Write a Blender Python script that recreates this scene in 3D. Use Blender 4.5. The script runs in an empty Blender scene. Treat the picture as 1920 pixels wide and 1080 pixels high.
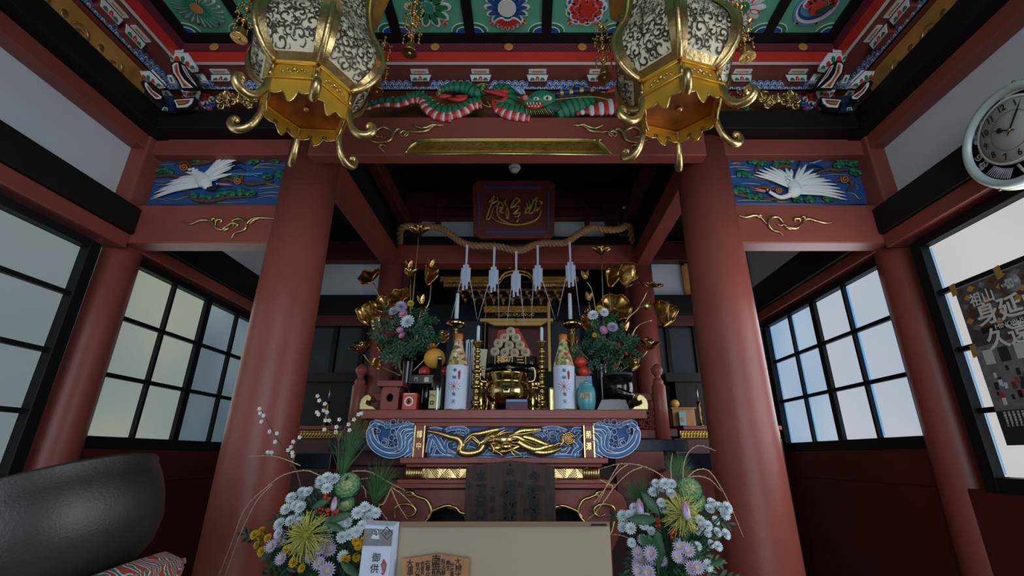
import bpy, bmesh, math, random
from mathutils import Vector, Matrix, noise
random.seed(7)
S = bpy.context.scene
COL = S.collection
V = Vector
PI = math.pi
CZ = 1.0                       # eye height above the floor; heights below are given relative to the eye
TH = math.radians(20.2); FPX = 863.0; PPX = 992.0; CX = 0.12

# ---------------- camera, world, lights, exposure ----------------
cd = bpy.data.cameras.new('camera'); cam = bpy.data.objects.new('camera', cd); COL.objects.link(cam)
cam.location = (CX, 0, CZ); cam.rotation_euler = (PI/2 + TH, 0, 0)
cd.sensor_width = 36; cd.lens = FPX/1920*36; cd.shift_x = -(PPX-960)/1920; cd.clip_start = .02; cd.clip_end = 200
S.camera = cam
w = bpy.data.worlds.new('world'); S.world = w; w.use_nodes = True
w.node_tree.nodes['Background'].inputs[0].default_value = (.74, .86, 1, 1)
w.node_tree.nodes['Background'].inputs[1].default_value = 1.0
def area(name, loc, rot, sx, sy, power, colr):
    l = bpy.data.lights.new(name, 'AREA'); l.shape = 'RECTANGLE'; l.size = sx; l.size_y = sy; l.energy = power; l.color = colr
    o = bpy.data.objects.new(name, l); COL.objects.link(o); o.location = loc; o.rotation_euler = rot; return o
# daylight through the open entrance doors behind the viewer
area('entrance_daylight', (.3, -3.0, 1.5), (PI/2 + .12, 0, 0), 3.4, 2.4, 78, (.78, .89, 1))
# daylight falling in through the frosted windows of the right side, low sun side
area('window_daylight', (2.03, 1.15, 1.45), (0, PI/2, 0), 1.0, 1.7, 20, (.88, .94, 1))
area('window_daylight', (2.04, 3.0, 1.55), (0, PI/2, 0), .85, 1.2, 9, (.85, .92, 1))
area('window_daylight', (-2.03, 1.15, 1.45), (0, -PI/2, 0), 1.0, 1.7, 4, (.8, .92, .95))
area('window_daylight', (-2.04, 3.0, 1.55), (0, -PI/2, 0), .85, 1.2, 2.5, (.85, .95, .92))
S.view_settings.view_transform = 'Standard'; S.view_settings.look = 'None'
S.view_settings.gamma = 1; S.view_settings.use_curve_mapping = False; S.view_settings.exposure = 0.0

# ---------------- geometry of view rays, used to place things at their own distance ----------------
def dz(py, dy): return dy*math.tan(TH + math.atan((540-py)/FPX))
def P(px, py, dy):             # point on the plane y = dy
    z = dz(py, dy); fw = dy*math.cos(TH) + z*math.sin(TH)
    return V((CX + (px-PPX)*fw/FPX, dy, z))
def PXp(px, py, X):            # point on the plane x = X
    t = (px-PPX)/FPX; u = (540-py)/FPX
    d = (t, math.cos(TH)-u*math.sin(TH), math.sin(TH)+u*math.cos(TH)); s = (X-CX)/t
    return V((X, d[1]*s, d[2]*s))
def xw(px, dy, z):             # x of a pixel column for a point at depth dy, height z
    return CX + (px-PPX)*(dy*math.cos(TH)+z*math.sin(TH))/FPX
def mpp(dy, z): return (dy*math.cos(TH)+z*math.sin(TH))/FPX

# ---------------- materials ----------------
def lin(h):
    h = h.lstrip('#'); o = []
    for i in (0, 2, 4):
        v = int(h[i:i+2], 16)/255; o.append(v/12.92 if v <= .04045 else ((v+.055)/1.055)**2.4)
    return (*o, 1)
M = {}
def mat(name, hexc, rough=.5, metal=0, var=0, vscale=8, bump=0, bscale=60, emit=0, trans=0, spec=.5, coat=0, stretch=None, alpha=1):
    m = bpy.data.materials.new(name); m.use_nodes = True; nt = m.node_tree; N = nt.nodes; L = nt.links
    b = N['Principled BSDF']; c = lin(hexc)
    b.inputs['Base Color'].default_value = c; b.inputs['Roughness'].default_value = rough; b.inputs['Metallic'].default_value = metal
    b.inputs['Specular IOR Level'].default_value = spec
    if coat: b.inputs['Coat Weight'].default_value = coat; b.inputs['Coat Roughness'].default_value = .25
    if trans: b.inputs['Transmission Weight'].default_value = trans
    if alpha < 1: b.inputs['Alpha'].default_value = alpha
    tc = N.new('ShaderNodeTexCoord'); src = tc.outputs['Object']
    if stretch:
        mp = N.new('ShaderNodeMapping'); mp.inputs['Scale'].default_value = stretch; L.new(src, mp.inputs[0]); src = mp.outputs[0]
    if var:
        n = N.new('ShaderNodeTexNoise'); n.inputs['Scale'].default_value = vscale; n.inputs['Detail'].default_value = 5; L.new(src, n.inputs['Vector'])
        r = N.new('ShaderNodeValToRGB'); k0 = 1-var; k1 = 1+var
        r.color_ramp.elements[0].position = .3; r.color_ramp.elements[1].position = .7
        r.color_ramp.elements[0].color = (*[x*k0 for x in c[:3]], 1); r.color_ramp.elements[1].color = (*[min(1, x*k1) for x in c[:3]], 1)
        L.new(n.outputs[0], r.inputs[0]); L.new(r.outputs[0], b.inputs['Base Color'])
        if emit: L.new(r.outputs[0], b.inputs['Emission Color'])
    if bump:
        n2 = N.new('ShaderNodeTexNoise'); n2.inputs['Scale'].default_value = bscale; n2.inputs['Detail'].default_value = 3; L.new(src, n2.inputs['Vector'])
        bp = N.new('ShaderNodeBump'); bp.inputs['Strength'].default_value = bump; bp.inputs['Distance'].default_value = .01
        L.new(n2.outputs[0], bp.inputs['Height']); L.new(bp.outputs[0], b.inputs['Normal'])
    if emit:
        b.inputs['Emission Strength'].default_value = emit
        if not var: b.inputs['Emission Color'].default_value = c
    M[name] = m; return m
mat('red', '#87443a', .42, var=.10, vscale=3, bump=.12, bscale=35, spec=.4)
mat('red_flat', '#80382e', .5, var=.12, vscale=5, bump=.1)
mat('plaque_red', '#6a2823', .5, var=.1, vscale=5)
mat('red_dark', '#501d18', .5, var=.2, vscale=6)
mat('red_bright', '#c8322a', .5)
mat('maroon', '#6a2634', .6)
mat('maroon_lt', '#7c3442', .6)
mat('black_wood', '#14110f', .55, var=.25, vscale=5, spec=.25)
mat('black_frame', '#0e1216', .5, spec=.3)
mat('lacquer', '#0a0b0e', .16, spec=.6)
mat('lacquer_blue', '#1a2630', .25)
mat('plaster', '#c9ced4', .9, var=.04, vscale=3, bump=.05)
mat('floor', '#8d7a5a', .5, var=.2, vscale=4, stretch=(1, 12, 1))
mat('gold', '#cdb27c', .34, 1, var=.2, vscale=14, bump=.25, bscale=45)
mat('gold_bright', '#d2b878', .28, 1, var=.12, vscale=10, bump=.12, bscale=30)
mat('gold_dull', '#a9803c', .42, 1, var=.3, vscale=20, bump=.3)
mat('gold_pale', '#cdbb84', .34, 1, var=.12, vscale=12)
mat('gold_paint', '#c4a25a', .4, .45)
mat('gold_leaf', '#c8a060', .3, 1, var=.25, vscale=16, bump=.3, bscale=28)
mat('gold_lit', '#d9a838', .38, .55, var=.15, vscale=12)  # yellower gold; the lit glow under the lantern is put into the colour
mat('copper', '#a8693a', .45, .7, var=.35, vscale=12)
mat('brass', '#cbb070', .15, 1)
mat('brass_dark', '#6f5a34', .25, 1)
mat('white', '#dfe2e2', .6)
mat('paper', '#c8d4ea', .8)
mat('cream', '#d9cdb2', .7)
mat('filigree', '#453a2e', .5, .5)
mat('green_board', '#5cab8a', .6, var=.06, vscale=6)
mat('green', '#1f7a52', .55)
mat('green_dk', '#0e4a33', .55)
mat('teal', '#2f8f78', .55)
mat('blue', '#1f4f8e', .55)
mat('wave_blue', '#2f66aa', .5)
mat('blue_lt', '#5f93c8', .55)
mat('navy', '#1b2b4c', .5)
mat('orange', '#c9712c', .55)
mat('ochre', '#c48a44', .6, var=.25, vscale=7)
mat('pink', '#d77a7a', .55)
mat('brown_sky', '#6d4222', .6, var=.35, vscale=6, stretch=(1, 1, 6))
mat('bronze', '#484748', .45, .75, var=.25, vscale=7, bump=.10, bscale=160)
mat('rope', '#9c7350', .9, var=.2, vscale=60, bump=.4, bscale=200)
mat('card', '#a99a85', .8, var=.05, vscale=3)
mat('card_edge', '#86705a', .9)
mat('tablet_wood', '#3c2a22', .7, var=.4, vscale=5, stretch=(7, 7, 1), bump=.3)
mat('old_wood', '#5a3a28', .65, var=.35, vscale=7, stretch=(9, 9, 1), bump=.2)
mat('new_wood', '#a9774c', .65, var=.18, vscale=6, stretch=(9, 9, 1))
mat('ink', '#0c0c0e', .7)
mat('red_ink', '#b5303a', .7)
mat('leaf', '#1f4f2c', .5, var=.35, vscale=18)
mat('leaf_dk', '#12301e', .5, var=.35, vscale=18)
mat('leaf_lt', '#5a8a52', .5, var=.2, vscale=18)
mat('pine', '#4a7a48', .5, var=.3, vscale=20)
mat('kale', '#8ba070', .6, var=.2, vscale=20)
mat('kale_in', '#b9bd88', .6)
mat('twig', '#5a473c', .8)
mat('straw', '#c2aa80', .7)
mat('petal_w', '#cfdbe0', .7)
mat('petal_l', '#c3bad2', .7)
mat('petal_p', '#c98bb4', .7)
mat('petal_y', '#d9b21e', .7)
mat('petal_yg', '#c6c265', .7)
mat('petal_c', '#8f9a3a', .7)
mat('pomelo', '#d9a13a', .5, bump=.2, bscale=150)
mat('apple', '#b93a34', .35, var=.25, vscale=20)
mat('candle', '#c9d4de', .6)
mat('glass_dk', '#160d08', .12, spec=.7)
mat('celadon', '#4f9aa0', .3)
mat('purple_box', '#54344c', .6)
mat('tin_red', '#c0392f', .35)
mat('silver', '#aab4bc', .3, 1)
mat('lbl_green', '#a9ad78', .6)
mat('clock_rim', '#c2d2d2', .35, .1)
mat('clock_face', '#b4b7b4', .5)
mat('clock_dark', '#4a4a58', .4, var=.5, vscale=30)
mat('pearl', '#b9b4c4', .35, .3, var=.3, vscale=45)
mat('tape', '#a98a4a', .5)
mat('poster_bg', '#55504e', .5, var=.5, vscale=14)
mat('poster_dk', '#22302f', .5)
mat('poster_gry', '#77787c', .5, var=.3, vscale=30)
mat('grey_panel', '#2a3238', .7, var=.2, vscale=5)
def pane_mat(name, hexc, e, hex2, sc=1.2):
    m = mat(name, hexc, .6, emit=e); nt = m.node_tree; N = nt.nodes; L = nt.links; b = N['Principled BSDF']
    tc = N.new('ShaderNodeTexCoord'); n = N.new('ShaderNodeTexNoise'); n.inputs['Scale'].default_value = sc; n.inputs['Detail'].default_value = 1
    r = N.new('ShaderNodeValToRGB'); r.color_ramp.elements[0].position = .35; r.color_ramp.elements[1].position = .65
    r.color_ramp.elements[0].color = lin(hexc); r.color_ramp.elements[1].color = lin(hex2)
    L.new(tc.outputs['Object'], n.inputs['Vector']); L.new(n.outputs[0], r.inputs[0]); L.new(r.outputs[0], b.inputs['Emission Color'])
    b.inputs['Base Color'].default_value = (.1, .1, .1, 1)
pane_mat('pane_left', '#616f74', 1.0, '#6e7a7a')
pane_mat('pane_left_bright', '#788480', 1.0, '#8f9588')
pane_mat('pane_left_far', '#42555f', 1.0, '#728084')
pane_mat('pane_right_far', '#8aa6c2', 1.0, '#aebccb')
pane_mat('pane_edge_glow', '#5c9ccc', 1.0, '#6aa6d2')  # blue light fringe at the pane edges, put in as emission colour
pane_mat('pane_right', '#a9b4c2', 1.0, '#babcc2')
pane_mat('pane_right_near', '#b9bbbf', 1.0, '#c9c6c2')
def wrap_mat():   # printed wrapping paper on the sake bottle necks
    m = mat('wrap', '#a8a070', .4); nt = m.node_tree; N = nt.nodes; L = nt.links; b = N['Principled BSDF']
    tc = N.new('ShaderNodeTexCoord'); n = N.new('ShaderNodeTexVoronoi'); n.inputs['Scale'].default_value = 55
    r = N.new('ShaderNodeValToRGB'); r.color_ramp.interpolation = 'CONSTANT'; E = r.color_ramp.elements
    E[0].color = lin('#b8a878'); E[1].position = .4; E[1].color = lin('#5f8a50')
    for p_, h_ in ((.6, '#b04a3c'), (.75, '#c9b88a'), (.9, '#dfe0d0')): e = E.new(p_); e.color = lin(h_)
    sp = N.new('ShaderNodeSeparateColor'); L.new(tc.outputs['Object'], n.inputs['Vector']); L.new(n.outputs['Color'], sp.inputs[0]); L.new(sp.outputs[0], r.inputs[0]); L.new(r.outputs[0], b.inputs['Base Color'])
wrap_mat()
def brocade_mat():
    m = mat('brocade', '#b04038', .8); nt = m.node_tree; N = nt.nodes; L = nt.links; b = N['Principled BSDF']
    tc = N.new('ShaderNodeTexCoord'); n = N.new('ShaderNodeTexVoronoi'); n.inputs['Scale'].default_value = 22
    n2 = N.new('ShaderNodeTexWave'); n2.wave_type = 'RINGS'; n2.inputs['Scale'].default_value = 14; n2.inputs['Distortion'].default_value = 12; n2.inputs['Detail'].default_value = 2
    r = N.new('ShaderNodeValToRGB'); r.color_ramp.interpolation = 'CONSTANT'; E = r.color_ramp.elements
    E[0].color = lin('#a8402f'); E[1].position = .42; E[1].color = lin('#c9ccd4')
    e = E.new(.8); e.color = lin('#3c6a5a')
    L.new(tc.outputs['Object'], n2.inputs['Vector']); L.new(n2.outputs['Color'], r.inputs[0]); L.new(r.outputs[0], b.inputs['Base Color'])
brocade_mat()

# ---------------- mesh builder ----------------
def smooth(pts, n=6, closed=False):
    pts = [V(p) for p in pts]
    if len(pts) < 3: return pts
    out = []; m = len(pts)
    for i in range(m if closed else m-1):
        p0 = pts[(i-1) % m] if closed or i > 0 else pts[0]*2-pts[1]
        p1 = pts[i]; p2 = pts[(i+1) % m]; p3 = pts[(i+2) % m] if closed or i+2 < m else p2*2-p1
        for k in range(n):
            t = k/n
            out.append(.5*((2*p1)+(p2-p0)*t+(2*p0-5*p1+4*p2-p3)*t*t+(3*p1-p0-3*p2+p3)*t**3))
    if not closed: out.append(pts[-1])
    return out
class MB:
    def __init__(s, *mats): s.v = []; s.f = []; s.m = []; s.sm = []; s.mats = list(mats)
    def mi(s, n):
        if n is None: return 0
        if n not in s.mats: s.mats.append(n)
        return s.mats.index(n)
    def add(s, vs, fs, m=None, sm=False):
        b = len(s.v); s.v += [tuple(v) for v in vs]; k = s.mi(m)
        for f in fs: s.f.append([b+i for i in f]); s.m.append(k); s.sm.append(sm)
    def box(s, x0, x1, y0, y1, z0, z1, m=None):
        vs = [(x, y, z) for x in (x0, x1) for y in (y0, y1) for z in (z0, z1)]
        s.add(vs, [(0, 1, 3, 2), (4, 6, 7, 5), (0, 4, 5, 1), (2, 3, 7, 6), (0, 2, 6, 4), (1, 5, 7, 3)], m)
        return s
    def hexa(s, a, b, m=None):   # two quads, front a and back b
        s.add(list(a)+list(b), [(0, 1, 2, 3), (7, 6, 5, 4), (0, 4, 5, 1), (1, 5, 6, 2), (2, 6, 7, 3), (3, 7, 4, 0)], m); return s
    def prism(s, poly, off, m=None, sm=False):
        n = len(poly); off = V(off); a = [V(p) for p in poly]; b = [p+off for p in a]
        s.add(a+b, [list(range(n)), list(range(2*n-1, n-1, -1))]+[(i, n+i, n+(i+1) % n, (i+1) % n) for i in range(n)], m, sm); return s
    def tube(s, pts, r, sides=8, m=None, flat=1.0, nrm=None, ms=None, cap=True, sq=None):
        pts = [V(p) for p in pts]; n = len(pts)
        if not isinstance(r, (list, tuple)): r = [r]*n
        if len(r) != n:
            k = len(r)-1; r = [r[min(k-1, int(i/(n-1)*k))]*(1-(i/(n-1)*k-min(k-1, int(i/(n-1)*k))))+r[min(k, min(k-1, int(i/(n-1)*k))+1)]*(i/(n-1)*k-min(k-1, int(i/(n-1)*k))) for i in range(n)]
        b = len(s.v); up = V(nrm) if nrm is not None else None; prev = None
        for i in range(n):
            t = (pts[min(i+1, n-1)]-pts[max(i-1, 0)])
            t = t.normalized() if t.length > 1e-9 else V((0, 0, 1))
            if up is not None: a = up.cross(t)
            elif prev is not None: a = prev-t*prev.dot(t)
            else: a = t.cross(V((0, 0, 1)) if abs(t.z) < .9 else V((1, 0, 0)))
            if a.length < 1e-6: a = t.orthogonal()
            a.normalize(); c = t.cross(a); prev = a
            for k in range(sides):
                an = 2*PI*k/sides; s.v.append(tuple(pts[i]+a*math.cos(an)*r[i]+c*math.sin(an)*r[i]*flat))
        k0 = s.mi(m)
        for i in range(n-1):
            mk = k0 if ms is None else s.mi(ms[i % len(ms)])
            for k in range(sides):
                q = (k+1) % sides
                s.f.append([b+i*sides+k, b+i*sides+q, b+(i+1)*sides+q, b+(i+1)*sides+k]); s.m.append(mk); s.sm.append(True)
        if cap:
            s.f.append([b+k for k in range(sides)][::-1]); s.m.append(k0); s.sm.append(False)
            s.f.append([b+(n-1)*sides+k for k in range(sides)]); s.m.append(k0); s.sm.append(False)
        return s
    def lathe(s, prof, c=(0, 0, 0), n=20, m=None, ax=None, ms=None, sm=True, ph=0, cap=True):
        c = V(c); az = V(ax).normalized() if ax is not None else V((0, 0, 1))
        u = az.orthogonal().normalized() if ax is not None else V((1, 0, 0)); w2 = az.cross(u)
        b = len(s.v)
        for (r, z) in prof:
            for k in range(n):
                a = 2*PI*k/n+ph; s.v.append(tuple(c+az*z+u*math.cos(a)*r+w2*math.sin(a)*r))
        for i in range(len(prof)-1):
            mk = s.mi(m) if ms is None else s.mi(ms[i])
            for k in range(n):
                q = (k+1) % n; s.f.append([b+i*n+k, b+i*n+q, b+(i+1)*n+q, b+(i+1)*n+k]); s.m.append(mk); s.sm.append(sm)
        for i, rev in ((0, True), (len(prof)-1, False)):
            if cap and prof[i][0] > 1e-5:
                f = [b+i*n+k for k in range(n)]; s.f.append(f[::-1] if rev else f); s.m.append(s.mi(m) if ms is None else s.mi(ms[min(i, len(ms)-1)])); s.sm.append(False)
        return s
    def ball(s, c, r, m=None, n=10, sc=(1, 1, 1)):
        c = V(c); b = len(s.v); k = s.mi(m); rows = max(4, n//2+1)
        for i in range(rows+1):
            a = PI*i/rows
            for j in range(n):
                q = 2*PI*j/n; s.v.append((c.x+r*sc[0]*math.sin(a)*math.cos(q), c.y+r*sc[1]*math.sin(a)*math.sin(q), c.z-r*sc[2]*math.cos(a)))
        for i in range(rows):
            for j in range(n):
                q = (j+1) % n; s.f.append([b+i*n+j, b+i*n+q, b+(i+1)*n+q, b+(i+1)*n+j]); s.m.append(k); s.sm.append(True)
        return s
    def petal(s, o, d, n, L, W, curl=.2, cup=.15, m=None, tip=.1, seg=4, base=.25):
        """leaf or petal from point o along d, facing n, length L, width W"""
        o = V(o); d = V(d).normalized(); n = V(n); n = (n-d*n.dot(d)).normalized(); sdir = d.cross(n)
        b = len(s.v)
        for i in range(seg+1):
            t = i/seg; wd = W*.5*(base+(1-base)*math.sin(PI*min(1, t*.95+.05)) if t < 1 else tip) if tip else W*.5*math.sin(PI*t)
            ce = o+d*L*t+n*(curl*L*t*t)
            for q in (-1, 0, 1): s.v.append(tuple(ce+sdir*q*wd+n*(cup*wd*abs(q)*2)))
        k = s.mi(m)
        for i in range(seg):
            for q in (0, 1):
                s.f.append([b+i*3+q, b+i*3+q+1, b+i*3+q+4, b+i*3+q+3]); s.m.append(k); s.sm.append(True)
        return s
    def build(s, name, parent=None, bevel=0, z=CZ, solid=0, auto=True):
        me = bpy.data.meshes.new(name)
        vs = s.v; loc = V((0, 0, 0))
        if parent is None and auto and vs:
            xs, ys, zs = zip(*vs); loc = V(((min(xs)+max(xs))/2, (min(ys)+max(ys))/2, min(zs)))
            vs = [(x-loc.x, y-loc.y, q-loc.z) for x, y, q in vs]
            loc.z += z
        elif z: vs = [(x, y, q+z) for x, y, q in vs]
        me.from_pydata(vs, [], s.f)
        for n in s.mats: me.materials.append(M[n])
        me.polygons.foreach_set('material_index', s.m); me.polygons.foreach_set('use_smooth', s.sm)
        me.update()
        o = bpy.data.objects.new(name, me); COL.objects.link(o); o.location = loc
        if parent is not None: attach(o, parent)
        if bevel:
            bm = o.modifiers.new('b', 'BEVEL'); bm.width = bevel; bm.segments = 2; bm.limit_method = 'ANGLE'
        if solid:
            sm = o.modifiers.new('s', 'SOLIDIFY'); sm.thickness = solid; sm.offset = 0
        return o
def wm(o):
    m = o.matrix_basis.copy()
    if o.parent: m = wm(o.parent) @ o.matrix_parent_inverse @ m
    return m
def attach(o, parent):
    o.parent = parent; o.matrix_parent_inverse = wm(parent).inverted()
def tag(o, label=None, cat=None, group=None, kind=None):
    if label: o['label'] = label
    if cat: o['category'] = cat
    if group: o['group'] = group
    if kind: o['kind'] = kind
    return o
def thing(name, label, cat, loc, group=None, kind=None):
    o = bpy.data.objects.new(name, None); COL.objects.link(o); o.location = (loc[0], loc[1], loc[2]+CZ); o.empty_display_size = .05
    return tag(o, label, cat, group, kind)
def inst(src, name, parent, loc, nrm, scale=1, spin=0):
    """a copy of mesh object src's data; its local Z is turned to nrm"""
    o = src if src.get('fresh') else src.copy()
    if src.get('fresh'): del src['fresh']
    else: COL.objects.link(o)
    o.name = name; q = V(nrm).to_track_quat('Z', 'Y').to_matrix().to_4x4()
    o.parent = parent; o.matrix_parent_inverse = wm(parent).inverted()
    o.matrix_basis = Matrix.Translation(V(loc)+V((0, 0, CZ))) @ q @ Matrix.Rotation(spin, 4, 'Z') @ Matrix.Scale(scale, 4)
    return o
FRONT = Matrix(((1, 0, 0), (0, 0, -1), (0, 1, 0)))          # text plane facing the viewer (-Y)
RIGHTW = Matrix(((0, 0, -1), (-1, 0, 0), (0, 1, 0)))        # text plane on the right wall, facing -X
def text(body, size, loc, rot=FRONT, m='ink', parent=None, name='lettering', ext=.0006, sx=1, bold=0, align='CENTER', spin=0, sub=True):
    cu = bpy.data.curves.new(name, 'FONT'); cu.body = body; cu.size = size; cu.extrude = ext; cu.align_x = align; cu.align_y = 'CENTER'
    cu.resolution_u = 3; cu.offset = bold
    t = bpy.data.objects.new(name, cu); COL.objects.link(t)
    dg = bpy.context.evaluated_depsgraph_get()
    me = bpy.data.meshes.new_from_object(t.evaluated_get(dg)); bpy.data.objects.remove(t)
    me.materials.clear(); me.materials.append(M[m])
    o = bpy.data.objects.new(name, me); COL.objects.link(o)
    if parent is not None: o.parent = parent; o.matrix_parent_inverse = wm(parent).inverted()
    o.matrix_basis = Matrix.Translation(V(loc)+V((0, 0, CZ))) @ rot.to_4x4() @ Matrix.Rotation(spin, 4, 'Z') @ Matrix.Diagonal((sx, 1, 1, 1))
    return o
def spiral(cx, cy, r0, r1, a0, turns, n=16):
    return [(cx+(r0+(r1-r0)*i/n)*math.cos(a0+turns*2*PI*i/n), cy+(r0+(r1-r0)*i/n)*math.sin(a0+turns*2*PI*i/n)) for i in range(n+1)]
# ======================= the room =======================
def struct(name, mb, bevel=.004, parent=None):
    o = mb.build(name, parent, bevel=bevel)
    if parent is None: o['kind'] = 'structure'
    return o
struct('floor', MB('floor').box(-2.4, 2.4, -2.4, 5.4, -1.05, -1.0), 0)
for sx, sd in ((-1, 'left'), (1, 'right')):
    a, b = sorted((sx*2.12, sx*2.25))
    struct('wall_'+sd, MB('plaster').box(a, b, -2.4, 4.05, -1.0, 2.6), 0)
    X = lambda v: sx*v
    def sbox(mb, x0, x1, *r): x0, x1 = sorted((sx*x0, sx*x1)); return mb.box(x0, x1, *r)
    # timber rails along the side wall: dado, window head, black rails
    struct('trim_dado', sbox(MB('red_dark'), 2.06, 2.12, -2.4, 4.0, -1.0, -.13), .004)
    struct('trim_dado_upper', sbox(MB('red_dark'), 2.05, 2.12, 2.3, 4.0, -.13, .04), .004)
    struct('trim_window_head', sbox(MB('red'), 2.0, 2.12, -2.4, 2.2, 1.035, 1.112), .006)
    struct('trim_window_head', sbox(MB('red'), 2.02, 2.12, 2.3, 4.0, 1.06, 1.13), .006)
    struct('trim_black_rail', sbox(MB('black_wood'), 1.98, 2.12, -2.4, 2.2, 1.112, 1.262), .006)
    struct('trim_black_rail', sbox(MB('black_wood'), 1.99, 2.12, 2.3, 4.0, 1.13, 1.335), .006)
    struct('trim_red_rail', sbox(MB('red'), 2.04, 2.12, -2.4, 2.25, 1.63, 1.72), .006)
    struct('trim_cornice', sbox(MB('black_wood'), 1.96, 2.16, -2.4, 2.3, 1.715, 1.845), .006)
# front wall round the open entrance, behind the viewer
struct('wall_front', MB('plaster').box(-2.25, -1.7, -2.5, -2.4, -1, 2.6).box(1.7, 2.25, -2.5, -2.4, -1, 2.6).box(-1.7, 1.7, -2.5, -2.4, 1.6, 2.6), 0)
# rear wall of the two side bays and the altar recess
for sx in (-1, 1):
    a, b = sorted((sx*1.05, sx*2.12))
    struct('wall_back', MB('plaster').box(a, b, 4.0, 4.08, -1, 2.1), 0); struct('trim_recess_post', MB('red_dark').box(*sorted((sx*1.0, sx*1.13)), 3.98, 4.14, -1, 1.75), .004)
struct('wall_back', MB('plaster').box(-1.05, 1.05, 4.0, 4.06, 1.7, 2.6), 0)
struct('wall_recess', MB('grey_panel').box(-1.1, 1.1, 5.2, 5.26, -1, 1.9).box(-1.12, -1.06, 4.06, 5.2, -1, 1.9).box(1.06, 1.12, 4.06, 5.2, -1, 1.9), 0)
struct('ceiling_recess', MB('black_wood').box(-1.12, 1.12, 4.0, 5.26, 1.7, 1.75), 0)
for sx in (-1, 1):
    a, b = sorted((sx*1.06, sx*2.1))
    zt = dz(558, 4.0)
    struct('trim_rear_black', MB('black_wood').box(a, b, 3.9, 4.0, dz(592, 3.95), dz(556, 3.95)), .004)
    struct('trim_rear_red', MB('red_dark').box(a, b, 3.92, 4.0, dz(612, 3.95), dz(592, 3.95)), .004)
    struct('trim_rear_head', MB('red_dark').box(a, b, 3.9, 4.0, dz(492, 3.95), dz(456, 3.95)), .004)
    # dim lattice doors under the rail
    t = tag(bpy.data.objects.new('door_'+('1' if sx < 0 else '2'), None), kind='structure'); COL.objects.link(t); t.location = (sx*1.6, 3.96, 0)
    MB('black_frame').box(a, b, 3.97, 4.0, -1, dz(612, 3.97)).build('board', t)
    f = MB('black_wood')
    for k in range(5):
        x = a+.03+(b-a-.06)*k/4; f.box(x-.02, x+.02, 3.93, 3.97, -.5, dz(613, 3.95))
    f.build('door_frame', t, bevel=.003)
    for k in range(4):
        x0 = a+.055+(b-a-.06)*k/4; x1 = x0+(b-a-.06)/4-.05
        MB('grey_panel').box(x0, x1, 3.955, 3.965, .05, dz(616, 3.96)).build('door_panel', t)
struct('ceiling_leak_cover', MB('black_wood').box(-2.3, 2.3, 2.3, 5.3, 2.62, 2.66), 0)  # added slab above the bays, keeps sky light from leaking through the gaps
struct('ceiling_bay', MB('black_wood').box(-1.09, 1.09, 2.3, 4.0, 2.45, 2.5), 0)
struct('ceiling_bay', MB('black_wood').box(-2.2, -1.16, 2.33, 4.05, 1.95, 2.0).box(1.16, 2.2, 2.33, 4.05, 1.95, 2.0), 0)
struct('trim_bay_side', MB('black_wood').box(-1.22, -1.08, 2.4, 4.0, 1.95, 2.5).box(1.08, 1.22, 2.4, 4.0, 1.95, 2.5), 0)
# longitudinal beams from the front columns to the rear columns
for sx in (-1, 1):
    a, b = sorted((sx*1.08, sx*1.2))
    struct('trim_side_beam', MB('red_flat').box(a, b, 2.35, 3.9, 1.62, 1.78), .006)
    struct('trim_side_beam_upper', MB('black_wood').box(a, b, 2.35, 3.9, 1.78, 1.96), .006)
    struct('trim_inner_rail', MB('red_dark').box(*sorted((sx*.98, sx*1.06)), 2.35, 3.9, 1.98, 2.1), .006)
# rear beams above the altar
for z0, z1, y0, m in ((dz(386, 3.92), dz(352, 3.92), 3.92, 'red_dark'), (dz(409, 3.92), dz(391, 3.92), 3.92, 'red_dark'), (dz(459, 3.86), dz(443, 3.86), 3.86, 'black_wood'), (dz(493, 3.84), dz(459, 3.84), 3.84, 'red_flat')):
    struct('trim_rear_beam', MB(m).box(-1.14, 1.14, y0, 4.0, z0, z1), .006)
# small struts between rear beams
for px in (775, 1148, 820, 1102):
    c = P(px, 420, 3.9); struct('trim_strut', MB('red_dark').prism([P(px-14, 445, 3.9), P(px+14, 445, 3.9), P(px+10, 418, 3.9), P(px+19, 386, 3.9), P(px-19, 386, 3.9), P(px-10, 418, 3.9)], (0, .09, 0)) if abs(px-960) > 160 else MB('red_dark').box(c.x-.02, c.x+.02, 3.9, 3.99, c.z-.03, c.z+.3), .003)

def column(x, y, r0, r1, z0, z1, label):
    mb = MB('red').lathe([(r0*1.06, -1.0), (r0*1.06, -.97), (r0, -.96), (r0, z0+.2), ((r0+r1)/2, (z0+z1)/2+.2), (r1, z1)], (x, y, 0), 40)
    o = mb.build('column'); o['kind'] = 'structure'; return o
column(-1.152, 2.3, .163, .141, -1, 1.9, ''); column(1.138, 2.3, .163, .141, -1, 1.9, '')
column(-2.135, 2.3, .115, .105, -1, 1.76, ''); column(2.14, 2.3, .115, .105, -1, 1.76, '')
column(-1.14, 3.9, .105, .1, -1, 1.9, ''); column(1.14, 3.9, .105, .1, -1, 1.9, '')
column(-2.1, 3.95, .09, .09, -1, 1.9, ''); column(2.1, 3.95, .09, .09, -1, 1.9, '')
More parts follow.
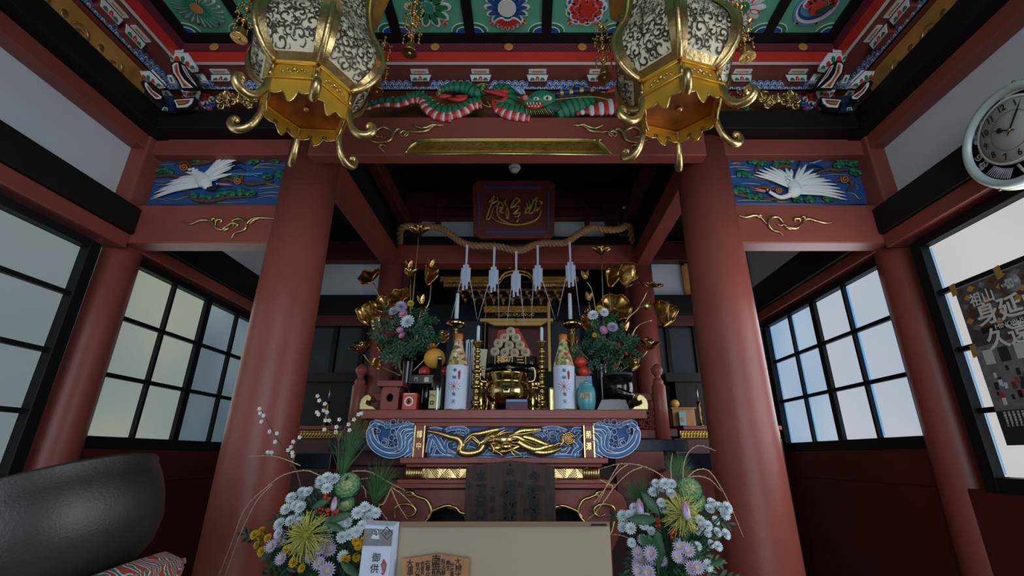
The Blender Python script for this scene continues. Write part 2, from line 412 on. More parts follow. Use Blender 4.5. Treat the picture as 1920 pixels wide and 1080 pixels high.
# transverse beams at the column line
for sx in (-1, 1):
    a, b = sorted((sx*1.1, sx*2.04))
    struct('trim_lower_beam', MB('red').box(a, b, 2.2, 2.31, dz(455, 2.2), dz(384, 2.2)), .006)
    struct('trim_upper_beam', MB('red').box(a, b, 2.2, 2.36, dz(290, 2.2), dz(236, 2.2)), .006)
    a, b = sorted((sx*.98, sx*1.97))
    struct('trim_black_beam', MB('black_wood').box(a, b, 2.1, 2.36, dz(240, 2.1), dz(207, 2.1)), .006)
    a, b = sorted((sx*1.9, sx*2.12))
    struct('trim_corner_post', MB('red').box(*sorted((sx*2.03, sx*2.13)), 2.16, 2.3, 1.1, 1.75), .01)
o = struct('trim_centre_beam', MB('red').box(-1.09, 1.09, 2.1, 2.18, dz(291, 2.1), dz(219, 2.1)), .008)
struct('trim_centre_beam_back', MB('red').box(-1.09, 1.09, 2.18, 2.36, 1.70, dz(219, 2.1)), .01)

# ---------------- windows ----------------
def window(name, sx, y0, y1, z0, z1, cols, rails, pm, X=2.1, fr=.035, stile=None):
    t = bpy.data.objects.new(name, None); COL.objects.link(t); t.location = (sx*X, (y0+y1)/2, z0+CZ); t['kind'] = 'structure'
    f = MB('black_frame')
    def bx(xa, xb, *r): a, b = sorted((sx*xa, sx*xb)); f.box(a, b, *r)
    bx(X-.045, X+.02, y0-.06, y0, z0-.06, z1+.04); bx(X-.045, X+.02, y1, y1+.06, z0-.06, z1+.04)
    bx(X-.045, X+.02, y0, y1, z1, z1+.04); bx(X-.045, X+.02, y0, y1, z0-.06, z0)
    f.build('window_frame', t, bevel=.003)
    mu = MB('black_frame')
    def mx(mb, xa, xb, *r): a, b = sorted((sx*xa, sx*xb)); mb.box(a, b, *r)
    for c in cols:
        w_ = .024 if (stile is not None and abs(c-stile) < .01) else .009
        mb = MB('black_frame'); mx(mb, X-.03, X+.01, c-w_, c+w_, z0, z1); mb.build('mullion', t)
    for r in rails:
        mb = MB('black_frame'); mx(mb, X-.026, X+.008, y0, y1, r-.011, r+.011); mb.build('rail', t)
    ys = [y0]+list(cols)+[y1]; zs = [z0]+list(rails)+[z1]
    for i in range(len(ys)-1):
        for j in range(len(zs)-1):
            p = MB(pm); a, b = sorted((sx*(X-.004), sx*(X+.004))); p.box(a, b, ys[i]+.004, ys[i+1]-.004, zs[j]+.004, zs[j+1]-.004)
            far = stile is not None and ys[i] >= stile-.01
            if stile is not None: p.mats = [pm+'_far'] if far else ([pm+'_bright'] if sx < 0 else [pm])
            o = p.build('pane', t)
            if sx > 0:
                e = MB('pane_edge_glow').box(*sorted((sx*(X-.006), sx*(X-.004))), ys[i+1]-.016-(.008 if stile else 0), ys[i+1]-.009, zs[j]+.012, zs[j+1]-.012); e.build('edge_glow', o)  # blue light along one side of each right pane, added as a glowing strip
    return t
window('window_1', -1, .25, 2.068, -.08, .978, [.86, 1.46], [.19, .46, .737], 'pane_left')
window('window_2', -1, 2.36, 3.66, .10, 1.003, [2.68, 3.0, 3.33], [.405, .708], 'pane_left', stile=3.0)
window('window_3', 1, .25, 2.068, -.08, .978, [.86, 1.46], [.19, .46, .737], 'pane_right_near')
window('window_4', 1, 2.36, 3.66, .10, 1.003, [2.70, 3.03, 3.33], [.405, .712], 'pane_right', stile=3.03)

# ---------------- coved cornice and coffered ceiling ----------------
XS, YW = 2.11, 2.25
def ring(name, d0, z0, d1, z1, m, th=.02, ybk=-2.3, parent=None):
    """one band of the cove along the rear and both side walls; d = distance inward from the frieze plane"""
    mb = MB(m); up = .012
    A = [(-XS+d0, ybk, z0), (-XS+d0, YW-d0, z0), (XS-d0, YW-d0, z0), (XS-d0, ybk, z0)]
    B = [(-XS+d1, ybk, z1), (-XS+d1, YW-d1, z1), (XS-d1, YW-d1, z1), (XS-d1, ybk, z1)]
    mb.add(A+B, [(0, 4, 5, 1), (1, 5, 6, 2), (2, 6, 7, 3)])
    o = mb.build(name, parent, auto=False); s = o.modifiers.new('s', 'SOLIDIFY'); s.thickness = .012; s.offset = 1
    if parent is None: o['kind'] = 'structure'
    return o
ring('trim_frieze_board', 0, 1.75, 0, 2.12, 'brown_sky')
ring('trim_wave_board', .05, 2.087, .05, 2.156, 'blue')
ring('trim_wave_board_edge', 0, 2.087, .05, 2.087, 'red')
ring('trim_red_soffit', .05, 2.157, .195, 2.157, 'red')
ring('trim_white_fillet', .180, 2.149, .200, 2.149, 'white')
ring('trim_bright_red_band', .2, 2.149, .202, 2.224, 'red_bright')
ring('trim_maroon_band', .208, 2.224, .212, 2.278, 'maroon')
ring('trim_black_border', .21, 2.278, .275, 2.278, 'black_frame')
struct('ceiling', MB('black_wood').box(-2.3, 2.3, -2.5, 2.4, 2.36, 2.42), 0)
# ribs
ribx = [-1.49, -1.065, -.64, -.219, .219, .64, 1.065, 1.49]
xe = XS-.27; yf = YW-.27
PITCH = .40
for x in ribx: struct('trim_rib', MB('black_frame').box(x-.028, x+.028, -2.3, yf, 2.278, 2.36), .004)
rows = [yf-PITCH*k for k in range(1, 11)]
for y in rows: struct('trim_cross_rib', MB('black_frame').box(-xe, xe, y-.028, y+.028, 2.28, 2.36), .004)
def disc_pts(c, r, n, sq=1): return [V((c[0]+r*math.cos(2*PI*k/n), c[1]+r*sq*math.sin(2*PI*k/n), 0)) for k in range(n)]
def flat(mb, poly, z, h, m): mb.prism([(p[0], p[1], z) for p in poly][::-1], (0, 0, -h), m)
def ell(cx, cy, a, b, ang, n=10): return [(cx+a*math.cos(t)*math.cos(ang)-b*math.sin(t)*math.sin(ang), cy+a*math.cos(t)*math.sin(ang)+b*math.sin(t)*math.cos(ang)) for t in [2*PI*k/n for k in range(n)]]
def flower_board(x0, x1, y0, y1, kind, row):
    """carved and painted coffer panel, seen from below"""
    t = bpy.data.objects.new('ceiling_panel', None); COL.objects.link(t); cx, cy = (x0+x1)/2, (y0+y1)/2; t.location = (cx, cy, 2.293+CZ); t['kind'] = 'structure'
    Z = 2.293
    MB('green_board').box(x0, x1, y0, y1, Z, Z+.02).build('board', t)
    if row > 1: return
    fl = MB('white'); R = .115
    def ringp(n, rm, a, b, outer, inner, z=Z, off=0):
        for k in range(n):
            an = 2*PI*(k+off)/n
            flat(fl, ell(cx+rm*math.cos(an), cy+rm*math.sin(an), a, b, an), z, .007, outer)
            flat(fl, ell(cx+rm*math.cos(an)*.96, cy+rm*math.sin(an)*.96, a*.74, b*.62, an), z-.007, .004, inner)
    if kind == 'thin':
        ringp(24, .078, .048, .011, 'white', 'white'); ringp(24, .075, .05, .004, 'teal', 'teal', Z-.008, .5); flat(fl, ell(cx, cy, .032, .032, 0, 16), Z-.004, .012, 'ochre')
    elif kind == 'green':
        ringp(10, .078, .05, .027, 'white', 'green'); flat(fl, ell(cx, cy, .034, .034, 0, 16), Z-.004, .01, 'teal')
    elif kind == 'blue':
        ringp(16, .08, .045, .0185, 'white', 'blue'); flat(fl, ell(cx, cy, .05, .05, 0, 18), Z-.004, .014, 'white')
        for k in range(-3, 4):
            an = PI/2+k*.33; flat(fl, ell(cx+.05*math.cos(an)*1.2, cy+.045+.055*math.sin(an), .034, .013, an), Z-.01, .008, 'white'); flat(fl, ell(cx+.05*math.cos(an)*1.2, cy+.045+.055*math.sin(an), .026, .008, an), Z-.018, .004, 'red_bright')
    elif kind == 'peony':
        ringp(9, .085, .032, .032, 'white', 'blue', Z); ringp(9, .07, .033, .033, 'white', 'red_bright', Z-.006, .5); ringp(6, .042, .028, .026, 'pink', 'red_bright', Z-.012); flat(fl, ell(cx, cy, .036, .036, 0, 14), Z-.02, .012, 'red_bright')
    elif kind == 'lily':
        ringp(12, .078, .05, .02, 'white', 'white'); ringp(6, .075, .03, .012, 'red_bright', 'white', Z-.009, .25); flat(fl, ell(cx, cy, .034, .034, 0, 14), Z-.006, .012, 'green')
    elif kind == 'wave':
        flat(fl, ell(cx, cy, .115, .115, 0, 24), Z, .007, 'blue_lt')
        for i, rr in enumerate((.104, .088, .072)): flat(fl, ell(cx-.01*i, cy-.008*i, rr, rr*.93, 0, 24), Z-.007-.002*i, .003, ('white', 'blue', 'blue_lt')[i])
        for k in range(9):
            an = -.3-k*.32; flat(fl, ell(cx+.07*math.cos(an), cy+.07*math.sin(an)-.01, .026, .026, 0), Z-.014, .009, 'white'); flat(fl, ell(cx+.068*math.cos(an), cy+.068*math.sin(an)-.01, .018, .018, 0), Z-.023, .004, 'red_bright')
        flat(fl, ell(cx, cy-.01, .045, .04, 0), Z-.02, .01, 'red_bright'); flat(fl, ell(cx+.03, cy-.01, .045, .02, -.5), Z-.03, .006, 'green_dk')
    fl.build('carved_flower', t)
    cn = MB('white')
    for qx in (-1, 1):
        for qy in (-1, 1):
            X0 = x0 if qx < 0 else x1; Y0 = y0 if qy < 0 else (y1-.05 if row == 0 else y1)
            def arc(r, m, h, z):
                pts = [(X0, Y0)]+[(X0-qx*r*math.cos(PI/2*k/6), Y0-qy*r*.75*math.sin(PI/2*k/6)) for k in range(7)]
                if qx*qy < 0: pts = pts[::-1]
                flat(cn, pts, z, h, m)
            arc(.078, 'white', .003, Z); arc(.072, 'green', .003, Z-.003); arc(.05, 'white', .003, Z-.006); arc(.044, 'blue', .003, Z-.009)
            ax, ay = X0-qx*.105, Y0-qy*.055
            flat(cn, [(ax+.016, ay), (ax, ay+.016), (ax-.016, ay), (ax, ay-.016)], Z, .004, 'white')
            flat(cn, [(ax+.011, ay), (ax, ay+.011), (ax-.011, ay), (ax, ay-.011)], Z-.004, .003, 'red_bright')
            for q in (-1, 1): flat(cn, ell(ax-qx*.004+q*.012, ay-qy*.016, .01, .006, q*.6), Z, .005, 'red_bright')
    cn.build('corner_ornament', t)
xs = [-xe]+ribx+[xe]; kinds = ['thin', 'thin', 'lily', 'green', 'blue', 'peony', 'green', 'lily', 'wave']
ys = [yf+.04]+rows
for j in range(4):
    for i in range(9):
        flower_board(xs[i]+(.028 if i else 0), xs[i+1]-(.028 if i < 8 else 0), ys[j+1]+.028, ys[j]-(.028 if j else 0), kinds[(i+j*4) % 9], j)
# gold studs on the maroon band and its faint net pattern
t = MB('maroon_lt')
for i in range(160):
    x = -1.88+i*.0235
    for z in (2.232, 2.245, 2.258, 2.271):
        xx = x+(.012 if int((z-2.23)/.0129) % 2 else 0)
        t.add([(xx-.008, YW-.214, z-.004), (xx+.008, YW-.214, z-.004), (xx, YW-.214, z+.004)], [(0, 1, 2)])
o = t.build('trim_net_pattern'); o['kind'] = 'structure'
for k in range(-4, 5):
    o = MB('ochre').lathe([(.027, 0), (.027, .004), (.02, .006)], (k*.43, YW-.212, 2.25), 16, ax=(0, -1, 0)).build('trim_gold_disc'); o['kind'] = 'structure'
# seigaiha wave scales on the wave boards
def scales(fr, L, name, x0=0):
    mb = MB('white'); pitch = .0415; n = int(L/pitch)
    for row in range(2):
        z = 2.087+row*.034
        for i in range(n+1):
            u = i*pitch+(pitch/2 if row % 2 else 0)
            for j, (rr, m) in enumerate(((1, 'white'), (.9, 'wave_blue'), (.6, 'white'), (.45, 'petal_l'), (.25, 'wave_blue'))):
                pts = [fr(u+.0205*rr*math.cos(PI*k/6), z+.038*rr*math.sin(PI*k/6), .002+.0006*j+.0012*(2-row)) for k in range(7)]
                mb.add(pts, [list(range(7))], m)
    o = mb.build(name); o['kind'] = 'structure'; return o
scales(lambda u, z, n: V((-XS+.05+u, YW-.05-n, z)), 2*XS-.1, 'trim_wave_scales')
scales(lambda u, z, n: V((-XS+.05+n, -.3+u, z)), YW-.05+.3, 'trim_wave_scales')
scales(lambda u, z, n: V((XS-.05-n, YW-.05-u, z)), YW-.05+.3, 'trim_wave_scales')
# bearing blocks with painted lotus faces
def block(fr):
    t = bpy.data.objects.new('bracket_block', None); COL.objects.link(t); c = fr(0, .1, 2.13); t.location = (c.x, c.y, c.z+CZ); t['kind'] = 'structure'
    def b4(u0, u1, v0, v1, d0, d1, m, mb):     # v = height, d = inward distance
        q = [fr(u, d, v) for (u, v) in ((u0[0], v0), (u0[1], v0), (u1[1], v1), (u1[0], v1)) for d in (d0,)]
        r = [fr(u, d, v) for (u, v) in ((u0[0], v0), (u0[1], v0), (u1[1], v1), (u1[0], v1)) for d in (d1,)]
        mb.hexa(q, r, m)
    mb = MB('red'); b4((-.05, .05), (-.062, .062), 2.105, 2.157, .052, .1, 'red', mb); mb.build('block', t)
    f = MB('white'); b4((-.052, .052), (-.064, .064), 2.103, 2.15, .1, .104, 'white', f)
    for (du, w_, h_, m, dd) in ((-.03, .03, .022, 'green', .1045), (.03, .03, .022, 'green', .1045), (0, .026, .03, 'red_bright', .106), (0, .013, .018, 'pink', .107)):
        p = [fr(du+w_*.5*math.cos(PI*k/8)*(1), dd, 2.105+h_*math.sin(PI*k/8)*1.1) for k in range(9)]
        f.add(p, [list(range(9))], m)
    f.build('lotus_face', t)
    s = MB('white'); b4((-.052, .052), (-.052, .052), 2.150, 2.156, .112, .142, 'white', s); b4((-.036, .036), (-.036, .036), 2.149, 2.15, .122, .132, 'ochre', s); s.build('soffit_plate', t)
for u in (-1.72, -1.39, -.97, -.53, -.17, .17, .53, .97, 1.39, 1.72): block(lambda a, d, z, u=u: V((u+a, YW-d, z)))
for y in (1.865, 1.715, 1.565, 1.415, 1.265):
    block(lambda a, d, z, y=y: V((-XS+d, y+a, z))); block(lambda a, d, z, y=y: V((XS-d, y-a, z)))
# carved nosings where the cornices meet in the corners
def nosing(sx, traces, dy, th, name='trim_corner_nosing'):
    mb = MB('navy')
    for poly, m, k in traces:
        pts = [P(px, py, dy-.004*k) for px, py in poly]
        if sx > 0: pts = [V((-p.x, p.y, p.z)) for p in pts][::-1]
        mb.prism(pts, (0, th if k == 0 else .004, 0), m)
    o = mb.build(name); o['kind'] = 'structure'; return o
def shrink(poly, f, dx=0, dy=0):
    cx = sum(p[0] for p in poly)/len(poly); cy = sum(p[1] for p in poly)/len(poly)
    return [(cx+(x-cx)*f+dx, cy+(y-cy)*f+dy) for x, y in poly]
CT = lambda L: [(112+x/4.122, y/4.122) for x, y in L]
for sx in (-1, 1):
    for y, layers in ((1.99, [([(858, 500), (880, 475), (925, 470), (965, 495), (1000, 555), (1050, 610), (1090, 668), (1045, 682), (935, 680), (905, 620), (870, 565)], 'black_wood', 0), ([(868, 505), (884, 487), (912, 484), (926, 560), (962, 615), (1030, 674), (945, 676), (915, 612), (878, 560)], 'white', 1), ([(884, 510), (904, 494), (916, 562), (950, 622), (1002, 668), (956, 668), (926, 610), (892, 560)], 'orange', 2), ([(893, 520), (901, 512), (912, 562), (946, 630), (976, 662), (962, 662), (932, 606), (900, 556)], 'red', 3), ([(940, 500), (965, 512), (1000, 575), (1045, 640), (1062, 672), (1030, 640), (985, 590), (955, 540)], 'white', 1), ([(950, 512), (963, 520), (996, 580), (1035, 632), (1010, 610), (985, 580)], 'red', 2)]),
                      (1.96, [([(622, 635), (650, 618), (675, 635), (725, 695), (795, 742), (800, 765), (735, 772), (680, 722), (640, 675)], 'black_wood', 0), ([(655, 640), (668, 636), (715, 696), (785, 745), (775, 762), (738, 762), (690, 716), (660, 670)], 'white', 1), ([(680, 660), (715, 706), (768, 745), (742, 750), (700, 712), (675, 672)], 'red', 2)]),
                      (2.05, [([(870, 765), (1045, 748), (1052, 790), (1000, 838), (900, 852), (880, 835), (895, 810)], 'black_wood', 0), ([(880, 772), (1032, 760), (1018, 796), (980, 824), (905, 830), (897, 800)], 'white', 1), ([(895, 778), (1005, 770), (990, 795), (960, 808), (915, 812)], 'red', 2), ([(905, 790), (975, 784), (965, 796), (912, 800)], 'orange', 3)]),
                      (2.04, [([(740, 745), (800, 735), (870, 740), (885, 790), (862, 800), (885, 855), (790, 850), (742, 792)], 'navy', 0), ([(737, 758), (786, 756), (776, 786), (748, 782)], 'white', 1), ([(790, 852), (800, 825), (830, 830), (832, 855)], 'white', 1), ([(796, 854), (806, 834), (824, 838), (826, 854)], 'green', 2)]),
                      (2.01, [([(835, 408), (990, 408), (1052, 500), (1052, 530), (1000, 538), (955, 485), (860, 472)], 'white', 0), ([(880, 470), (890, 440), (905, 430), (922, 445), (928, 470)], 'red_bright', 1), ([(965, 500), (972, 475), (985, 470), (1000, 485), (1000, 520)], 'red_bright', 1), ([(935, 475), (935, 440), (955, 430), (965, 450), (955, 480)], 'green', 1), ([(845, 450), (850, 430), (872, 440), (878, 468)], 'green', 1), ([(1005, 530), (1008, 508), (1030, 505), (1045, 528)], 'green', 1), ([(822, 380), (955, 380), (955, 402), (822, 402)], 'red', 0), ([(850, 388), (945, 388), (945, 380), (955, 380), (955, 402), (845, 402)], 'white', 1)]),
                      (1.98, [([(620, 550), (695, 548), (800, 655), (745, 664), (690, 612), (640, 608)], 'white', 0), ([(632, 604), (636, 582), (648, 575), (662, 590), (664, 606)], 'red_bright', 1), ([(706, 625), (712, 608), (724, 610), (736, 640), (725, 640)], 'red_bright', 1), ([(668, 608), (672, 582), (690, 580), (696, 600), (688, 610)], 'green', 1), ([(742, 660), (748, 642), (770, 645), (782, 658)], 'green', 1), ([(705, 545), (720, 540), (806, 632), (800, 642)], 'white', 0)]),
                      (2.09, [([(828, 580), (866, 578), (895, 642), (852, 642)], 'white', 0), ([(845, 600), (860, 595), (872, 625), (862, 632)], 'green', 1), ([(935, 695), (1072, 692), (1052, 746), (965, 746)], 'white', 0), ([(978, 742), (985, 722), (1000, 712), (1018, 722), (1024, 742)], 'red_bright', 1), ([(948, 720), (955, 708), (975, 715), (972, 738)], 'green', 1), ([(1030, 738), (1030, 718), (1048, 708), (1055, 722)], 'green', 1), ([(785, 700), (840, 700), (868, 745), (800, 736)], 'white', 0), ([(806, 722), (820, 708), (845, 732), (830, 738)], 'green', 1), ([(1042, 572), (1108, 570), (1138, 622), (1085, 622)], 'white', 0), ([(1060, 600), (1075, 588), (1098, 610), (1090, 618)], 'green', 1), ([(935, 676), (1068, 674), (1070, 690), (936, 692)], 'red', 0), ([(1020, 680), (1068, 676), (1070, 688), (1062, 688), (1060, 682)], 'white', 1)])):
        nosing(sx, [(CT(p), m, k) for p, m, k in layers], y, .022)
# pale patterned boards on the side friezes
for sx in (-1, 1):
    X = sx*(XS-.012)
    o = MB('ochre').box(*sorted((X, X+sx*.008)), -.3, 2.1, 1.85, 2.08).build('trim_side_frieze'); o['kind'] = 'structure'
    mb = MB('gold_pale')
    for k in range(10):
        y = 1.9-k*.2; rr = .05
        q = [V((X-sx*.003, y+a, 1.965+b)) for a, b in spiral(0, 0, .012, rr, k*.9, 1.3, 18)]
        mb.tube(q, [.003, .007, .004], 5, 'gold_pale')
        mb.ball((X, y-.09, 1.99), .018, 'gold_pale', 8, (.2, 1, 1.3))
    o = mb.build('trim_side_frieze_cloud'); o['kind'] = 'structure'
# ======================= carvings and fittings =======================
def Q(sc, ox, oy, dy):        # crop coordinates -> point on the plane y = dy
    return lambda x, y, n=0.0: P(ox+x/sc, oy+y/sc, dy-n)
def crane_panel(q, corners, label, feathers, tails, body, neck, head, beak, legs, clumps, trunks, streaks, knots, u):
    c = q(*corners[0]); t = thing('crane_carving', label, 'carving', (c.x, c.y, c.z), 'carved crane panels')
    pts = [q(*p) for p in corners]; MB('blue').prism(pts, (0, .03, 0)).build('board', t)
    for s in streaks: MB('gold_paint').tube(smooth([q(x, y, .004) for x, y in s], 4), [.0008*u, .0034*u, .0026*u, .0008*u], 5, 'gold_paint').build('gilt_cloud_line', t)
    for s in trunks: MB('red_dark').tube(smooth([q(x, y, .006) for x, y in s], 4), [.006*u, .014*u, .012*u, .005*u], 7, s and 'old_wood').build('branch', t)
    for (x, y, r) in knots:
        mb = MB('orange'); mb.tube([q(x+a, y+b, .018) for a, b in spiral(0, 0, r*.2, r, 0, 1.6, 16)], .0035*u, 5, 'orange'); mb.ball(q(x, y, .01), r/4.4*.00285, 'old_wood', 8, (1, .4, 1)); mb.build('branch_knot', t)
    for k, (x, y, r) in enumerate(clumps):
        mb = MB('green')
        rr = r/4.4*.00285*1.0
        for i in range(5):
            an = i*1.26+k; mb.ball(q(x+r*.55*math.cos(an)*1.3, y+r*.35*math.sin(an), .012), rr*.55, 'green' if i % 2 else 'green_dk', 9, (1, .35, 1))
        for i in range(7):
            an = PI*(i+.5)/7; mb.tube([q(x+r*.3*math.cos(an), y-r*.1*math.sin(an), .022), q(x+r*.95*math.cos(an), y-r*.55*math.sin(an), .016)], .0015, 4, 'teal')
        mb.build('pine_clump', t)
    for s in tails: MB('ink').tube(smooth([q(x, y, .012) for x, y in s], 3), [.006, .006, .002], 6, 'ink', .4, (0, -1, 0)).build('tail_feather', t)
    for s in legs: MB('blue_lt').tube([q(x, y, .016) for x, y in s], .003, 6, 'blue_lt').build('leg', t)
    for k, (r0, r1, w_) in enumerate(feathers):
        mid = ((r0[0]+r1[0])/2, (r0[1]+r1[1])/2-abs(r1[0]-r0[0])*.05)
        MB('white').tube(smooth([q(*r0, .024), q(*mid, .024+.001*(k % 3)), q(*r1, .014+.001*(k % 3))], 4), [w_*.7, w_, w_*.8, w_*.25], 6, 'white', .35, (0, -1, 0)).build('feather', t)
    mb = MB('white'); mb.tube(smooth([q(*p, .028) for p in body], 5), [.012, .034, .04, .03, .014], 12, 'white', .45, (0, -1, 0))
    for k in range(26):
        a = random.random(); b = body[int(a*(len(body)-1))]; mb.ball(q(b[0]+random.uniform(-38, 38)*u, b[1]+random.uniform(-22, 22)*u, .036), .008, 'white', 6, (1.3, .3, .8))
    mb.build('body', t)
    MB('ink').tube(smooth([q(*p, .026) for p in neck], 4), [.016, .012, .009], 8, 'ink' if head[2] else 'white', .6, (0, -1, 0)).build('neck', t)
    mb = MB('ink'); mb.ball(q(head[0], head[1], .03), .012, 'ink', 8, (1.2, .6, 1)); mb.ball(q(head[0], head[1]-8, .036), .005, 'white', 6); mb.build('head', t)
    mb = MB('pink')
    for s in beak: mb.tube([q(*p, .028) for p in s], [.006, .001], 6, 'pink')
    mb.build('beak', t)
q = Q(4.3636, 220, 240, 2.27)
F = []
for k in range(9):
    f = k/8; F.append(((690-20*f, 400+10*f), (1025-150*f, 238-28*f if k < 5 else 205+(k-4)*30), .0125))
for k, (x, y) in enumerate([(1020, 235), (985, 222), (895, 208), (860, 222), (940, 290), (960, 305)]): F.append(((700, 400+6*k), (x, y), .012))
for k, (x, y) in enumerate([(272, 582), (290, 560), (300, 530), (345, 500), (385, 465), (430, 435), (500, 405), (555, 360), (590, 330)]): F.append(((690, 470-10*k), (x, y), .0125))
for k, (x, y) in enumerate([(930, 330), (940, 375), (900, 390), (820, 420)]): F.append(((700, 440), (x, y), .014))
crane_panel(q, [(215, 628), (335, 225), (1445, 225), (1360, 612)], 'carved panel of a white crane diving left among green pines, on the left beam', F,
    [[(910, 300), (980, 250), (1050, 265)], [(920, 320), (990, 280), (1050, 300)], [(920, 340), (990, 320), (1040, 340)], [(900, 300), (960, 240), (1010, 240)]],
    [(620, 350), (680, 400), (710, 440), (730, 470), (720, 500)], [(740, 490), (780, 500), (805, 480)], (815, 465, 1), [[(830, 462), (940, 470)], [(830, 456), (930, 462)]],
    [[(940, 372), (1080, 372), (1190, 378)], [(1080, 372), (1150, 395)], [(1120, 375), (1190, 365)], [(940, 378), (1100, 385)]],
    [(650, 255, 45), (735, 250, 40), (365, 345, 45), (420, 360, 35), (1190, 240, 45), (1110, 270, 45), (1290, 265, 40), (1330, 370, 45), (1230, 395, 40), (1365, 410, 40), (960, 395, 35), (840, 540, 40), (920, 530, 45), (1010, 520, 45), (1090, 530, 40), (720, 570, 45), (620, 550, 35)],
    [[(270, 405), (420, 390), (560, 400), (600, 330), (560, 280), (470, 300)], [(1040, 340), (1000, 440), (900, 420), (830, 440)], [(560, 540), (640, 590), (780, 600), (900, 570), (1140, 560)], [(1000, 440), (1100, 460), (1280, 440)], [(600, 300), (700, 290), (800, 270)]],
    [[(340, 270), (400, 262), (460, 255), (600, 268)], [(400, 285), (480, 250), (520, 275), (490, 300)], [(340, 305), (430, 298), (500, 305)], [(280, 430), (360, 440), (440, 430)], [(300, 470), (370, 465), (420, 462)], [(380, 570), (480, 585), (560, 565), (640, 560)], [(780, 605), (900, 612), (1060, 603)], [(1100, 350), (1160, 300), (1280, 295), (1410, 315)], [(1080, 330), (1180, 320), (1320, 330)], [(1100, 460), (1200, 455), (1300, 470), (1375, 500)], [(1130, 500), (1250, 485), (1360, 480)], [(1150, 540), (1260, 525), (1350, 535)], [(1120, 580), (1240, 555), (1300, 560), (1355, 585)], [(260, 590), (340, 580), (420, 600)], [(450, 525), (540, 510), (620, 515)]],
    [(545, 318, 35), (985, 432, 32)], 1)
q = Q(4.5, 1340, 240, 2.27)
F = []
for k, (x, y) in enumerate([(330, 395), (345, 372), (375, 350), (420, 335), (470, 325), (540, 345), (600, 335), (650, 345)]): F.append(((640, 500-12*k), (x, y), .0135))
for k, (x, y) in enumerate([(1115, 605), (1108, 575), (1100, 545), (1060, 510), (1030, 475), (980, 440), (930, 425), (890, 400)]): F.append(((690, 545-12*k), (x, y), .0135))
for k, (x, y) in enumerate([(775, 305), (835, 345), (800, 380), (720, 330), (865, 380)]): F.append(((680, 470), (x, y), .014))
for k in range(5): F.append(((660+k*10, 540), (620+k*55, 400+12*k), .014))
crane_panel(q, [(150, 632), (92, 207), (1232, 225), (1285, 640)], 'carved panel of a white crane with spread wings flying left, on the right beam', F,
    [[(820, 380), (900, 350), (970, 350)], [(700, 320), (720, 280), (740, 250)], [(780, 330), (860, 320), (920, 335)]],
    [(650, 430), (670, 480), (680, 520), (660, 555), (640, 575)], [(650, 560), (560, 585), (490, 555), (450, 528)], (445, 528, 0), [[(425, 530), (300, 500)], [(425, 536), (310, 520)]],
    [[(800, 300), (900, 270), (960, 240)], [(900, 268), (985, 260)], [(920, 262), (985, 228)], [(830, 300), (930, 262), (950, 225)]],
    [(325, 270, 50), (415, 290, 38), (550, 290, 42), (620, 265, 50), (520, 310, 32), (230, 385, 45), (280, 395, 30), (1090, 280, 55), (1170, 300, 45), (1190, 370, 50), (1040, 310, 40), (200, 520, 50), (260, 520, 35), (300, 570, 35), (370, 580, 40), (700, 600, 40), (800, 600, 45), (960, 590, 45), (1030, 580, 35)],
    [[(340, 370), (400, 250), (470, 240), (500, 280)], [(490, 350), (580, 320), (700, 350)], [(860, 380), (960, 350), (1060, 360), (1200, 340)], [(360, 410), (450, 430), (560, 470)], [(1010, 460), (1080, 430), (1160, 470), (1120, 530)], [(330, 510), (430, 500), (560, 540)], [(400, 600), (560, 600), (640, 590)], [(160, 560), (240, 570), (330, 590)], [(820, 560), (900, 560), (960, 570)]],
    [[(180, 240), (230, 238), (280, 245)], [(140, 280), (200, 276), (280, 275)], [(140, 300), (180, 295), (220, 305)], [(110, 335), (180, 325), (300, 335)], [(110, 412), (220, 405), (330, 415), (410, 440)], [(190, 345), (240, 350), (330, 355)], [(210, 465), (330, 470), (420, 490), (530, 490)], [(160, 622), (240, 610), (380, 612), (640, 620)], [(470, 240), (510, 245), (540, 255)], [(900, 405), (1000, 390), (1080, 395), (1230, 400)], [(850, 615), (950, 618), (1060, 605), (1200, 612)], [(1120, 540), (1180, 560), (1220, 600), (1250, 570)], [(470, 600), (560, 625), (640, 618)], [(1190, 520), (1210, 500), (1190, 480)], [(1180, 240), (1100, 238), (1000, 250)]],
    [(1100, 430, 38), (545, 525, 28)], 1)

# gilt cloud scrolls nailed to the beams
def scroll(name, label, q, curves, rad, grp):
    c = q(*curves[0][0]); t = thing(name, label, 'ornament', (c.x, c.y, c.z), grp)
    for cv in curves:
        MB('gold').tube(smooth([q(x, y, .008) for x, y in cv], 5), [rad*.25, rad*.8, rad*1.15, rad, rad*.7, rad*.25], 8, 'gold', .8, (0, -1, 0)).build('scroll', t)
q = Q(4.3636, 220, 240, 2.2)
scroll('gilt_scroll', 'gilt cloud scroll on the red beam under the left crane panel', q,
    [[(535, 768), (600, 785), (690, 752), (760, 760), (800, 810), (860, 830), (900, 790)], [(800, 800), (810, 750), (850, 750), (845, 775)], [(860, 820), (900, 800), (945, 775), (985, 790), (965, 815)], [(950, 800), (940, 760), (1000, 740), (1050, 770), (1040, 830), (960, 860), (932, 905)], [(1040, 810), (1080, 760), (1130, 735), (1200, 735), (1290, 742)], [(770, 765), (780, 740), (800, 745)], [(865, 845), (890, 830), (915, 815)], [(1080, 790), (1120, 750), (1160, 742)]], .0085, 'gilt scrolls under the crane panels')
q = Q(4.5, 1340, 240, 2.2)
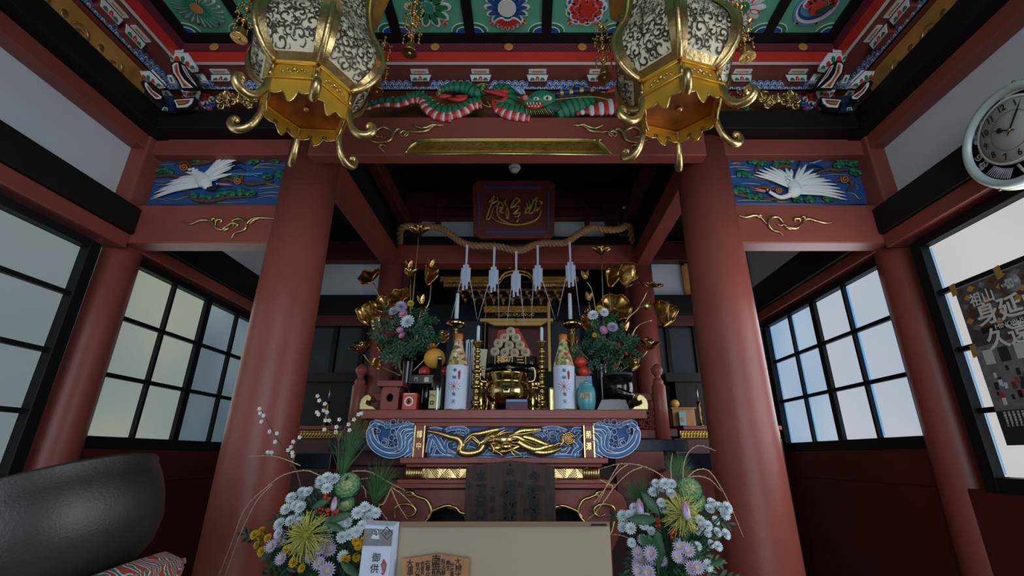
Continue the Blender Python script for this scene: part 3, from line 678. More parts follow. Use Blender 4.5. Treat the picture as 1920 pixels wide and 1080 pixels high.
scroll('gilt_scroll', 'gilt cloud scroll on the red beam under the right crane panel', q,
    [[(198, 738), (260, 752), (330, 735), (390, 755), (440, 810)], [(575, 905), (550, 880), (490, 860), (460, 810), (480, 755), (540, 755), (580, 800), (560, 822), (530, 810)], [(570, 790), (610, 830), (680, 845), (740, 810), (760, 770)], [(720, 790), (720, 765), (680, 765), (680, 790)], [(740, 800), (780, 765), (850, 780), (930, 800), (1010, 793)], [(590, 820), (620, 845), (655, 855)], [(400, 745), (380, 735), (370, 760)], [(735, 750), (760, 750), (760, 775)]], .0085, 'gilt scrolls under the crane panels')
q = Q(3, 640, 0, 2.1)
CL = [[(580, 705), (520, 705), (480, 735), (420, 742), (380, 740), (345, 765)], [(400, 700), (460, 720), (520, 700), (560, 712)], [(345, 770), (330, 750), (355, 735), (375, 752), (355, 772)], [(360, 760), (330, 725), (300, 740), (270, 790), (200, 800), (150, 780)], [(270, 790), (285, 740), (240, 715), (195, 735), (200, 765), (230, 770)], [(245, 855), (215, 825), (225, 815), (250, 820)], [(160, 760), (120, 740), (60, 745)]]
scroll('gilt_scroll', 'gilt vine scroll at the left end of the wide central beam', q, CL, .008, 'gilt vine scrolls at the ends of the central beam')
scroll('gilt_scroll', 'gilt vine scroll at the right end of the wide central beam', q, [[(1880-x, y) for x, y in cv] for cv in CL], .008, 'gilt vine scrolls at the ends of the central beam')
# long gilt blade-shaped strip on the central beam
t = thing('gilt_name_strip', 'long gilt strip with curved ends on the central beam', 'ornament', tuple(q(940, 860)))
o1 = [(358, 864), (385, 825), (430, 795), (475, 784), (1390, 784), (1440, 792), (1485, 825), (1520, 868)]
MB('gold_bright').prism([q(x, y, .004) for x, y in o1], (0, .012, 0)).build('plate', t)
MB('gold_dull').prism([q(x, y, .007) for x, y in [(395, 846), (425, 812), (480, 797), (1385, 797), (1440, 808), (1480, 848)]], (0, .01, 0)).build('inlay', t)
MB('gold_bright').tube(smooth([q(x, y, .006) for x, y in o1], 3), .0055, 6, 'gold_bright').tube([q(358, 864, .006), q(1520, 868, .006)], .006, 6, 'gold_bright').build('rim', t)

# dragon frieze above the central beam
q = Q(3, 640, 0, 2.12)
t = thing('dragon_relief', 'painted green dragon with pink striped belly, carved along the centre frieze', 'carving', tuple(q(900, 650)))
def body(pts, rad, name='body', off=(0, 0), green='green', top=True):
    rad = [r*1.22 for r in rad]; sp = smooth([q(x, y, .012) for x, y in pts], 7)
    MB('green').tube(sp, rad, 10, 'green', .7, (0, -1, 0), ms=['green', 'green', 'green_dk']).build(name, t)
    if not isinstance(rad, list): rad = [rad]
    rad = [r*1.0 for r in rad]
    bel = smooth([q(x, y+off[1], .03) for x, y in pts], 7)
    if off[1]: MB('pink').tube(bel, [r*.62 for r in rad], 8, 'pink', .6, (0, -1, 0), ms=['pink', 'petal_w', 'red_bright', 'red_bright']).build('belly', t)
    sc = MB('gold_paint')
    n = len(sp)
    for i in range(1, n-1, 2):
        rr = rad[min(len(rad)-1, int(i/n*len(rad)))]; d = (sp[i+1]-sp[i-1]).normalized(); up = V((-d.z, 0, d.x)); up = up if up.z > 0 else -up
        sc.tube([sp[i]+up*rr*.8+V((0, -.01, 0)), sp[i]+up*rr*1.45+d*.006], [.005, .001], 5, 'green_dk' if i % 4 == 1 else 'gold_paint')
    sc.build('back_spikes', t)
body([(140, 592), (230, 568), (330, 568), (400, 545), (450, 548), (480, 590), (540, 630), (620, 640)], [.008, .018, .024, .03, .036, .04], 'body', (0, 22))
body([(600, 640), (680, 620), (740, 585), (790, 578)], [.036, .034, .026], 'body', (0, 14))
body([(560, 508), (620, 492), (700, 495), (760, 520), (800, 500), (780, 485)], [.016, .028, .034, .026, .014])
body([(860, 520), (900, 500), (950, 545), (930, 600), (880, 600)], [.02, .035, .038, .03], 'body')
body([(870, 590), (930, 620), (1000, 635), (1060, 645)], [.03, .042, .04, .03], 'body', (0, 22))
body([(1210, 640), (1280, 610), (1350, 590), (1420, 560)], [.03, .05, .055, .03], 'body')
mb = MB('pink')
for k in range(9):
    f = k/8; c0 = q(1540-f*210, 595+f*42, .03+.004*math.sin(PI*f)); mb.ball(c0, .058*(1-f*.6), ('red_bright', 'petal_w')[k % 2], 12, (.55, .5, 1.0 if k < 6 else .6))
mb.build('striped_belly', t)
body([(1540, 545), (1590, 600), (1640, 600), (1690, 630)], [.02, .03, .026, .012], 'leg')
# red flames / mane
for s in ([(800, 510), (860, 520), (930, 540), (900, 570), (850, 560)], [(850, 560), (870, 610), (960, 610), (1040, 600)], [(870, 520), (920, 515), (960, 520)], [(600, 555), (660, 560), (700, 545), (640, 540)], [(900, 580), (940, 600), (990, 590)], [(620, 540), (560, 540), (530, 520)], [(1490, 520), (1550, 500), (1560, 540)]):
    MB('red_bright').tube(smooth([q(x, y, .035) for x, y in s], 5), [.006, .018, .016, .004], 7, 'red_bright', .6, (0, -1, 0)).build('flame', t)
hd = MB('green'); hd.ball(q(1130, 560, .05), .072, 'green', 14, (1.1, .6, .75)); hd.ball(q(1065, 575, .06), .042, 'green', 12, (1.2, .7, .7)); hd.ball(q(1180, 600, .04), .05, 'green_dk', 12, (1.2, .5, .8)); hd.ball(q(1035, 552, .085), .018, 'pink', 8)
hd.build('head', t)
mb = MB('red_bright'); mb.tube(smooth([q(1045, 590, .075), q(1085, 600, .085), q(1130, 590, .075)], 4), .014, 8, 'red_bright')
for k in range(9): mb.tube([q(1045+k*9, 578+(k % 2)*22, .1), q(1047+k*9, 590+(k % 2)*2, .1)], [.005, .002], 5, 'white')
mb.build('mouth', t)
mb = MB('white')
for ex, ey, r in ((1160, 552, .022), (1096, 556, .015)):
    mb.ball(q(ex, ey, .085), r, 'white', 10, (1.2, .5, .8)); mb.ball(q(ex, ey, .098), r*.5, 'gold_paint', 8, (1, .5, 1)); mb.ball(q(ex-2, ey, .105), r*.25, 'ink', 6)
mb.build('eye', t)
mb = MB('white'); mb.tube(smooth([q(1200, 530, .06), q(1280, 518, .06), q(1380, 505, .05), q(1485, 520, .045)], 5), [.014, .016, .013, .002], 8, ms=['navy', 'navy', 'gold_paint']); mb.tube(smooth([q(1210, 545, .05), q(1290, 540, .05), q(1350, 530, .04)], 4), [.01, .01, .002], 6, 'navy'); mb.build('horn', t)
for k in range(7): MB('navy').tube(smooth([q(1210+k*12, 540, .05), q(1250+k*14, 500-k % 3*10, .05), q(1290+k*16, 490, .045)], 3), [.009, .007, .002], 5, ('blue_lt', 'navy')[k % 2]).build('mane', t)
for k in range(4): MB('blue_lt').tube(smooth([q(960+k*14, 480+k*8, .05), q(985+k*12, 510, .05), q(1010+k*8, 530, .05)], 3), [.003, .008, .003], 5, ('blue_lt', 'petal_w')[k % 2]).build('mane', t)
mb = MB('gold_paint')
for k in range(14): mb.tube([q(1040+k*10, 610, .07), q(1046+k*12, 645, .06)], [.005, .001], 5, ('gold_paint', 'green')[k % 2])
for s in ([(1200, 560), (1300, 550), (1420, 545), (1500, 560)], [(780, 560), (800, 590), (840, 600), (820, 570)], [(760, 480), (800, 470), (830, 480)]): MB('gold_paint').tube(smooth([q(x, y, .06) for x, y in s], 5), .003, 5, 'gold_paint').build('whisker', t)
mb.build('beard', t)
for cx_, cy_ in ((790, 490), (545, 515), (1610, 625)):
    mb = MB('green')
    for k in range(4): mb.tube(smooth([q(cx_, cy_, .04), q(cx_+14*math.cos(k*.8-.6), cy_-10+12*k, .05), q(cx_+26*math.cos(k*.8-.6), cy_+8*k-8, .04)], 3), [.008, .006, .001], 5, 'green' if k % 2 else 'gold_paint')
    mb.build('claw', t)
# gilt lion-dog reliefs in the outer friezes
def beast(sx, label):
    c = P(430 if sx < 0 else 1470, 203, 2.15); t = thing('lion_relief', label, 'carving', tuple(c), 'gilt lion reliefs in the outer friezes')
    mir = lambda x: x if sx > 0 else 1906-x
    rnd = random.Random(5)
    mb = MB('gold')
    for k in range(16):
        x, y = 1428+rnd.random()*68, 172+rnd.random()*28
        mb.tube([P(mir(a), b, 2.12-.02*rnd.random()) for a, b in spiral(x, y, 1, 4+rnd.random()*7, rnd.random()*6, .9+rnd.random()*.5, 14)], [.002, .006, .010, .003], 6, 'gold')
    for k in range(4): mb.ball(P(mir(1432+k*16), 184+3*math.sin(k), 2.13), .04, 'gold', 10, (1.2, .5, .9))
    mb.build('lion_body', t)
    mb = MB('gold_bright')
    for k in range(5):
        mb.tube([P(mir(a), b, 2.1) for a, b in spiral(1385+k*11, 172+(k % 2)*6, 1, 6, k, 1.2, 14)], [.002, .005, .003], 6, 'gold_bright')
    mb.build('tail', t)
    for m_, n_, x0, x1 in (('red_bright', 7, 1370, 1420), ('blue', 7, 1490, 1525), ('red_bright', 12, 1510, 1560), ('petal_w', 4, 1505, 1545), ('green', 5, 1372, 1400), ('blue', 4, 1530, 1562)):
        mb = MB(m_)
        for k in range(n_):
            x = x0+(x1-x0)*rnd.random(); y = 176+rnd.random()*26
            mb.tube([P(mir(a), b, 2.14-.015*rnd.random()) for a, b in spiral(x, y, 1, 4+rnd.random()*6, rnd.random()*6, 1.0, 12)], [.003, .008, .003], 6, m_)
        mb.build('peony_scroll', t)
beast(-1, 'gilt and red lion relief in the frieze behind the left lantern')
beast(1, 'gilt and red lion relief in the frieze right of the right lantern')

# ---------------- hanging hexagonal lanterns ----------------
def ang(k, ph): return ph+k*PI/3
def lantern(cx, cy, ph, label, seed):
    Z0 = LZ
    t = thing('hanging_lantern', label, 'lantern', (cx, cy, Z0), 'pair of gilt hexagonal hanging lanterns')
    rnd = random.Random(seed)
    def pt(r, a, z): return V((cx+r*math.sin(a), cy-r*math.cos(a), Z0+z))
    prof = [(.150, .118), (.192, .14), (.235, .19), (.254, .25), (.250, .30), (.225, .36), (.198, .41), (.182, .47), (.172, .54), (.170, .61), (.182, .65), (.21, .68)]
    pz = smooth([V((r, 0, z)) for r, z in prof], 3)
    def prof_at(z):
        for i in range(len(pz)-1):
            if pz[i].z <= z <= pz[i+1].z: f = (z-pz[i].z)/(pz[i+1].z-pz[i].z); return pz[i].x*(1-f)+pz[i+1].x*f
        return pz[-1].x
    for k in range(6):
        a0, a1 = ang(k, ph), ang(k+1, ph)
        # panel with filigree
        mb = MB('cream')
        vs = []
        for p in pz[:-2]:
            vs += [pt(p.x*.985, a0, p.z), pt(p.x*.985, a1, p.z)]
        mb.add(vs, [(2*i, 2*i+1, 2*i+3, 2*i+2) for i in range(len(pz)-3)], 'cream', True); mb.build('panel', t)
        fg = MB('filigree')
        def onp(u, v, h=.002):
            A, B = pt(prof_at(v)+h, a0, v), pt(prof_at(v)+h, a1, v); return A+(B-A)*u
        def width(v): return prof_at(v)
        pos = []
        tries = 0
        while tries < 1500 and len(pos) < 74:
            tries += 1; v = .155+rnd.random()*.475; wd = width(v); u = .09+rnd.random()*.82
            X_, Y_ = (u-.5)*wd, v; r = rnd.uniform(.011, .023)
            if all((X_-x)**2+(Y_-y)**2 > (r+rr)**2*.95 for x, y, rr in pos) and abs(X_)+r*.8 < wd*.46: pos.append((X_, Y_, r))
        def rib(P2, w0, w1):
            n = len(P2); vs = []; fs = []
            for i, (x, y) in enumerate(P2):
                x2, y2 = P2[min(i+1, n-1)]; x1, y1 = P2[max(0, i-1)]; dx, dy_ = x2-x1, y2-y1; l = math.hypot(dx, dy_) or 1; nx, ny = -dy_/l, dx/l
                w_ = (w0+(w1-w0)*i/(n-1))*(.55+.45*math.sin(PI*i/(n-1)))
                for sg in (-1, 1):
                    yy = min(.64, max(.140, y+ny*w_*sg)); xx = x+nx*w_*sg; wd = width(yy); vs.append(onp(max(.13, min(.87, .5+xx/wd)), yy))
                if i: fs.append((2*i-2, 2*i-1, 2*i+1, 2*i))
            fg.add(vs, fs, 'filigree')
        for x, y, r in pos:
            s0 = rnd.random()*6.28; dr = rnd.choice((-1, 1)); tn = rnd.uniform(.8, 1.25)
            rib(spiral(x, y, r*1.25, r*.12, s0, dr*tn, 12), .0021, .0046)
            a = s0+rnd.uniform(-.6, .6)
            for q_ in range(4):
                b = a+q_*1.57; rib([(x+r*1.0*math.cos(b), y+r*1.0*math.sin(b)), (x+r*1.4*math.cos(b+.3*dr), y+r*1.4*math.sin(b+.3*dr)), (x+r*1.7*math.cos(b+.75*dr), y+r*1.7*math.sin(b+.75*dr)), (x+r*1.5*math.cos(b+1.1*dr), y+r*1.5*math.sin(b+1.1*dr))], .0026, .0014)
        fg.build('filigree', t)
        # moulded rib along each corner, wide flat frame
        cr = [pt(p.x+.004, a0, p.z) for p in pz]
        MB('gold').tube(cr, .0115, 8, 'gold', 1).build('corner_rib', t)
        fr = MB('gold')
        for e in (0, 1):
            vs = []
            for p in pz[:-2]:
                A, B = pt(p.x+.006, a0, p.z), pt(p.x+.006, a1, p.z)
                u0, u1 = (0, .155) if e == 0 else (.845, 1); vs += [A+(B-A)*u0, A+(B-A)*u1]
            fr.add(vs, [(2*i, 2*i+1, 2*i+3, 2*i+2) for i in range(len(pz)-3)], 'gold', True)
        A, B = pt(.153, a0, .116), pt(.153, a1, .116); A2, B2 = pt(.187, a0, .138), pt(.187, a1, .138); fr.add([A, B, B2, A2], [(0, 1, 2, 3)])
        fr.build('panel_frame', t)
        # base box side with raised border and small rosettes
        bx = MB('gold_lit')
        bx.add([pt(.158, a0, .04), pt(.158, a1, .04), pt(.148, a1, .116), pt(.148, a0, .116)], [(0, 1, 2, 3)])
        for (ra, za, rb, zb) in ((.170, .034, .163, .046), (.155, .108, .160, .122)):
            bx.add([pt(ra, a0, za), pt(ra, a1, za), pt(rb, a1, zb), pt(rb, a0, zb)], [(0, 1, 2, 3)])
            bx.add([pt(ra-.03, a0, za-.002), pt(ra-.03, a1, za-.002), pt(ra, a1, za), pt(ra, a0, za)], [(0, 1, 2, 3)])
            bx.tube([pt(ra, a0, za), pt(ra, a1, za)], .0035, 5)
        for (u0, u1, v0, v1) in ((.1, .9, .1, .18), (.1, .9, .82, .9), (.1, .13, .1, .9), (.87, .9, .1, .9)):
            def fp(u, v, h): A = pt(.158-.010*v+h, a0, .04+.072*v); B = pt(.158-.010*v+h, a1, .04+.072*v); return A+(B-A)*u
            bx.hexa([fp(u0, v0, .004), fp(u1, v0, .004), fp(u1, v1, .004), fp(u0, v1, .004)], [fp(u0, v0, 0), fp(u1, v0, 0), fp(u1, v1, 0), fp(u0, v1, 0)])
        bx.build('base_panel', t)
        ro = MB('gold_bright')
        for j in range(7): ro.ball(fp(.26+.08*j, .5+(.09 if j % 2 else -.07), .004), .006+.004*(j == 3), 'gold', 7)
        ro.build('rosette', t)
        MB('gold_bright').tube([pt(.160, a0, .035), pt(.150, a0, .118)], .008, 7).build('base_post', t)
        # scalloped apron below the box
        ap = MB('gold_lit'); n = 24; top = []; bot = []
        for i in range(n+1):
            u = i/n; A, B = pt(.160, a0, .036), pt(.160, a1, .036); A2, B2 = pt(.146, a0, -.03), pt(.146, a1, -.03)
            dip = .010+.030*abs(math.cos(PI*(u-.5)*1.0))**6+.018*abs(math.sin(PI*u*3))+.012*(abs(u-.5)*2)**5
            tp = A+(B-A)*u; bt = A2+(B2-A2)*u; d = (bt-tp).normalized(); top.append(tp); bot.append(tp+d*(.022+dip*1.1))
        for i in range(n):
            ap.add([top[i], top[i+1], bot[i+1], bot[i]], [(0, 1, 2, 3)], None, False)
        o = ap.build('apron', t, solid=.005)
        bt = MB('gold_bright'); bt.tube(bot, .0032, 5)
        for u, dd in ((.5, .03),):
            c0 = top[12]+(bot[12]-top[12])*.45
            ax_ = (top[13]-top[11]).normalized(); dn = (bot[12]-top[12]).normalized(); out = ax_.cross(dn)
            for sg in (-1, 1): bt.tube([c0+ax_*x*sg+dn*y+out*.004 for x, y in spiral(.026, .004, .002, .011, 0, 1.1, 10)], .0014, 4, 'ink')
            for q_ in range(3): bt.ball(c0+ax_*.005*math.cos(q_*2.1)+dn*(.005*math.sin(q_*2.1)-.006), .003, 'ink', 5)
        bt.build('apron_edge', t)
        # curled foot
        base = pt(.152, a0, .02); o_ = V((math.sin(a0), -math.cos(a0), 0)); Zv = V((0, 0, 1))
        ft = [base+o_*x+Zv*y for x, y in [(0, .03), (.006, 0), (.012, -.035), (.03, -.075), (.058, -.098), (.088, -.098), (.104, -.08), (.104, -.062), (.092, -.052), (.082, -.06), (.086, -.07)]]
        MB('gold').tube(smooth(ft, 3), [.014, .013, .013, .014, .015, .015, .014, .012, .009, .006], 10, 'gold').build('curled_foot', t)
    # floor plate and inner walls of the base
    MB('copper').prism([pt(.15, ang(k, ph), .034) for k in range(6)], (0, 0, .008)).build('bottom_plate', t)
    MB('brass').ball((cx, cy, Z0+.028), .012, 'gold', 8).build('bottom_knob', t)
    # canopy and hanger
    cp = MB('gold'); cp.lathe([(.19, .67), (.26, .70), (.265, .715), (.16, .78), (.07, .86), (.03, .89), (.04, .92), (.01, .96)], (cx, cy, Z0), 6, 'gold', sm=False, ph=ph-PI/2+PI/3*0)
    cp.build('canopy', t)
    MB('gold_dull').tube([(cx, cy, Z0+.8), (cx, cy, 2.28)], .006, 8).build('hanger_rod', t)
LZ = 1.21
lantern(-.722, 1.40, .60, 'left gilt hexagonal lantern with arabesque panels, hanging before the left column', 3)
lantern(.690, 1.40, -.237, 'right gilt hexagonal lantern with arabesque panels, hanging before the right column', 11)

# bell pendants hanging round the lantern canopies
def pendant(px, ytop, ybell, dy, label, n=5):
    pb = P(px, ybell, dy); t = thing('bell_pendant', label, 'pendant', tuple(pb), 'gilt bell pendants by the lanterns')
    x, y = pb.x, pb.y; L = min(2.25, pb.z+.30)-pb.z
    s = MB('gold_leaf'); s.tube([(x, y, pb.z+.02), (x, y, pb.z+L)], .0022, 5)
    k = 0; z = pb.z+.07
    while z < pb.z+L: s.ball((x, y, z), .0052, 'gold_leaf', 6); z += .014
    s.build('beaded_chain', t)
    MB('gold_leaf').lathe([(.031, 0), (.030, .006), (.024, .012), (.019, .03), (.016, .046), (.008, .056), (.004, .062)], (x, y, pb.z), 14).ball((x, y, pb.z+.002), .008, None, 7).build('bell', t)
    z = pb.z+.085; j = 0
    while z < pb.z+L:
        mb = MB('gold_leaf')
        mb.lathe([(.004, 0), (.014, .004), (.01, .012), (.003, .02)], (x, y, z), 8)
        for q_ in range(4):
            an = q_*PI/2+j*.7; ex, ey = x+.032*math.cos(an), y+.032*math.sin(an)
            mb.tube(smooth([(x, y, z+.012), ((x+ex)/2, (y+ey)/2, z+.026), (ex, ey, z+.008)], 3), .002, 5)
            mb.tube([(ex, ey, z+.008), (ex, ey, z-.028)], .0015, 4); mb.ball((ex, ey, z-.008), .005, None, 6); mb.ball((ex, ey, z-.03), .006, None, 6)
            mb.petal((ex, ey, z+.01), (math.cos(an), math.sin(an), .4), (0, 0, 1), .014, .012)
        mb.build('flower_tier', t); z += .062; j += 1
pendant(448, 0, 72, 1.36, 'gilt bell pendant left of the left lantern')
pendant(768, 0, 100, 1.42, 'gilt bell pendant hanging right of the left lantern, in full view')
pendant(706, 40, 172, 1.62, 'gilt bell pendant half behind the right side of the left lantern')
pendant(1134, 0, 146, 1.50, 'long gilt bell pendant just left of the right lantern')
pendant(1402, 0, 108, 1.36, 'gilt bell pendant right of the right lantern')

# ---------------- name plaque, rope, paper streamers ----------------
q = Q(2.842, 640, 280, 3.66)
c = q(920, 470); t = thing('name_plaque', 'dark red wooden plaque with gold cursive characters above the rope', 'plaque', tuple(c))
def pl(x, y, n=0): # plaque leans forward at the top
    p = q(x, y, n); p.y -= (470-y)/270*.09; 
    return p
oc = [(735, 195), (1108, 195), (1137, 215), (1134, 452), (1110, 472), (738, 472), (705, 450), (703, 215)]
MB('plaque_red').prism([pl(*p) for p in oc], (0, .04, 0)).build('board', t, bevel=.004)
b = MB('blue')
for a, d in (((765, 222), (1065, 232)), ((770, 438), (1085, 447)), ((733, 248), (740, 430)), ((1098, 250), (1106, 430))):
    (x0, y0), (x1, y1) = a, d; b.prism([pl(x0, y0, .003), pl(x1, y0, .003), pl(x1, y1, .003), pl(x0, y1, .003)], (0, .004, 0))
b.build('blue_border', t)
g = MB('gold_paint')
strokes = [[(785, 300), (800, 290), (815, 270), (805, 300), (790, 335), (775, 375), (790, 378), (805, 345), (815, 320)],
 [(790, 315), (815, 300), (835, 292)], [(832, 270), (838, 300), (830, 345), (850, 380), (905, 404), (960, 404)], [(820, 320), (850, 300), (862, 320), (845, 345), (870, 350)], [(835, 330), (855, 325), (850, 350)],
 [(880, 285), (872, 300), (882, 318)], [(884, 320), (892, 350), (885, 378), (878, 350), (890, 315)], [(935, 275), (915, 300), (905, 325), (930, 310), (948, 285)], [(915, 325), (945, 318), (940, 335), (918, 355), (950, 350), (945, 365), (920, 370)], [(930, 275), (950, 290), (940, 300)], [(945, 370), (940, 388), (930, 395)],
 [(985, 295), (992, 320), (980, 350), (1000, 345)], [(1000, 290), (1005, 320), (990, 330), (975, 325)], [(1015, 280), (1020, 300), (1000, 345), (1015, 350), (1035, 320)], [(1020, 300), (1040, 275), (1035, 310), (1030, 345)], [(1045, 320), (1040, 340), (1060, 320)], [(1050, 290), (1068, 300), (1060, 310)], [(1060, 330), (1062, 350), (1040, 380), (1000, 398), (940, 408), (870, 402), (820, 385), (800, 365)]]
for s_ in strokes: g.tube(smooth([pl(x, y, .01) for x, y in s_], 5), [.004, .0095, .008, .004], 7)
g.build('lettering', t)
for hx in (812, 1040): MB('black_wood').tube([pl(hx, 466, -.02), q(hx, 500, .0)], .005, 6).build('hook', t)

rp = [(322, 418), (400, 412), (480, 412), (540, 425), (590, 460), (640, 495), (700, 512), (780, 515), (850, 520), (920, 538), (970, 535), (1020, 512), (1080, 500), (1140, 500), (1200, 495), (1250, 460), (1300, 430), (1350, 415), (1420, 428), (1480, 425), (1530, 412)]
qr = Q(2.842, 640, 280, 3.5)
path = smooth([V((-1.06, 3.79, qr(322, 418).z+.0))]+[qr(*p) for p in rp]+[V((1.06, 3.79, qr(1530, 412).z+.0))], 16)
t = thing('straw_rope', 'thick twisted straw rope hung across the altar below the plaque', 'rope', tuple(path[len(path)//2]))
for st in range(3):
    pp = []
    for i, p in enumerate(path):
        d = (path[min(i+1, len(path)-1)]-path[max(0, i-1)]).normalized(); a = d.cross(V((0, 1, 0))).normalized(); b = d.cross(a)
        an = i*.42+st*2*PI/3; rr = .0155; pp.append(p+a*math.cos(an)*rr+b*math.sin(an)*rr)
    MB('rope').tube(pp, .0155, 8).build('strand', t)
for st in (0, 1): 
    e = path[0 if st == 0 else -1]; mb = MB('rope')
    for k in range(9): mb.tube([e, e+V(((-1 if st == 0 else 1)*.05, random.uniform(-.02, .02), random.uniform(-.03, .04)))], .002, 4)
    mb.build('frayed_end', t)
def streamer(px, y0, dx, label, seed):
    """folded zigzag paper strips (shide)"""
    rnd = random.Random(seed); c = P(px, y0, 3.46); t = thing('paper_streamer', label, 'streamer', tuple(c), 'folded paper streamers on the straw rope')
    s = mpp(3.46, c.z); H = lambda x, y, n=0: V((c.x+x*s, c.y-n, c.z-y*s))
    def strip(x0, y0_, x1, y1, w_, n, name='paper_fold'):
        MB('paper').hexa([H(x0-w_, y0_, n), H(x0+w_, y0_, n), H(x1+w_, y1, n), H(x1-w_, y1, n)], [H(x0-w_, y0_, n-.002), H(x0+w_, y0_, n-.002), H(x1+w_, y1, n-.002), H(x1-w_, y1, n-.002)]).build(name, t)
    strip(-.7, -3, 0, 42, 1.4, .006); strip(1, -3, .6, 42, 1.3, .003)
    for k, (x, a, b, w_) in enumerate(((-7, 44, 74, 1.9), (-3.6, 38, 88, 2.0), (0, 34, 78, 2.0), (3.4, 38, 86, 2.0), (7, 44, 72, 1.9))): strip(x, a, x+rnd.uniform(-.6, .4), b, w_, .004*(k % 2)+.002*k)
    for sg in (-1, 1):
        e = dx[0] if sg < 0 else dx[1]
        pts = smooth([H(sg*8, 66), H(sg*8+e*.35, 92), H(sg*8+e*.7, 118), H(sg*8+e, 142)], 4)
        MB('paper').tube(pts, [.0035, .003, .002, .001], 4, 'paper', .3, (0, -1, 0)).build('paper_tail', t)
streamer(876, 462, (-14, 16), 'paper streamer at the left end of the rope, over the candle', 1)
streamer(927, 466, (-18, 4), 'second paper streamer from the left, left of the middle one', 2)
streamer(968, 474, (-8, 8), 'middle paper streamer hanging lowest from the rope', 3)
streamer(1008, 463, (-4, 22), 'second paper streamer from the right, right of the middle one', 4)
streamer(1068, 457, (-18, 6), 'paper streamer at the right end of the rope, over the right candle', 5)

# smoke detector
t = thing('smoke_detector', 'small round white smoke detector on the black ceiling behind the beam', 'detector', tuple(P(965, 308, 3.5)))
c = V((P(965, 316, 3.5).x, 3.5, 2.45)); 
MB('white').lathe([(.055, 0), (.055, -.015), (.05, -.025)], c, 20).build('base', t); MB('white').lathe([(.035, -.025), (.04, -.035), (.035, -.05), (.012, -.055)], c, 16).build('sensor_head', t)
# framed picture on the rear wall
t = thing('picture_frame', 'light wooden framed picture on the rear wall beside the right column', 'picture', tuple(P(1294, 560, 3.98)))
a, b = P(1284, 560, 3.98), P(1306, 496, 3.98); a.x += 0; b.x = a.x+.26
mb = MB('new_wood').box(a.x, b.x, 3.955, 3.985, a.z, a.z+.02).box(a.x, b.x, 3.955, 3.985, b.z-.02, b.z).box(a.x, a.x+.02, 3.955, 3.985, a.z, b.z).box(b.x-.02, b.x, 3.955, 3.985, a.z, b.z); mb.build('picture_border', t)
MB('ochre').box(a.x+.02, b.x-.02, 3.97, 3.985, a.z+.02, b.z-.02).build('print', t)

# ---------------- wall clock ----------------
R_ = .195; CC = V((1.95, 1.432, 1.142))
t = thing('wall_clock', 'round pale wall clock with glass rim reading ten past ten, on the right wall', 'clock', tuple(CC+V((.03, 0, -R_))))
def K(a, r, n=0): return V((CC.x-n, CC.y-r*math.sin(a), CC.z+r*math.cos(a)))   # clockwise angle as seen from inside
ax = (-1, 0, 0)
MB('clock_rim').lathe([(R_*1.02, -.05), (R_*1.03, -.01), (R_, .012), (R_*.93, .02), (R_*.86, .014), (R_*.84, .0)], CC, 64, ax=ax, cap=False).build('rim', t)
MB('gold_pale').lathe([(R_*1.03, -.055), (R_*1.05, -.03), (R_*1.03, -.005)], CC, 64, ax=ax, cap=False).build('outer_band', t)
MB('clock_dark').lathe([(R_*.85, -.02), (0.001, -.02)], CC, 48, ax=ax).build('back_plate', t)
rnd = random.Random(3)
for k in range(34):
    a = rnd.uniform(0, 2*PI); r = R_*rnd.uniform(.68, .8)
    if 3.6 < a < 4.3 or 2.7 < a < 3.3: continue
    c0 = K(a, r, -.006); MB('pearl').tube([c0+V((0, u, v)) for u, v in spiral(0, 0, .003, .016, a, 1.3, 12)], .003, 5).build('filigree_scroll', t)
mb = MB('pearl')
for k in range(12): a = 3.55+k*.055; mb.tube([K(a, R_*.62, -.005), K(a+.05, R_*.82, -.002)], .0022, 5, 'pearl')
for k in range(4): mb.tube([K(2.9+k*.1, R_*.6, -.005), K(2.85+k*.12, R_*.82, -.002)], .002, 5, 'silver')
mb.tube([K(3.35, R_*.6, 0), K(3.2, R_*.84, .002)], .005, 5, 'clock_rim'); mb.tube([K(2.6, R_*.62, 0), K(2.5, R_*.84, .002)], .005, 5, 'clock_rim'); mb.build('pendulum_window', t)
dc = CC+V((0, 0, R_*.12)); CC0 = CC; CC = dc
MB('clock_face').lathe([(R_*.62, -.01), (R_*.62, .002), (0.001, .002)], CC, 48, ax=ax).build('dial', t)
MB('white').lathe([(R_*.66, -.012), (R_*.665, .004), (R_*.62, .004)], CC, 48, ax=ax, cap=False).build('dial_ring', t)
for h in range(1, 13):
    a = h*PI/6; p = K(a, R_*.51, .0045); text(str(h), R_*.19, p, RIGHTW, 'ink', t, 'numeral', .0004, bold=.0006, sx=.8)
mb = MB('ink')
for h in range(60):
    a = h*PI/30; mb.box(*sorted((CC.x-.004, CC.x-.0025)), K(a, R_*.38).y-.0012, K(a, R_*.38).y+.0012, K(a, R_*.38).z-.0012, K(a, R_*.38).z+.0012)
mb.build('minute_marks', t)
def hand(a, L, w_, name):
    d = V((0, -math.sin(a), math.cos(a))); s_ = V((0, math.cos(a), math.sin(a))); c0 = V((CC.x-.009, CC.y, CC.z))
    mb = MB('ink').prism([c0-d*.02-s_*w_*.5, c0-d*.02+s_*w_*.5, c0+d*L*.55+s_*w_, c0+d*L, c0+d*L*.55-s_*w_], (.0015, 0, 0))
    if L < .09: mb.lathe([(.007, 0), (.011, .001), (.007, .002)], c0+d*L*.55, 12, ax=ax)
    mb.build(name, t)
hand(305*PI/180, R_*.36, .003, 'hour_hand'); hand(45*PI/180-.05, R_*.56, .0035, 'minute_hand')
MB('brass').lathe([(.006, .008), (.006, .012), (.001, .013)], CC, 10, ax=ax).build('hand_cap', t)
CC = CC0
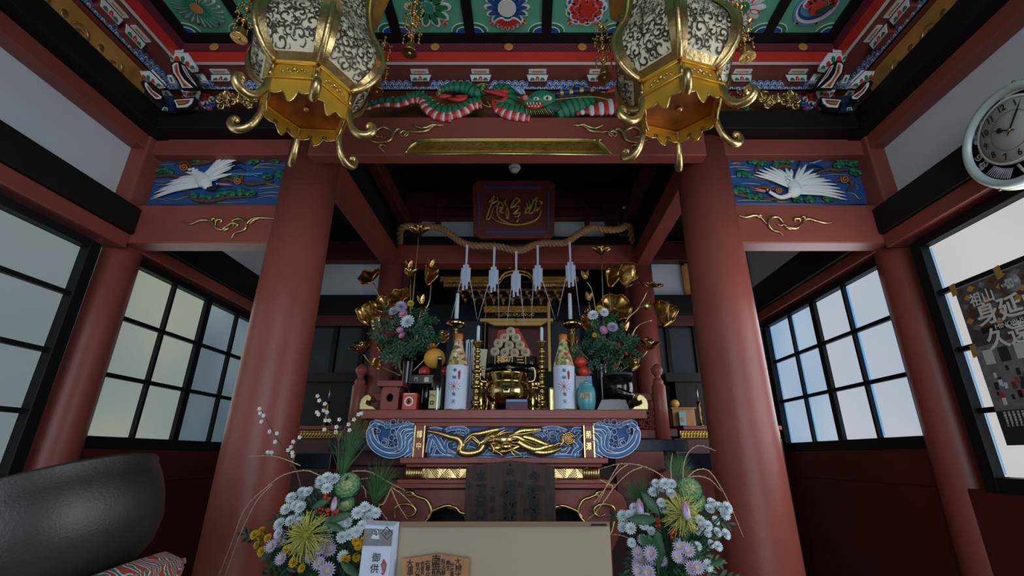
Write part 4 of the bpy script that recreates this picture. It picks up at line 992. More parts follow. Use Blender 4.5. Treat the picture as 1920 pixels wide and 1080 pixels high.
for a in (.35, 5.35, 3.75, 2.2): MB('gold_dull').ball(K(a, R_*1.03, -.0), .006).build('rim_stud', t)

# ---------------- poster taped to the right window ----------------
PX_ = 2.052
t = thing('temple_poster', 'large dark poster with white Japanese lettering taped to the right window', 'poster', (PX_, 1.68, .05))
Y0, Y1, ZT, ZB = 1.965, 1.36, .712, .045
def PO(u, v, n=0): return V((PX_-n, Y0+(Y1-Y0)*u, ZT+(ZB-ZT)*v))    # u across from the far edge, v down
def rect(mb, u0, u1, v0, v1, n, m, th=.0008): mb.hexa([PO(u0, v1, n), PO(u1, v1, n), PO(u1, v0, n), PO(u0, v0, n)], [PO(u0, v1, n-th), PO(u1, v1, n-th), PO(u1, v0, n-th), PO(u0, v0, n-th)], m)
mb = MB('poster_bg'); rect(mb, 0, 1, 0, .4, .001, 'poster_bg'); rect(mb, 0, 1, .4, .8, .001, 'poster_gry'); rect(mb, 0, 1, .8, 1, .001, 'poster_dk'); mb.build('sheet', t)
mb = MB('ochre')
for i in range(12):
    for j in range(6):
        u, v = .04+i*.082+(.04 if j % 2 else 0), .03+j*.05
        if u < .95: mb.add([PO(u-.032, v, .0016), PO(u, v+.022, .0016), PO(u+.032, v, .0016), PO(u, v-.022, .0016)], [(0, 1, 2, 3)], ('old_wood', 'ochre', 'poster_gry')[(i+j) % 3])
for i in range(9):
    rect(mb, .05+i*.11, .12+i*.11, .43, .52, .0016, 'plaster' if i % 2 == 0 else 'poster_dk', .0004)
rnd = random.Random(9)
for i in range(60):
    u, v = rnd.uniform(.05, .93), rnd.uniform(.52, .74); s_ = rnd.uniform(.01, .03); rect(mb, u, u+s_, v, v+s_*1.6, .0018+i*1e-5, rnd.choice(['poster_dk', 'ink', 'petal_w', 'red_ink', 'old_wood', 'poster_gry']), .0004)
rect(mb, .22, .5, .7, .75, .0019, 'red_ink', .0004); rect(mb, .5, .95, .5, .58, .0019, 'red_ink', .0004)
for (u, v, s_) in ((.28, .66, .06), (.42, .62, .07), (.62, .68, .08), (.8, .66, .08)):
    mb.add([PO(u+s_*math.cos(PI*k/8)*(.9), v-s_*1.2*math.sin(PI*k/8)+.03, .0026) for k in range(9)], [list(range(9))], 'poster_dk'); mb.lathe([(.011, 0), (.001, .001)], PO(u, v-s_*1.2+.03, .002), 10, 'cream', ax=(-1, 0, 0))
mb.build('printed_picture', t)
text('祖山', .062, PO(.18, .115, .003), RIGHTW, 'white', t, sx=.9, bold=.0006); text('身延山', .098, PO(.34, .225, .003), RIGHTW, 'white', t, bold=.0016, sx=1)
mb = MB('ink'); rect(mb, .1, .75, .292, .33, .0022, 'ink'); mb.build('caption_bar', t)
text('MINOBUSAN KUONJI', .028, PO(.42, .311, .0035), RIGHTW, 'white', t); text('久遠寺', .092, PO(.34, .385, .003), RIGHTW, 'white', t, bold=.0016)
MB('poster_gry').lathe([(.042, 0), (.042, .001), (.001, .001)], PO(.39, .085, .001), 28, ax=(-1, 0, 0)).build('round_badge', t)
for k, s_ in enumerate(('開創', '七百五十年', '慶讃')): text(s_, .014, PO(.39, .065+.02*k, .003), RIGHTW, 'white', t)
text('750', .045, PO(.30, .95, .003), RIGHTW, 'white', t, bold=.0006)
MB('white').lathe([(.03, 0), (.031, .0006), (.026, .0006)], PO(.30, .93, .001), 24, ax=(-1, 0, 0)).build('emblem_ring', t)
for k in range(9): text('日蓮宗総本山', .010, PO(.06+k*.03, .85, .003), RIGHTW, 'white', t, spin=-PI/2)
for u, v in ((0, 0), (.35, 0), (.0, .42), (.95, 0)):
    c0 = PO(u, v); mb = MB('tape'); mb.hexa([c0+V((-.004, .014, -.028)), c0+V((-.004, -.014, -.022)), c0+V((-.004, -.012, .03)), c0+V((-.004, .016, .026))], [c0+V((-.0034, .014, -.028)), c0+V((-.0034, -.014, -.022)), c0+V((-.0034, -.012, .03)), c0+V((-.0034, .016, .026))]); mb.build('tape', t)
# ======================= the altar =======================
TY = 2.42
SZ = dz(768, 2.4)                    # table top height
qt = lambda px, py, n=0.0: P(px, py, TY-n)
# platform behind the table
struct('trim_platform', MB('red_dark').box(-1.02, 1.02, 2.95, 5.2, -1.0, -.12).box(-1.06, 1.06, 2.92, 5.2, -.12, -.05).box(-1.02, 1.02, 3.05, 5.2, -.05, .12).box(-1.05, 1.05, 3.02, 5.2, .12, .17), .006)
# ---- altar table
t = thing('altar_table', 'long red altar table with carved blue waves and a golden dragon', 'table', (0, 2.6, -1.0))
x0, x1 = xw(677, 2.4, SZ), xw(1212, 2.4, SZ)
MB('red').box(x0, x1, 2.4, 2.86, dz(785, 2.4), SZ).build('table_top', t, bevel=.004)
for k, (a, b, y0, z0, z1) in enumerate(((700, 1190, 2.42, 792, 785), (712, 1178, 2.435, 800, 792))):
    MB('red_flat').box(xw(a, y0, .18), xw(b, y0, .18), y0, 2.84, dz(z0, y0), dz(z1, y0)+.003).build('top_moulding', t, bevel=.003)
zb0, zb1 = dz(858, TY+.03), dz(799, TY+.03)
MB('red_flat').box(xw(777, 2.46, .1), xw(1113, 2.46, .1), 2.49, 2.8, zb0, zb1).build('apron_backing', t)
for (a, b) in ((777, 797), (1094, 1114)):
    MB('red').box(xw(a, TY, .1), xw(b, TY, .1), TY-.005, 2.52, zb0, zb1).build('post', t, bevel=.002)
    for e in (a+1, b-1): MB('gold_bright').box(xw(e, TY, .1)-.003, xw(e, TY, .1)+.003, TY-.009, TY-.004, zb0, zb1).build('gilt_edge', t)
for s_, px, py in (('講', 786.5, 815), ('中', 785, 837), ('荊', 1103.5, 816), ('澤', 1104, 838)):
    text(s_, .038, qt(px, py, .007), FRONT, 'gold_bright', t, sx=.75, bold=.0005)
q7 = lambda x, y, n=0.0: P(660+x/3.31, 740+y/3.31, TY-n)
def waves(curves, base, nm='carved_wave', n0=0.0):
    for k, (cv, r) in enumerate(curves):
        p = smooth([q7(x, y, n0) for x, y in cv], 6)
        mb = MB('blue'); r *= 1.15; mb.tube(p, [r*.7, r, r, r*.6], 8, 'wave_blue', .7, (0, -1, 0))
        for s_ in (-1, 1):
            pp = []
            for i, v in enumerate(p):
                d = (p[min(i+1, len(p)-1)]-p[max(0, i-1)]).normalized(); a = V((0, -1, 0)).cross(d); pp.append(v+a*s_*r*.78+V((0, -r*.35, 0)))
            mb.tube(pp, r*.24, 5, 'white')
        mb.tube([v+V((0, -r*.72, 0)) for v in p], r*.16, 5, 'blue_lt')
        mb.build(nm, t)
def ringlet(x, y, r, m2='gold_bright', n=0.005):
    mb = MB('blue'); mb.tube([q7(a, b, n) for a, b in spiral(x, y, r, r*.95, 0, 1.0, 14)], r*.25/3.31*.00276, 6, 'wave_blue', .7, (0, -1, 0)); mb.tube([q7(a, b, n+.006) for a, b in spiral(x, y, r*1.02, r*.97, 0, 1.0, 14)], .0013, 4, 'petal_w'); mb.ball(q7(x+r*.7, y+r*.7, n+.006), .0035, m2, 6); mb.build('wave_ringlet', t)
LW = [([(385, 200), (320, 205), (290, 240), (300, 290), (290, 330), (230, 345), (170, 320), (130, 270), (120, 220), (140, 190), (170, 200)], .011),
      ([(120, 200), (105, 240), (115, 300), (160, 350), (230, 378), (300, 370), (340, 330), (345, 280), (385, 240)], .011),
      ([(385, 280), (360, 310), (365, 350), (320, 380)], .010), ([(380, 340), (370, 365), (350, 382)], .008), ([(140, 165), (180, 175), (210, 190), (250, 200), (290, 190), (340, 185), (385, 190)], .008),
      ([(150, 250), (165, 300), (210, 320), (220, 290), (190, 275)], .007), ([(385, 225), (335, 235), (320, 270), (325, 310), (300, 350)], .009)]
LR = [(132, 185, 22), (218, 190, 20), (255, 170, 18), (300, 165, 17), (345, 178, 14), (255, 230, 18), (245, 268, 18), (278, 240, 15), (270, 285, 16), (200, 300, 18), (250, 320, 15), (275, 335, 13), (165, 225, 12)]
for sx in (0, 1):
    mr = (lambda x: x) if not sx else (lambda x: 1880-x)
    # red carved backing of the end wing, thick open-work board
    bk = [(385, 195), (340, 185), (290, 175), (200, 185), (170, 200), (150, 240), (150, 300), (200, 340), (300, 350), (385, 370)]
    MB('blue').prism([q7(mr(x), y, -.012) for x, y in (bk if not sx else bk[::-1])], (0, .012, 0)).build('wing_board', t)
    waves([([(mr(x), y) for x, y in cv], r) for cv, r in LW], None)
    for x, y, r in LR: ringlet(mr(x), y, r)
# central wave panel
MB('blue').prism([q7(467, 385, -.04), q7(1425, 385, -.04), q7(1425, 200, -.04), q7(467, 200, -.04)], (0, .01, 0)).build('panel_board', t)
CW = [([(470, 360), (480, 300), (500, 260), (530, 300), (560, 350), (640, 378)], .010), ([(470, 270), (520, 250), (560, 300), (600, 360), (700, 380)], .009), ([(640, 370), (590, 340), (590, 290), (640, 280), (650, 310), (625, 320)], .009), ([(580, 225), (620, 210), (700, 212), (720, 245)], .009),
      ([(700, 340), (720, 300), (740, 280), (770, 300)], .008), ([(480, 382), (600, 384), (800, 378), (930, 384)], .008), ([(930, 384), (1060, 372), (1180, 384), (1300, 380), (1420, 384)], .008), ([(1250, 375), (1270, 350), (1320, 355), (1350, 320)], .009),
      ([(1420, 240), (1390, 280), (1420, 320), (1385, 350), (1370, 382)], .011), ([(1425, 215), (1380, 215), (1370, 235)], .009), ([(1390, 382), (1400, 340), (1425, 300)], .009), ([(1180, 215), (1240, 205), (1300, 215), (1330, 230)], .008), ([(1200, 260), (1190, 240), (1215, 225)], .007), ([(1230, 270), (1220, 250), (1250, 235), (1270, 250)], .007), ([(1290, 290), (1275, 260), (1300, 235)], .007), ([(480, 215), (520, 212), (560, 220)], .008), ([(505, 330), (500, 290), (515, 275)], .006), ([(500, 380), (520, 330), (560, 320)], .007), ([(620, 260), (660, 240), (700, 250)], .007), ([(720, 330), (760, 340), (800, 370)], .008), ([(860, 215), (900, 225), (950, 212)], .007), ([(1120, 250), (1160, 240), (1190, 262)], .007), ([(1400, 345), (1380, 300), (1395, 262)], .008), ([(1060, 382), (1120, 350), (1170, 372)], .008), ([(820, 382), (850, 350), (890, 360)], .008), ([(1290, 352), (1330, 340), (1345, 312)], .007)]
waves(CW, None, n0=-.02)
for x, y, r in ((600, 215, 14), (660, 225, 14), (715, 225, 14), (1200, 225, 15), (1240, 250, 16), (1275, 225, 15), (1310, 235, 14), (1150, 270, 14), (1225, 290, 14)): ringlet(x, y, r, n=-.015)
# golden dragon, its coils part by part
def coil(pts, rad, nm='dragon_coil', n=.018, m='gold_bright'):
    rad = [r*1.35 for r in rad]
    sp = smooth([q7(x, y, n) for x, y in pts], 8); mb = MB(m); mb.tube(sp, rad, 10, m, .8, (0, -1, 0))
    for i in range(1, len(sp)-1, 2):
        d = (sp[i+1]-sp[i-1]).normalized(); a = V((0, -1, 0)).cross(d); rr = rad[min(len(rad)-1, int(i/len(sp)*len(rad)))]
        mb.tube([sp[i]-a*rr*.9+V((0, -rr*.3, 0)), sp[i]+V((0, -rr*.85, 0))+d*rr*.3, sp[i]+a*rr*.9+V((0, -rr*.3, 0))], .0016, 4, m)
    mb.build(nm, t)
coil([(470, 225), (540, 240), (610, 262), (660, 275), (680, 310), (670, 350), (720, 365), (790, 350), (820, 310)], [.006, .011, .014, .015, .014, .013, .011])
coil([(690, 300), (740, 250), (800, 240), (860, 225), (910, 215)], [.004, .010, .012, .008])
coil([(740, 260), (790, 300), (830, 280), (880, 260)], [.008, .011, .01, .006])
coil([(1000, 250), (1050, 225), (1110, 220), (1170, 215)], [.012, .014, .012, .006])
coil([(1030, 290), (1080, 320), (1140, 340), (1220, 320), (1280, 310)], [.016, .018, .014, .006])
coil([(1060, 260), (1120, 275), (1180, 300), (1240, 318)], [.014, .015, .013, .008])
coil([(1100, 345), (1180, 360), (1250, 350), (1300, 330)], [.013, .014, .01, .004])
coil([(820, 305), (850, 270), (900, 255), (960, 260), (1020, 262), (1070, 285)], [.010, .016, .02, .018, .015, .011])
coil([(850, 330), (890, 345), (940, 350), (1000, 335), (1060, 310)], [.008, .014, .014, .012, .01])
for k in range(16):
    a = k*.39; MB('gold_leaf').tube(smooth([q7(935+40*math.cos(a), 290+28*math.sin(a), .035), q7(935+75*math.cos(a+.15), 290+48*math.sin(a+.15), .04), q7(935+105*math.cos(a), 290+62*math.sin(a), .025)], 3), [.006, .005, .001], 6).build('dragon_mane', t)
mb = MB('gold_bright'); mb.ball(q7(940, 280, .04), .034, None, 14, (1.4, .8, .9)); mb.ball(q7(955, 322, .056), .024, None, 12, (1.2, .8, .8)); mb.ball(q7(900, 330, .035), .024, None, 12, (1.3, .7, .8)); mb.ball(q7(925, 285, .066), .006); mb.ball(q7(960, 285, .066), .006)
mb.build('dragon_head', t)
for cv in ([(960, 265), (1000, 250), (1080, 240), (1200, 215)], [(900, 255), (920, 235), (960, 215)], [(880, 345), (920, 365), (935, 385)], [(985, 345), (1000, 370), (1015, 382)], [(990, 340), (1030, 360), (1050, 375)], [(1290, 320), (1310, 290), (1300, 250)], [(860, 300), (880, 340), (870, 370)], [(690, 305), (720, 285), (750, 260), (790, 300), (780, 330)], [(1250, 320), (1290, 300), (1330, 320)], [(840, 290), (900, 270), (930, 240), (1000, 230)]):
    MB('gold_bright').tube(smooth([q7(x, y, .05) for x, y in cv], 5), [.004, .0055, .0045, .0015], 6).build('dragon_whisker', t)
mb = MB('gold_leaf'); 
for r_ in (34, 24, 15, 7): mb.tube([q7(1345+a*0+r_*math.cos(b_*PI/9), 270+r_*math.sin(b_*PI/9), .02+.0004*(34-r_)) for b_ in range(19)], .004, 6)
mb.lathe([(.030, .0), (.024, .008), (.001, .012)], q7(1345, 270, .012), 18, ax=(0, -1, 0)); mb.build('flaming_jewel', t)
for k in range(6):
    a = k*PI/3+.5; MB('gold_leaf').tube(smooth([q7(1345+30*math.cos(a), 270+30*math.sin(a), .02), q7(1345+52*math.cos(a+.2), 270+48*math.sin(a+.2), .02), q7(1345+66*math.cos(a), 270+54*math.sin(a), .015)], 4), [.005, .004, .001], 6).build('jewel_flame', t)
# mouldings and the woven gold band
def slab(a, b, ya, yb, y0, m='red', nm='moulding', bev=.004): MB(m).box(xw(a, y0, .0), xw(b, y0, 0), y0, 2.8, dz(yb, y0), dz(ya, y0)).build(nm, t, bevel=bev)
slab(750, 1140, 858, 869, 2.38); slab(762, 1128, 869, 876, 2.41, 'red_flat'); slab(765, 1122, 876, 899, 2.46, 'red_flat', 'waist')
slab(748, 1140, 899, 907, 2.41); slab(738, 1152, 907, 916, 2.39)
zc, zr = dz(887.5, 2.44), (dz(876, 2.44)-dz(899, 2.44))/2
xa, xb_ = xw(763, 2.44, -.03), xw(1123, 2.44, -.03)
g = MB('gold'); g.box(xa+.07, xb_-.07, 2.43, 2.46, zc-zr, zc+zr)
g.build('gold_band', t, bevel=.008)
for sx in (-1, 1):
    for k in range(7):
        x = (xa if sx < 0 else xb_)-sx*(.008+k*.0115); mb = MB('gold'); mb.tube([(x, 2.44, zc-zr*1.05), (x-sx*.0, 2.425, zc-zr*.5), (x, 2.421, zc), (x, 2.425, zc+zr*.5), (x, 2.44, zc+zr*1.05)], .0065, 7); mb.build('gold_cord', t)
n = int((xb_-xa-.17)/.05)
for k in range(n+1):
    x = xa+.085+k*(xb_-xa-.17)/n; mb = MB('gold_bright')
    for j in range(6):
        o_ = j*.0085
        if k % 2 == 0: mb.tube([(x-.025+o_, 2.427, zc-zr*.9), (x+o_*.2+.02, 2.427, zc+zr*.9-o_*1.2)], .0019, 4)
        else: mb.tube([(x-.025+o_, 2.427, zc+zr*.9), (x+o_*.2+.02, 2.427, zc-zr*.9+o_*1.2)], .0019, 4)
    mb.build('woven_strand', t)
# curved lower body with arched opening
out = [(738, 917), (722, 930), (714, 950), (716, 975), (728, 1005), (745, 1040), (760, 1090)]
inn = [(850, 1090), (800, 1070), (785, 1020), (792, 985), (805, 962), (830, 952), (850, 956), (860, 960), (872, 972), (890, 966)]
half = [(945, 917)]+out+inn+[(945, 960)]
for sx in (0, 1):
    pl_ = half if not sx else [(1890-x, y) for x, y in half][::-1]
    MB('red').prism([qt(x, y, -.02) for x, y in pl_], (0, .03, 0)).build('cabriole_front', t, bevel=.004)
    MB('red_flat').box(*sorted((xw(745 if not sx else 1145, 2.47, -.3), xw(760 if not sx else 1130, 2.47, -.3))), 2.47, 2.8, -1.0, -.15).build('table_leg', t)
    mr = (lambda x: x) if not sx else (lambda x: 1893-x)
    for cv in ([(740, 975), (741, 955), (752, 946), (768, 946), (778, 953), (778, 963), (768, 968), (758, 964)], [(762, 928), (775, 930), (772, 926), (785, 932), (800, 938), (808, 955), (806, 968), (798, 978), (788, 990)], [(800, 972), (812, 958), (830, 950), (842, 948), (848, 950)], [(838, 948), (855, 952), (862, 960), (872, 963), (885, 962)], [(760, 926), (768, 922), (776, 926), (770, 932)], [(741, 975), (745, 995), (755, 1010)]):
        MB('gold_bright').tube(smooth([qt(mr(x), y, -.008) for x, y in cv], 5), [.004, .0075, .008, .007, .004], 8).build('gilt_scroll', t)
struct('trim_under_table', MB('black_wood').box(-.55, .55, 2.75, 2.8, -1, -.15), 0)
# upturned gold ends on the table top
for sx, nm in ((-1, 'left'), (1, 'right')):
    c = qt(692 if sx < 0 else 1197, 767)
    mr = (lambda x: x) if sx < 0 else (lambda x: 1889.5-x)
    s_ = [(676, 767), (675, 757), (677, 748), (683, 741), (690, 739), (695, 743), (695, 750), (691, 752), (687, 750), (686, 755), (692, 759), (701, 761), (707, 767)]
    ps = [V((xw(mr(x), 2.43, SZ), 2.41, SZ+(767.2-y)*.00277)) for x, y in s_]
    if sx > 0: ps = ps[::-1]
    o = MB('gold_pale').prism(ps, (0, .09, 0)).build('scroll_end', None, bevel=.003)
    tag(o, 'upturned gilt scroll on the %s end of the altar table' % nm, 'ornament', 'gilt scroll ends of the altar table')
# railing posts beside the table
for sx, nm in ((-1, 'left'), (1, 'right')):
    x = sx*.93-.005; zt = dz(682, 2.9)
    o = MB('red').lathe([(.042, dz(824, 2.88)), (.042, zt-.14), (.030, zt-.125), (.034, zt-.115), (.026, zt-.10), (.016, zt-.088), (.020, zt-.075), (.034, zt-.055), (.037, zt-.035), (.020, zt-.012), (.004, zt)], (x, 2.9, 0), 20).build('railing_post')
    tag(o, 'turned red railing post with onion finial %s of the altar table' % nm, 'post', 'red railing posts')
    t2 = thing('low_railing', 'low red carved railing behind the %s railing post' % nm, 'railing', (x+sx*.1, 3.1, -.05))
    MB('red_flat').box(*sorted((x-sx*.03, x-sx*.16)), 2.93, 2.97, dz(752, 2.95), dz(738, 2.95)).build('top_rail', t2, bevel=.003)
    MB('red_flat').box(*sorted((x-sx*.03, x-sx*.16)), 2.93, 2.97, dz(822, 2.95), dz(806, 2.95)).build('bottom_rail', t2, bevel=.003)
    for k in range(7):
        cx_, cz_ = x-sx*(.05+.05*(k % 3)*.8), dz(775+18*(k//3), 2.95); MB('red_flat').tube([V((cx_+a, 2.95, cz_+b)) for a, b in spiral(0, 0, .006, .035, k, 1.3, 16)], .008, 6, 'red_flat', .7, (0, -1, 0)).build('carved_cloud', t2)
# stepped lacquered ledges right and left of the table
for sx in (-1, 1):
    tag(MB('lacquer_blue').box(*sorted((sx*.66, sx*1.06)), 2.862, 3.1, dz(846, 2.86), dz(824, 2.86)).build('lacquer_ledge', None, bevel=.003), 'dark lacquered ledge %s of the altar table' % ('left' if sx < 0 else 'right'), 'ledge', 'lacquered ledges by the altar table')
    tag(MB('lacquer_blue').box(*sorted((sx*.93, sx*1.26)), 2.6, 2.84, dz(879, 2.6), dz(850, 2.6)).build('lower_step', None, bevel=.003), 'lower dark lacquered step %s of the altar, behind the flowers' % ('left' if sx < 0 else 'right'), 'step', 'lower lacquered steps')
    if sx < 0: continue
    tb = thing('side_stand', 'red curved stand under the lower dark step, %s side' % ('left' if sx < 0 else 'right'), 'stand', (sx*1.0, 2.7, -1), 'red curved stands')
    MB('red_flat').box(*sorted((sx*.62, sx*.9)), 2.84, 2.856, dz(1000, 2.84), dz(846, 2.84)).build('back_board', tb)
    cv = [(1238, 890), (1248, 881), (1275, 880), (1350, 880), (1380, 1080), (1300, 1160), (1240, 1080), (1226, 980)]
    pp = [P(x if sx > 0 else 1906-x, y, 2.62) for x, y in (cv if sx > 0 else cv[::-1])]
    MB('red').prism(pp, (0, .12, 0)).build('curved_front', tb, bevel=.006)
# ---- golden shrine cabinet in the recess
YZ = 4.15
z3 = lambda x, y, n=0.0: P(820+x/4.5, 380+y/4.5, YZ-n)
t = thing('shrine_cabinet', 'dark gilt shrine cabinet with a curved gable behind the paper streamers', 'shrine', (0, 4.3, .17))
def zb(a, b, ya, yb, n, m, nm, dep=.25, bev=.003): c0, c1 = z3(a, yb, n), z3(b, ya, n); MB(m).box(c0.x, c1.x, YZ-n, YZ-n+dep, c0.z, c1.z).build(nm, t, bevel=bev)
zb(40, 1180, 560, 622, -.05, 'black_wood', 'roof'); zb(20, 1190, 622, 664, .10, 'gold_dull', 'eave_board', .5)
for sx in (0, 1):
    for r_, yy, m, st, sz in ((0, 680, 'gold_leaf', 11, .007), (1, 705, 'gold_bright', 15, .006)):
        k = 0
        xs_ = [60+i*st for i in range(int(440/st))] if sx == 0 else [820+i*st for i in range(int(340/st))]
        mb = MB(m)
        for x in xs_: c0 = z3(x, yy, .08-.03*r_); mb.box(c0.x-sz, c0.x+sz*.5, c0.y-.01, c0.y+.05, c0.z-.012, c0.z+.012)
        o = mb.build('rafter_ends', t); o['kind'] = 'stuff'
arc = [(505, 665), (525, 650), (545, 620), (580, 596), (640, 580), (670, 578), (700, 580), (760, 596), (795, 620), (815, 650), (835, 665)]
MB('gold_dull').tube(smooth([z3(x, y, .16) for x, y in arc], 4), .018, 8, 'gold_dull', 1.6, (0, -1, 0)).build('gable_arch', t)
MB('gold_paint').tube(smooth([z3(x, y+22, .14) for x, y in arc], 4), .010, 8).build('gable_arch_lower', t)
MB('black_wood').prism([z3(x, y+10, .10) for x, y in arc], (0, .05, 0)).build('gable_board', t)
zb(545, 800, 530, 556, .16, 'gold_dull', 'ridge_end', .2)
for x in (610, 670, 735): MB('gold').tube([z3(x+a, 542+b, .20) for a, b in spiral(0, 0, 2, 13, x, 1.3, 14)], .005, 5).build('ridge_scroll', t)
zb(180, 1060, 725, 745, .0, 'brown_sky', 'bracket_beam'); zb(300, 1000, 790, 812, .02, 'old_wood', 'bracket_beam'); zb(390, 950, 870, 925, .0, 'gold_dull', 'lintel')
rnd = random.Random(4)
for k in range(11):
    x = 215+k*80
    for j in range(3):
        mb = MB('gold_leaf'); c0 = z3(x+(j-1)*20, 748+j*34, .05+.02*j); mb.box(c0.x-.016, c0.x+.016, c0.y, c0.y+.06, c0.z-.010, c0.z+.010).box(c0.x-.008, c0.x+.008, c0.y, c0.y+.06, c0.z-.03, c0.z-.01); mb.tube([c0+V((a, -.004, b)) for a, b in spiral(0, 0, .004, .014, k, 1.1, 10)], .003, 5); mb.build('bracket', t)
for k in range(15): 
    x = 500+k*22; mb = MB('gold_bright' if k % 3 else 'gold_dull'); mb.tube([z3(x+a, 945+b, .03) for a, b in spiral(0, 0, 3, 15, k*1.7, 1.1, 12)], .004, 5); mb.build('carved_leaf', t)
zb(358, 978, 975, 1002, .06, 'gold_paint', 'gilt_bar', .08); zb(392, 408, 830, 1450, .05, 'gold_paint', 'gilt_post', .04); zb(936, 952, 830, 1450, .05, 'gold_paint', 'gilt_post', .04)
MB('gold_paint').prism([z3(410, 1003, .05), z3(480, 1035, .05), z3(870, 1035, .05), z3(930, 1003, .05)], (0, .04, 0)).build('gilt_valance', t)
zb(420, 930, 1036, 1400, -.12, 'red_dark', 'inner_back', .04); zb(400, 945, 925, 975, -.10, 'black_wood', 'inner_frieze', .05)
MB('black_wood').box(-.6, .6, YZ-.1, YZ+.5, .17, z3(0, 1440).z).build('cabinet_base', t)
zb(60, 380, 1000, 1450, -.15, 'grey_panel', 'side_panel', .03); zb(965, 1200, 1000, 1450, -.15, 'grey_panel', 'side_panel', .03)
MB('gold_paint').ball(z3(665, 990, .11), .014).build('lintel_knob', t)

# ---- stack of scrolls on its stand
q4 = lambda x, y, dy: P(820+x/5.143, 580+y/5.143, dy)
t = thing('scroll_stand', 'black stand with gold characters and red cloth under the pyramid of scrolls', 'stand', tuple(q4(730, 700, 3.3)))
a, b = q4(510, 525, 3.2), q4(960, 455, 3.2)
MB('black_wood').box(a.x, b.x, 3.2, 3.55, a.z, b.z).build('letter_board', t, bevel=.004)
MB('black_wood').prism([q4(940, 455, 3.2), q4(985, 490, 3.2), q4(975, 530, 3.2), q4(940, 530, 3.2)], (0, .05, 0)).build('bracket_end', t)
for s_, x in (('｜', 556), ('積', 615), ('初', 690), ('三', 797), ('｜', 852)): text(s_, .062, q4(x, 492, 3.19), FRONT, 'gold_paint', t, bold=.001)
MB('gold_paint').tube([q4(905+u, 518+v, 3.18) for u, v in spiral(0, 0, 4, 16, 0, 1.2, 12)], .004, 5).build('gold_curl', t)
c0 = q4(700, 575, 3.25); MB('lacquer').lathe([(.20, -.05), (.24, -.02), (.24, .02), (.2, .045)], (c0.x, 3.4, c0.z), 24).build('round_plinth', t)
MB('black_wood').box(-.25, .15, 3.22, 3.6, .17, c0.z-.03).build('stand_base', t)
MB('apple').prism([q4(530, 455, 3.42), q4(590, 200, 3.42), q4(780, 180, 3.42), q4(925, 445, 3.42)][::-1], (0, .03, 0), 'red_bright').build('red_cloth', t)
sc = None
rr = 46/5.143*mpp(3.3, .5)
for k, (x, y) in enumerate([(707, 210), (648, 270), (760, 272), (587, 325), (694, 345), (798, 343), (555, 405), (650, 413), (745, 418), (848, 412)]):
    c0 = q4(x, y, 3.28)
    if sc is None:
        sc = thing('sutra_scroll', '', 'scroll', (c0.x, 3.28, c0.z)); sc0 = (c0.x, c0.z)
        MB('cream').lathe([(rr*.3, -.004), (rr*.86, -.004), (rr, .006), (rr, .12)], c0, 20, ax=(0, 1, 0)).build('paper_roll', sc)
        MB('old_wood').lathe([(rr*.3, -.008), (rr*.3, .02)], c0, 12, ax=(0, 1, 0)).lathe([(rr*.14, -.012), (rr*.14, 0)], c0, 8, 'cream', ax=(0, 1, 0)).build('roller_core', sc)
        MB('ochre').tube([c0+V((rr*.55*math.cos(i*PI/8), -.005, rr*.55*math.sin(i*PI/8))) for i in range(17)], .0012, 4).build('end_ring', sc)
        o = sc
    else:
        o = sc.copy(); COL.objects.link(o); o.location = (c0.x, 3.28, c0.z+CZ)
        for ch in list(sc.children):
            d = ch.copy(); COL.objects.link(d); d.parent = o; d.matrix_parent_inverse = ch.matrix_parent_inverse
    row = (0, 1, 1, 2, 2, 2, 3, 3, 3, 3)[k]; pos = (0, 0, 1, 0, 1, 2, 0, 1, 2, 3)[k]
    tag(o, ['rolled scroll on the very top of the pyramid', ['left', 'right'], ['left', 'middle', 'right'], ['leftmost', 'second from left', 'third from left', 'rightmost']][row] if row == 0 else '%s rolled scroll in the %s row of the pyramid' % ([0, ['left', 'right'], ['left', 'middle', 'right'], ['leftmost', 'second', 'third', 'rightmost']][row][pos], ['', 'second', 'third', 'bottom'][row]), 'scroll', 'rolled scrolls stacked in a pyramid')

# ---- objects on the table top (bases at SZ)
U = mpp(2.45, SZ)
def tx(px, dy=2.45): return xw(px, dy, SZ)
def H(py, dy=2.45): return P(960, py, dy).z
def lathe_px(c_px, prof, dy, m, name, parent, n=24, **k):     # prof: (half width px, y px)
    x = tx(c_px, dy); pts = sorted([(w_*mpp(dy, H(y, dy)), H(y, dy)) for w_, y in prof], key=lambda p: 0)
    return MB(m).lathe([(r, z) for r, z in pts][::-1] if pts[0][1] > pts[-1][1] else pts, (x, dy, 0), n, **k).build(name, parent)
ZT_ = SZ
def hz(y, dy): return max(SZ, H(y, dy))
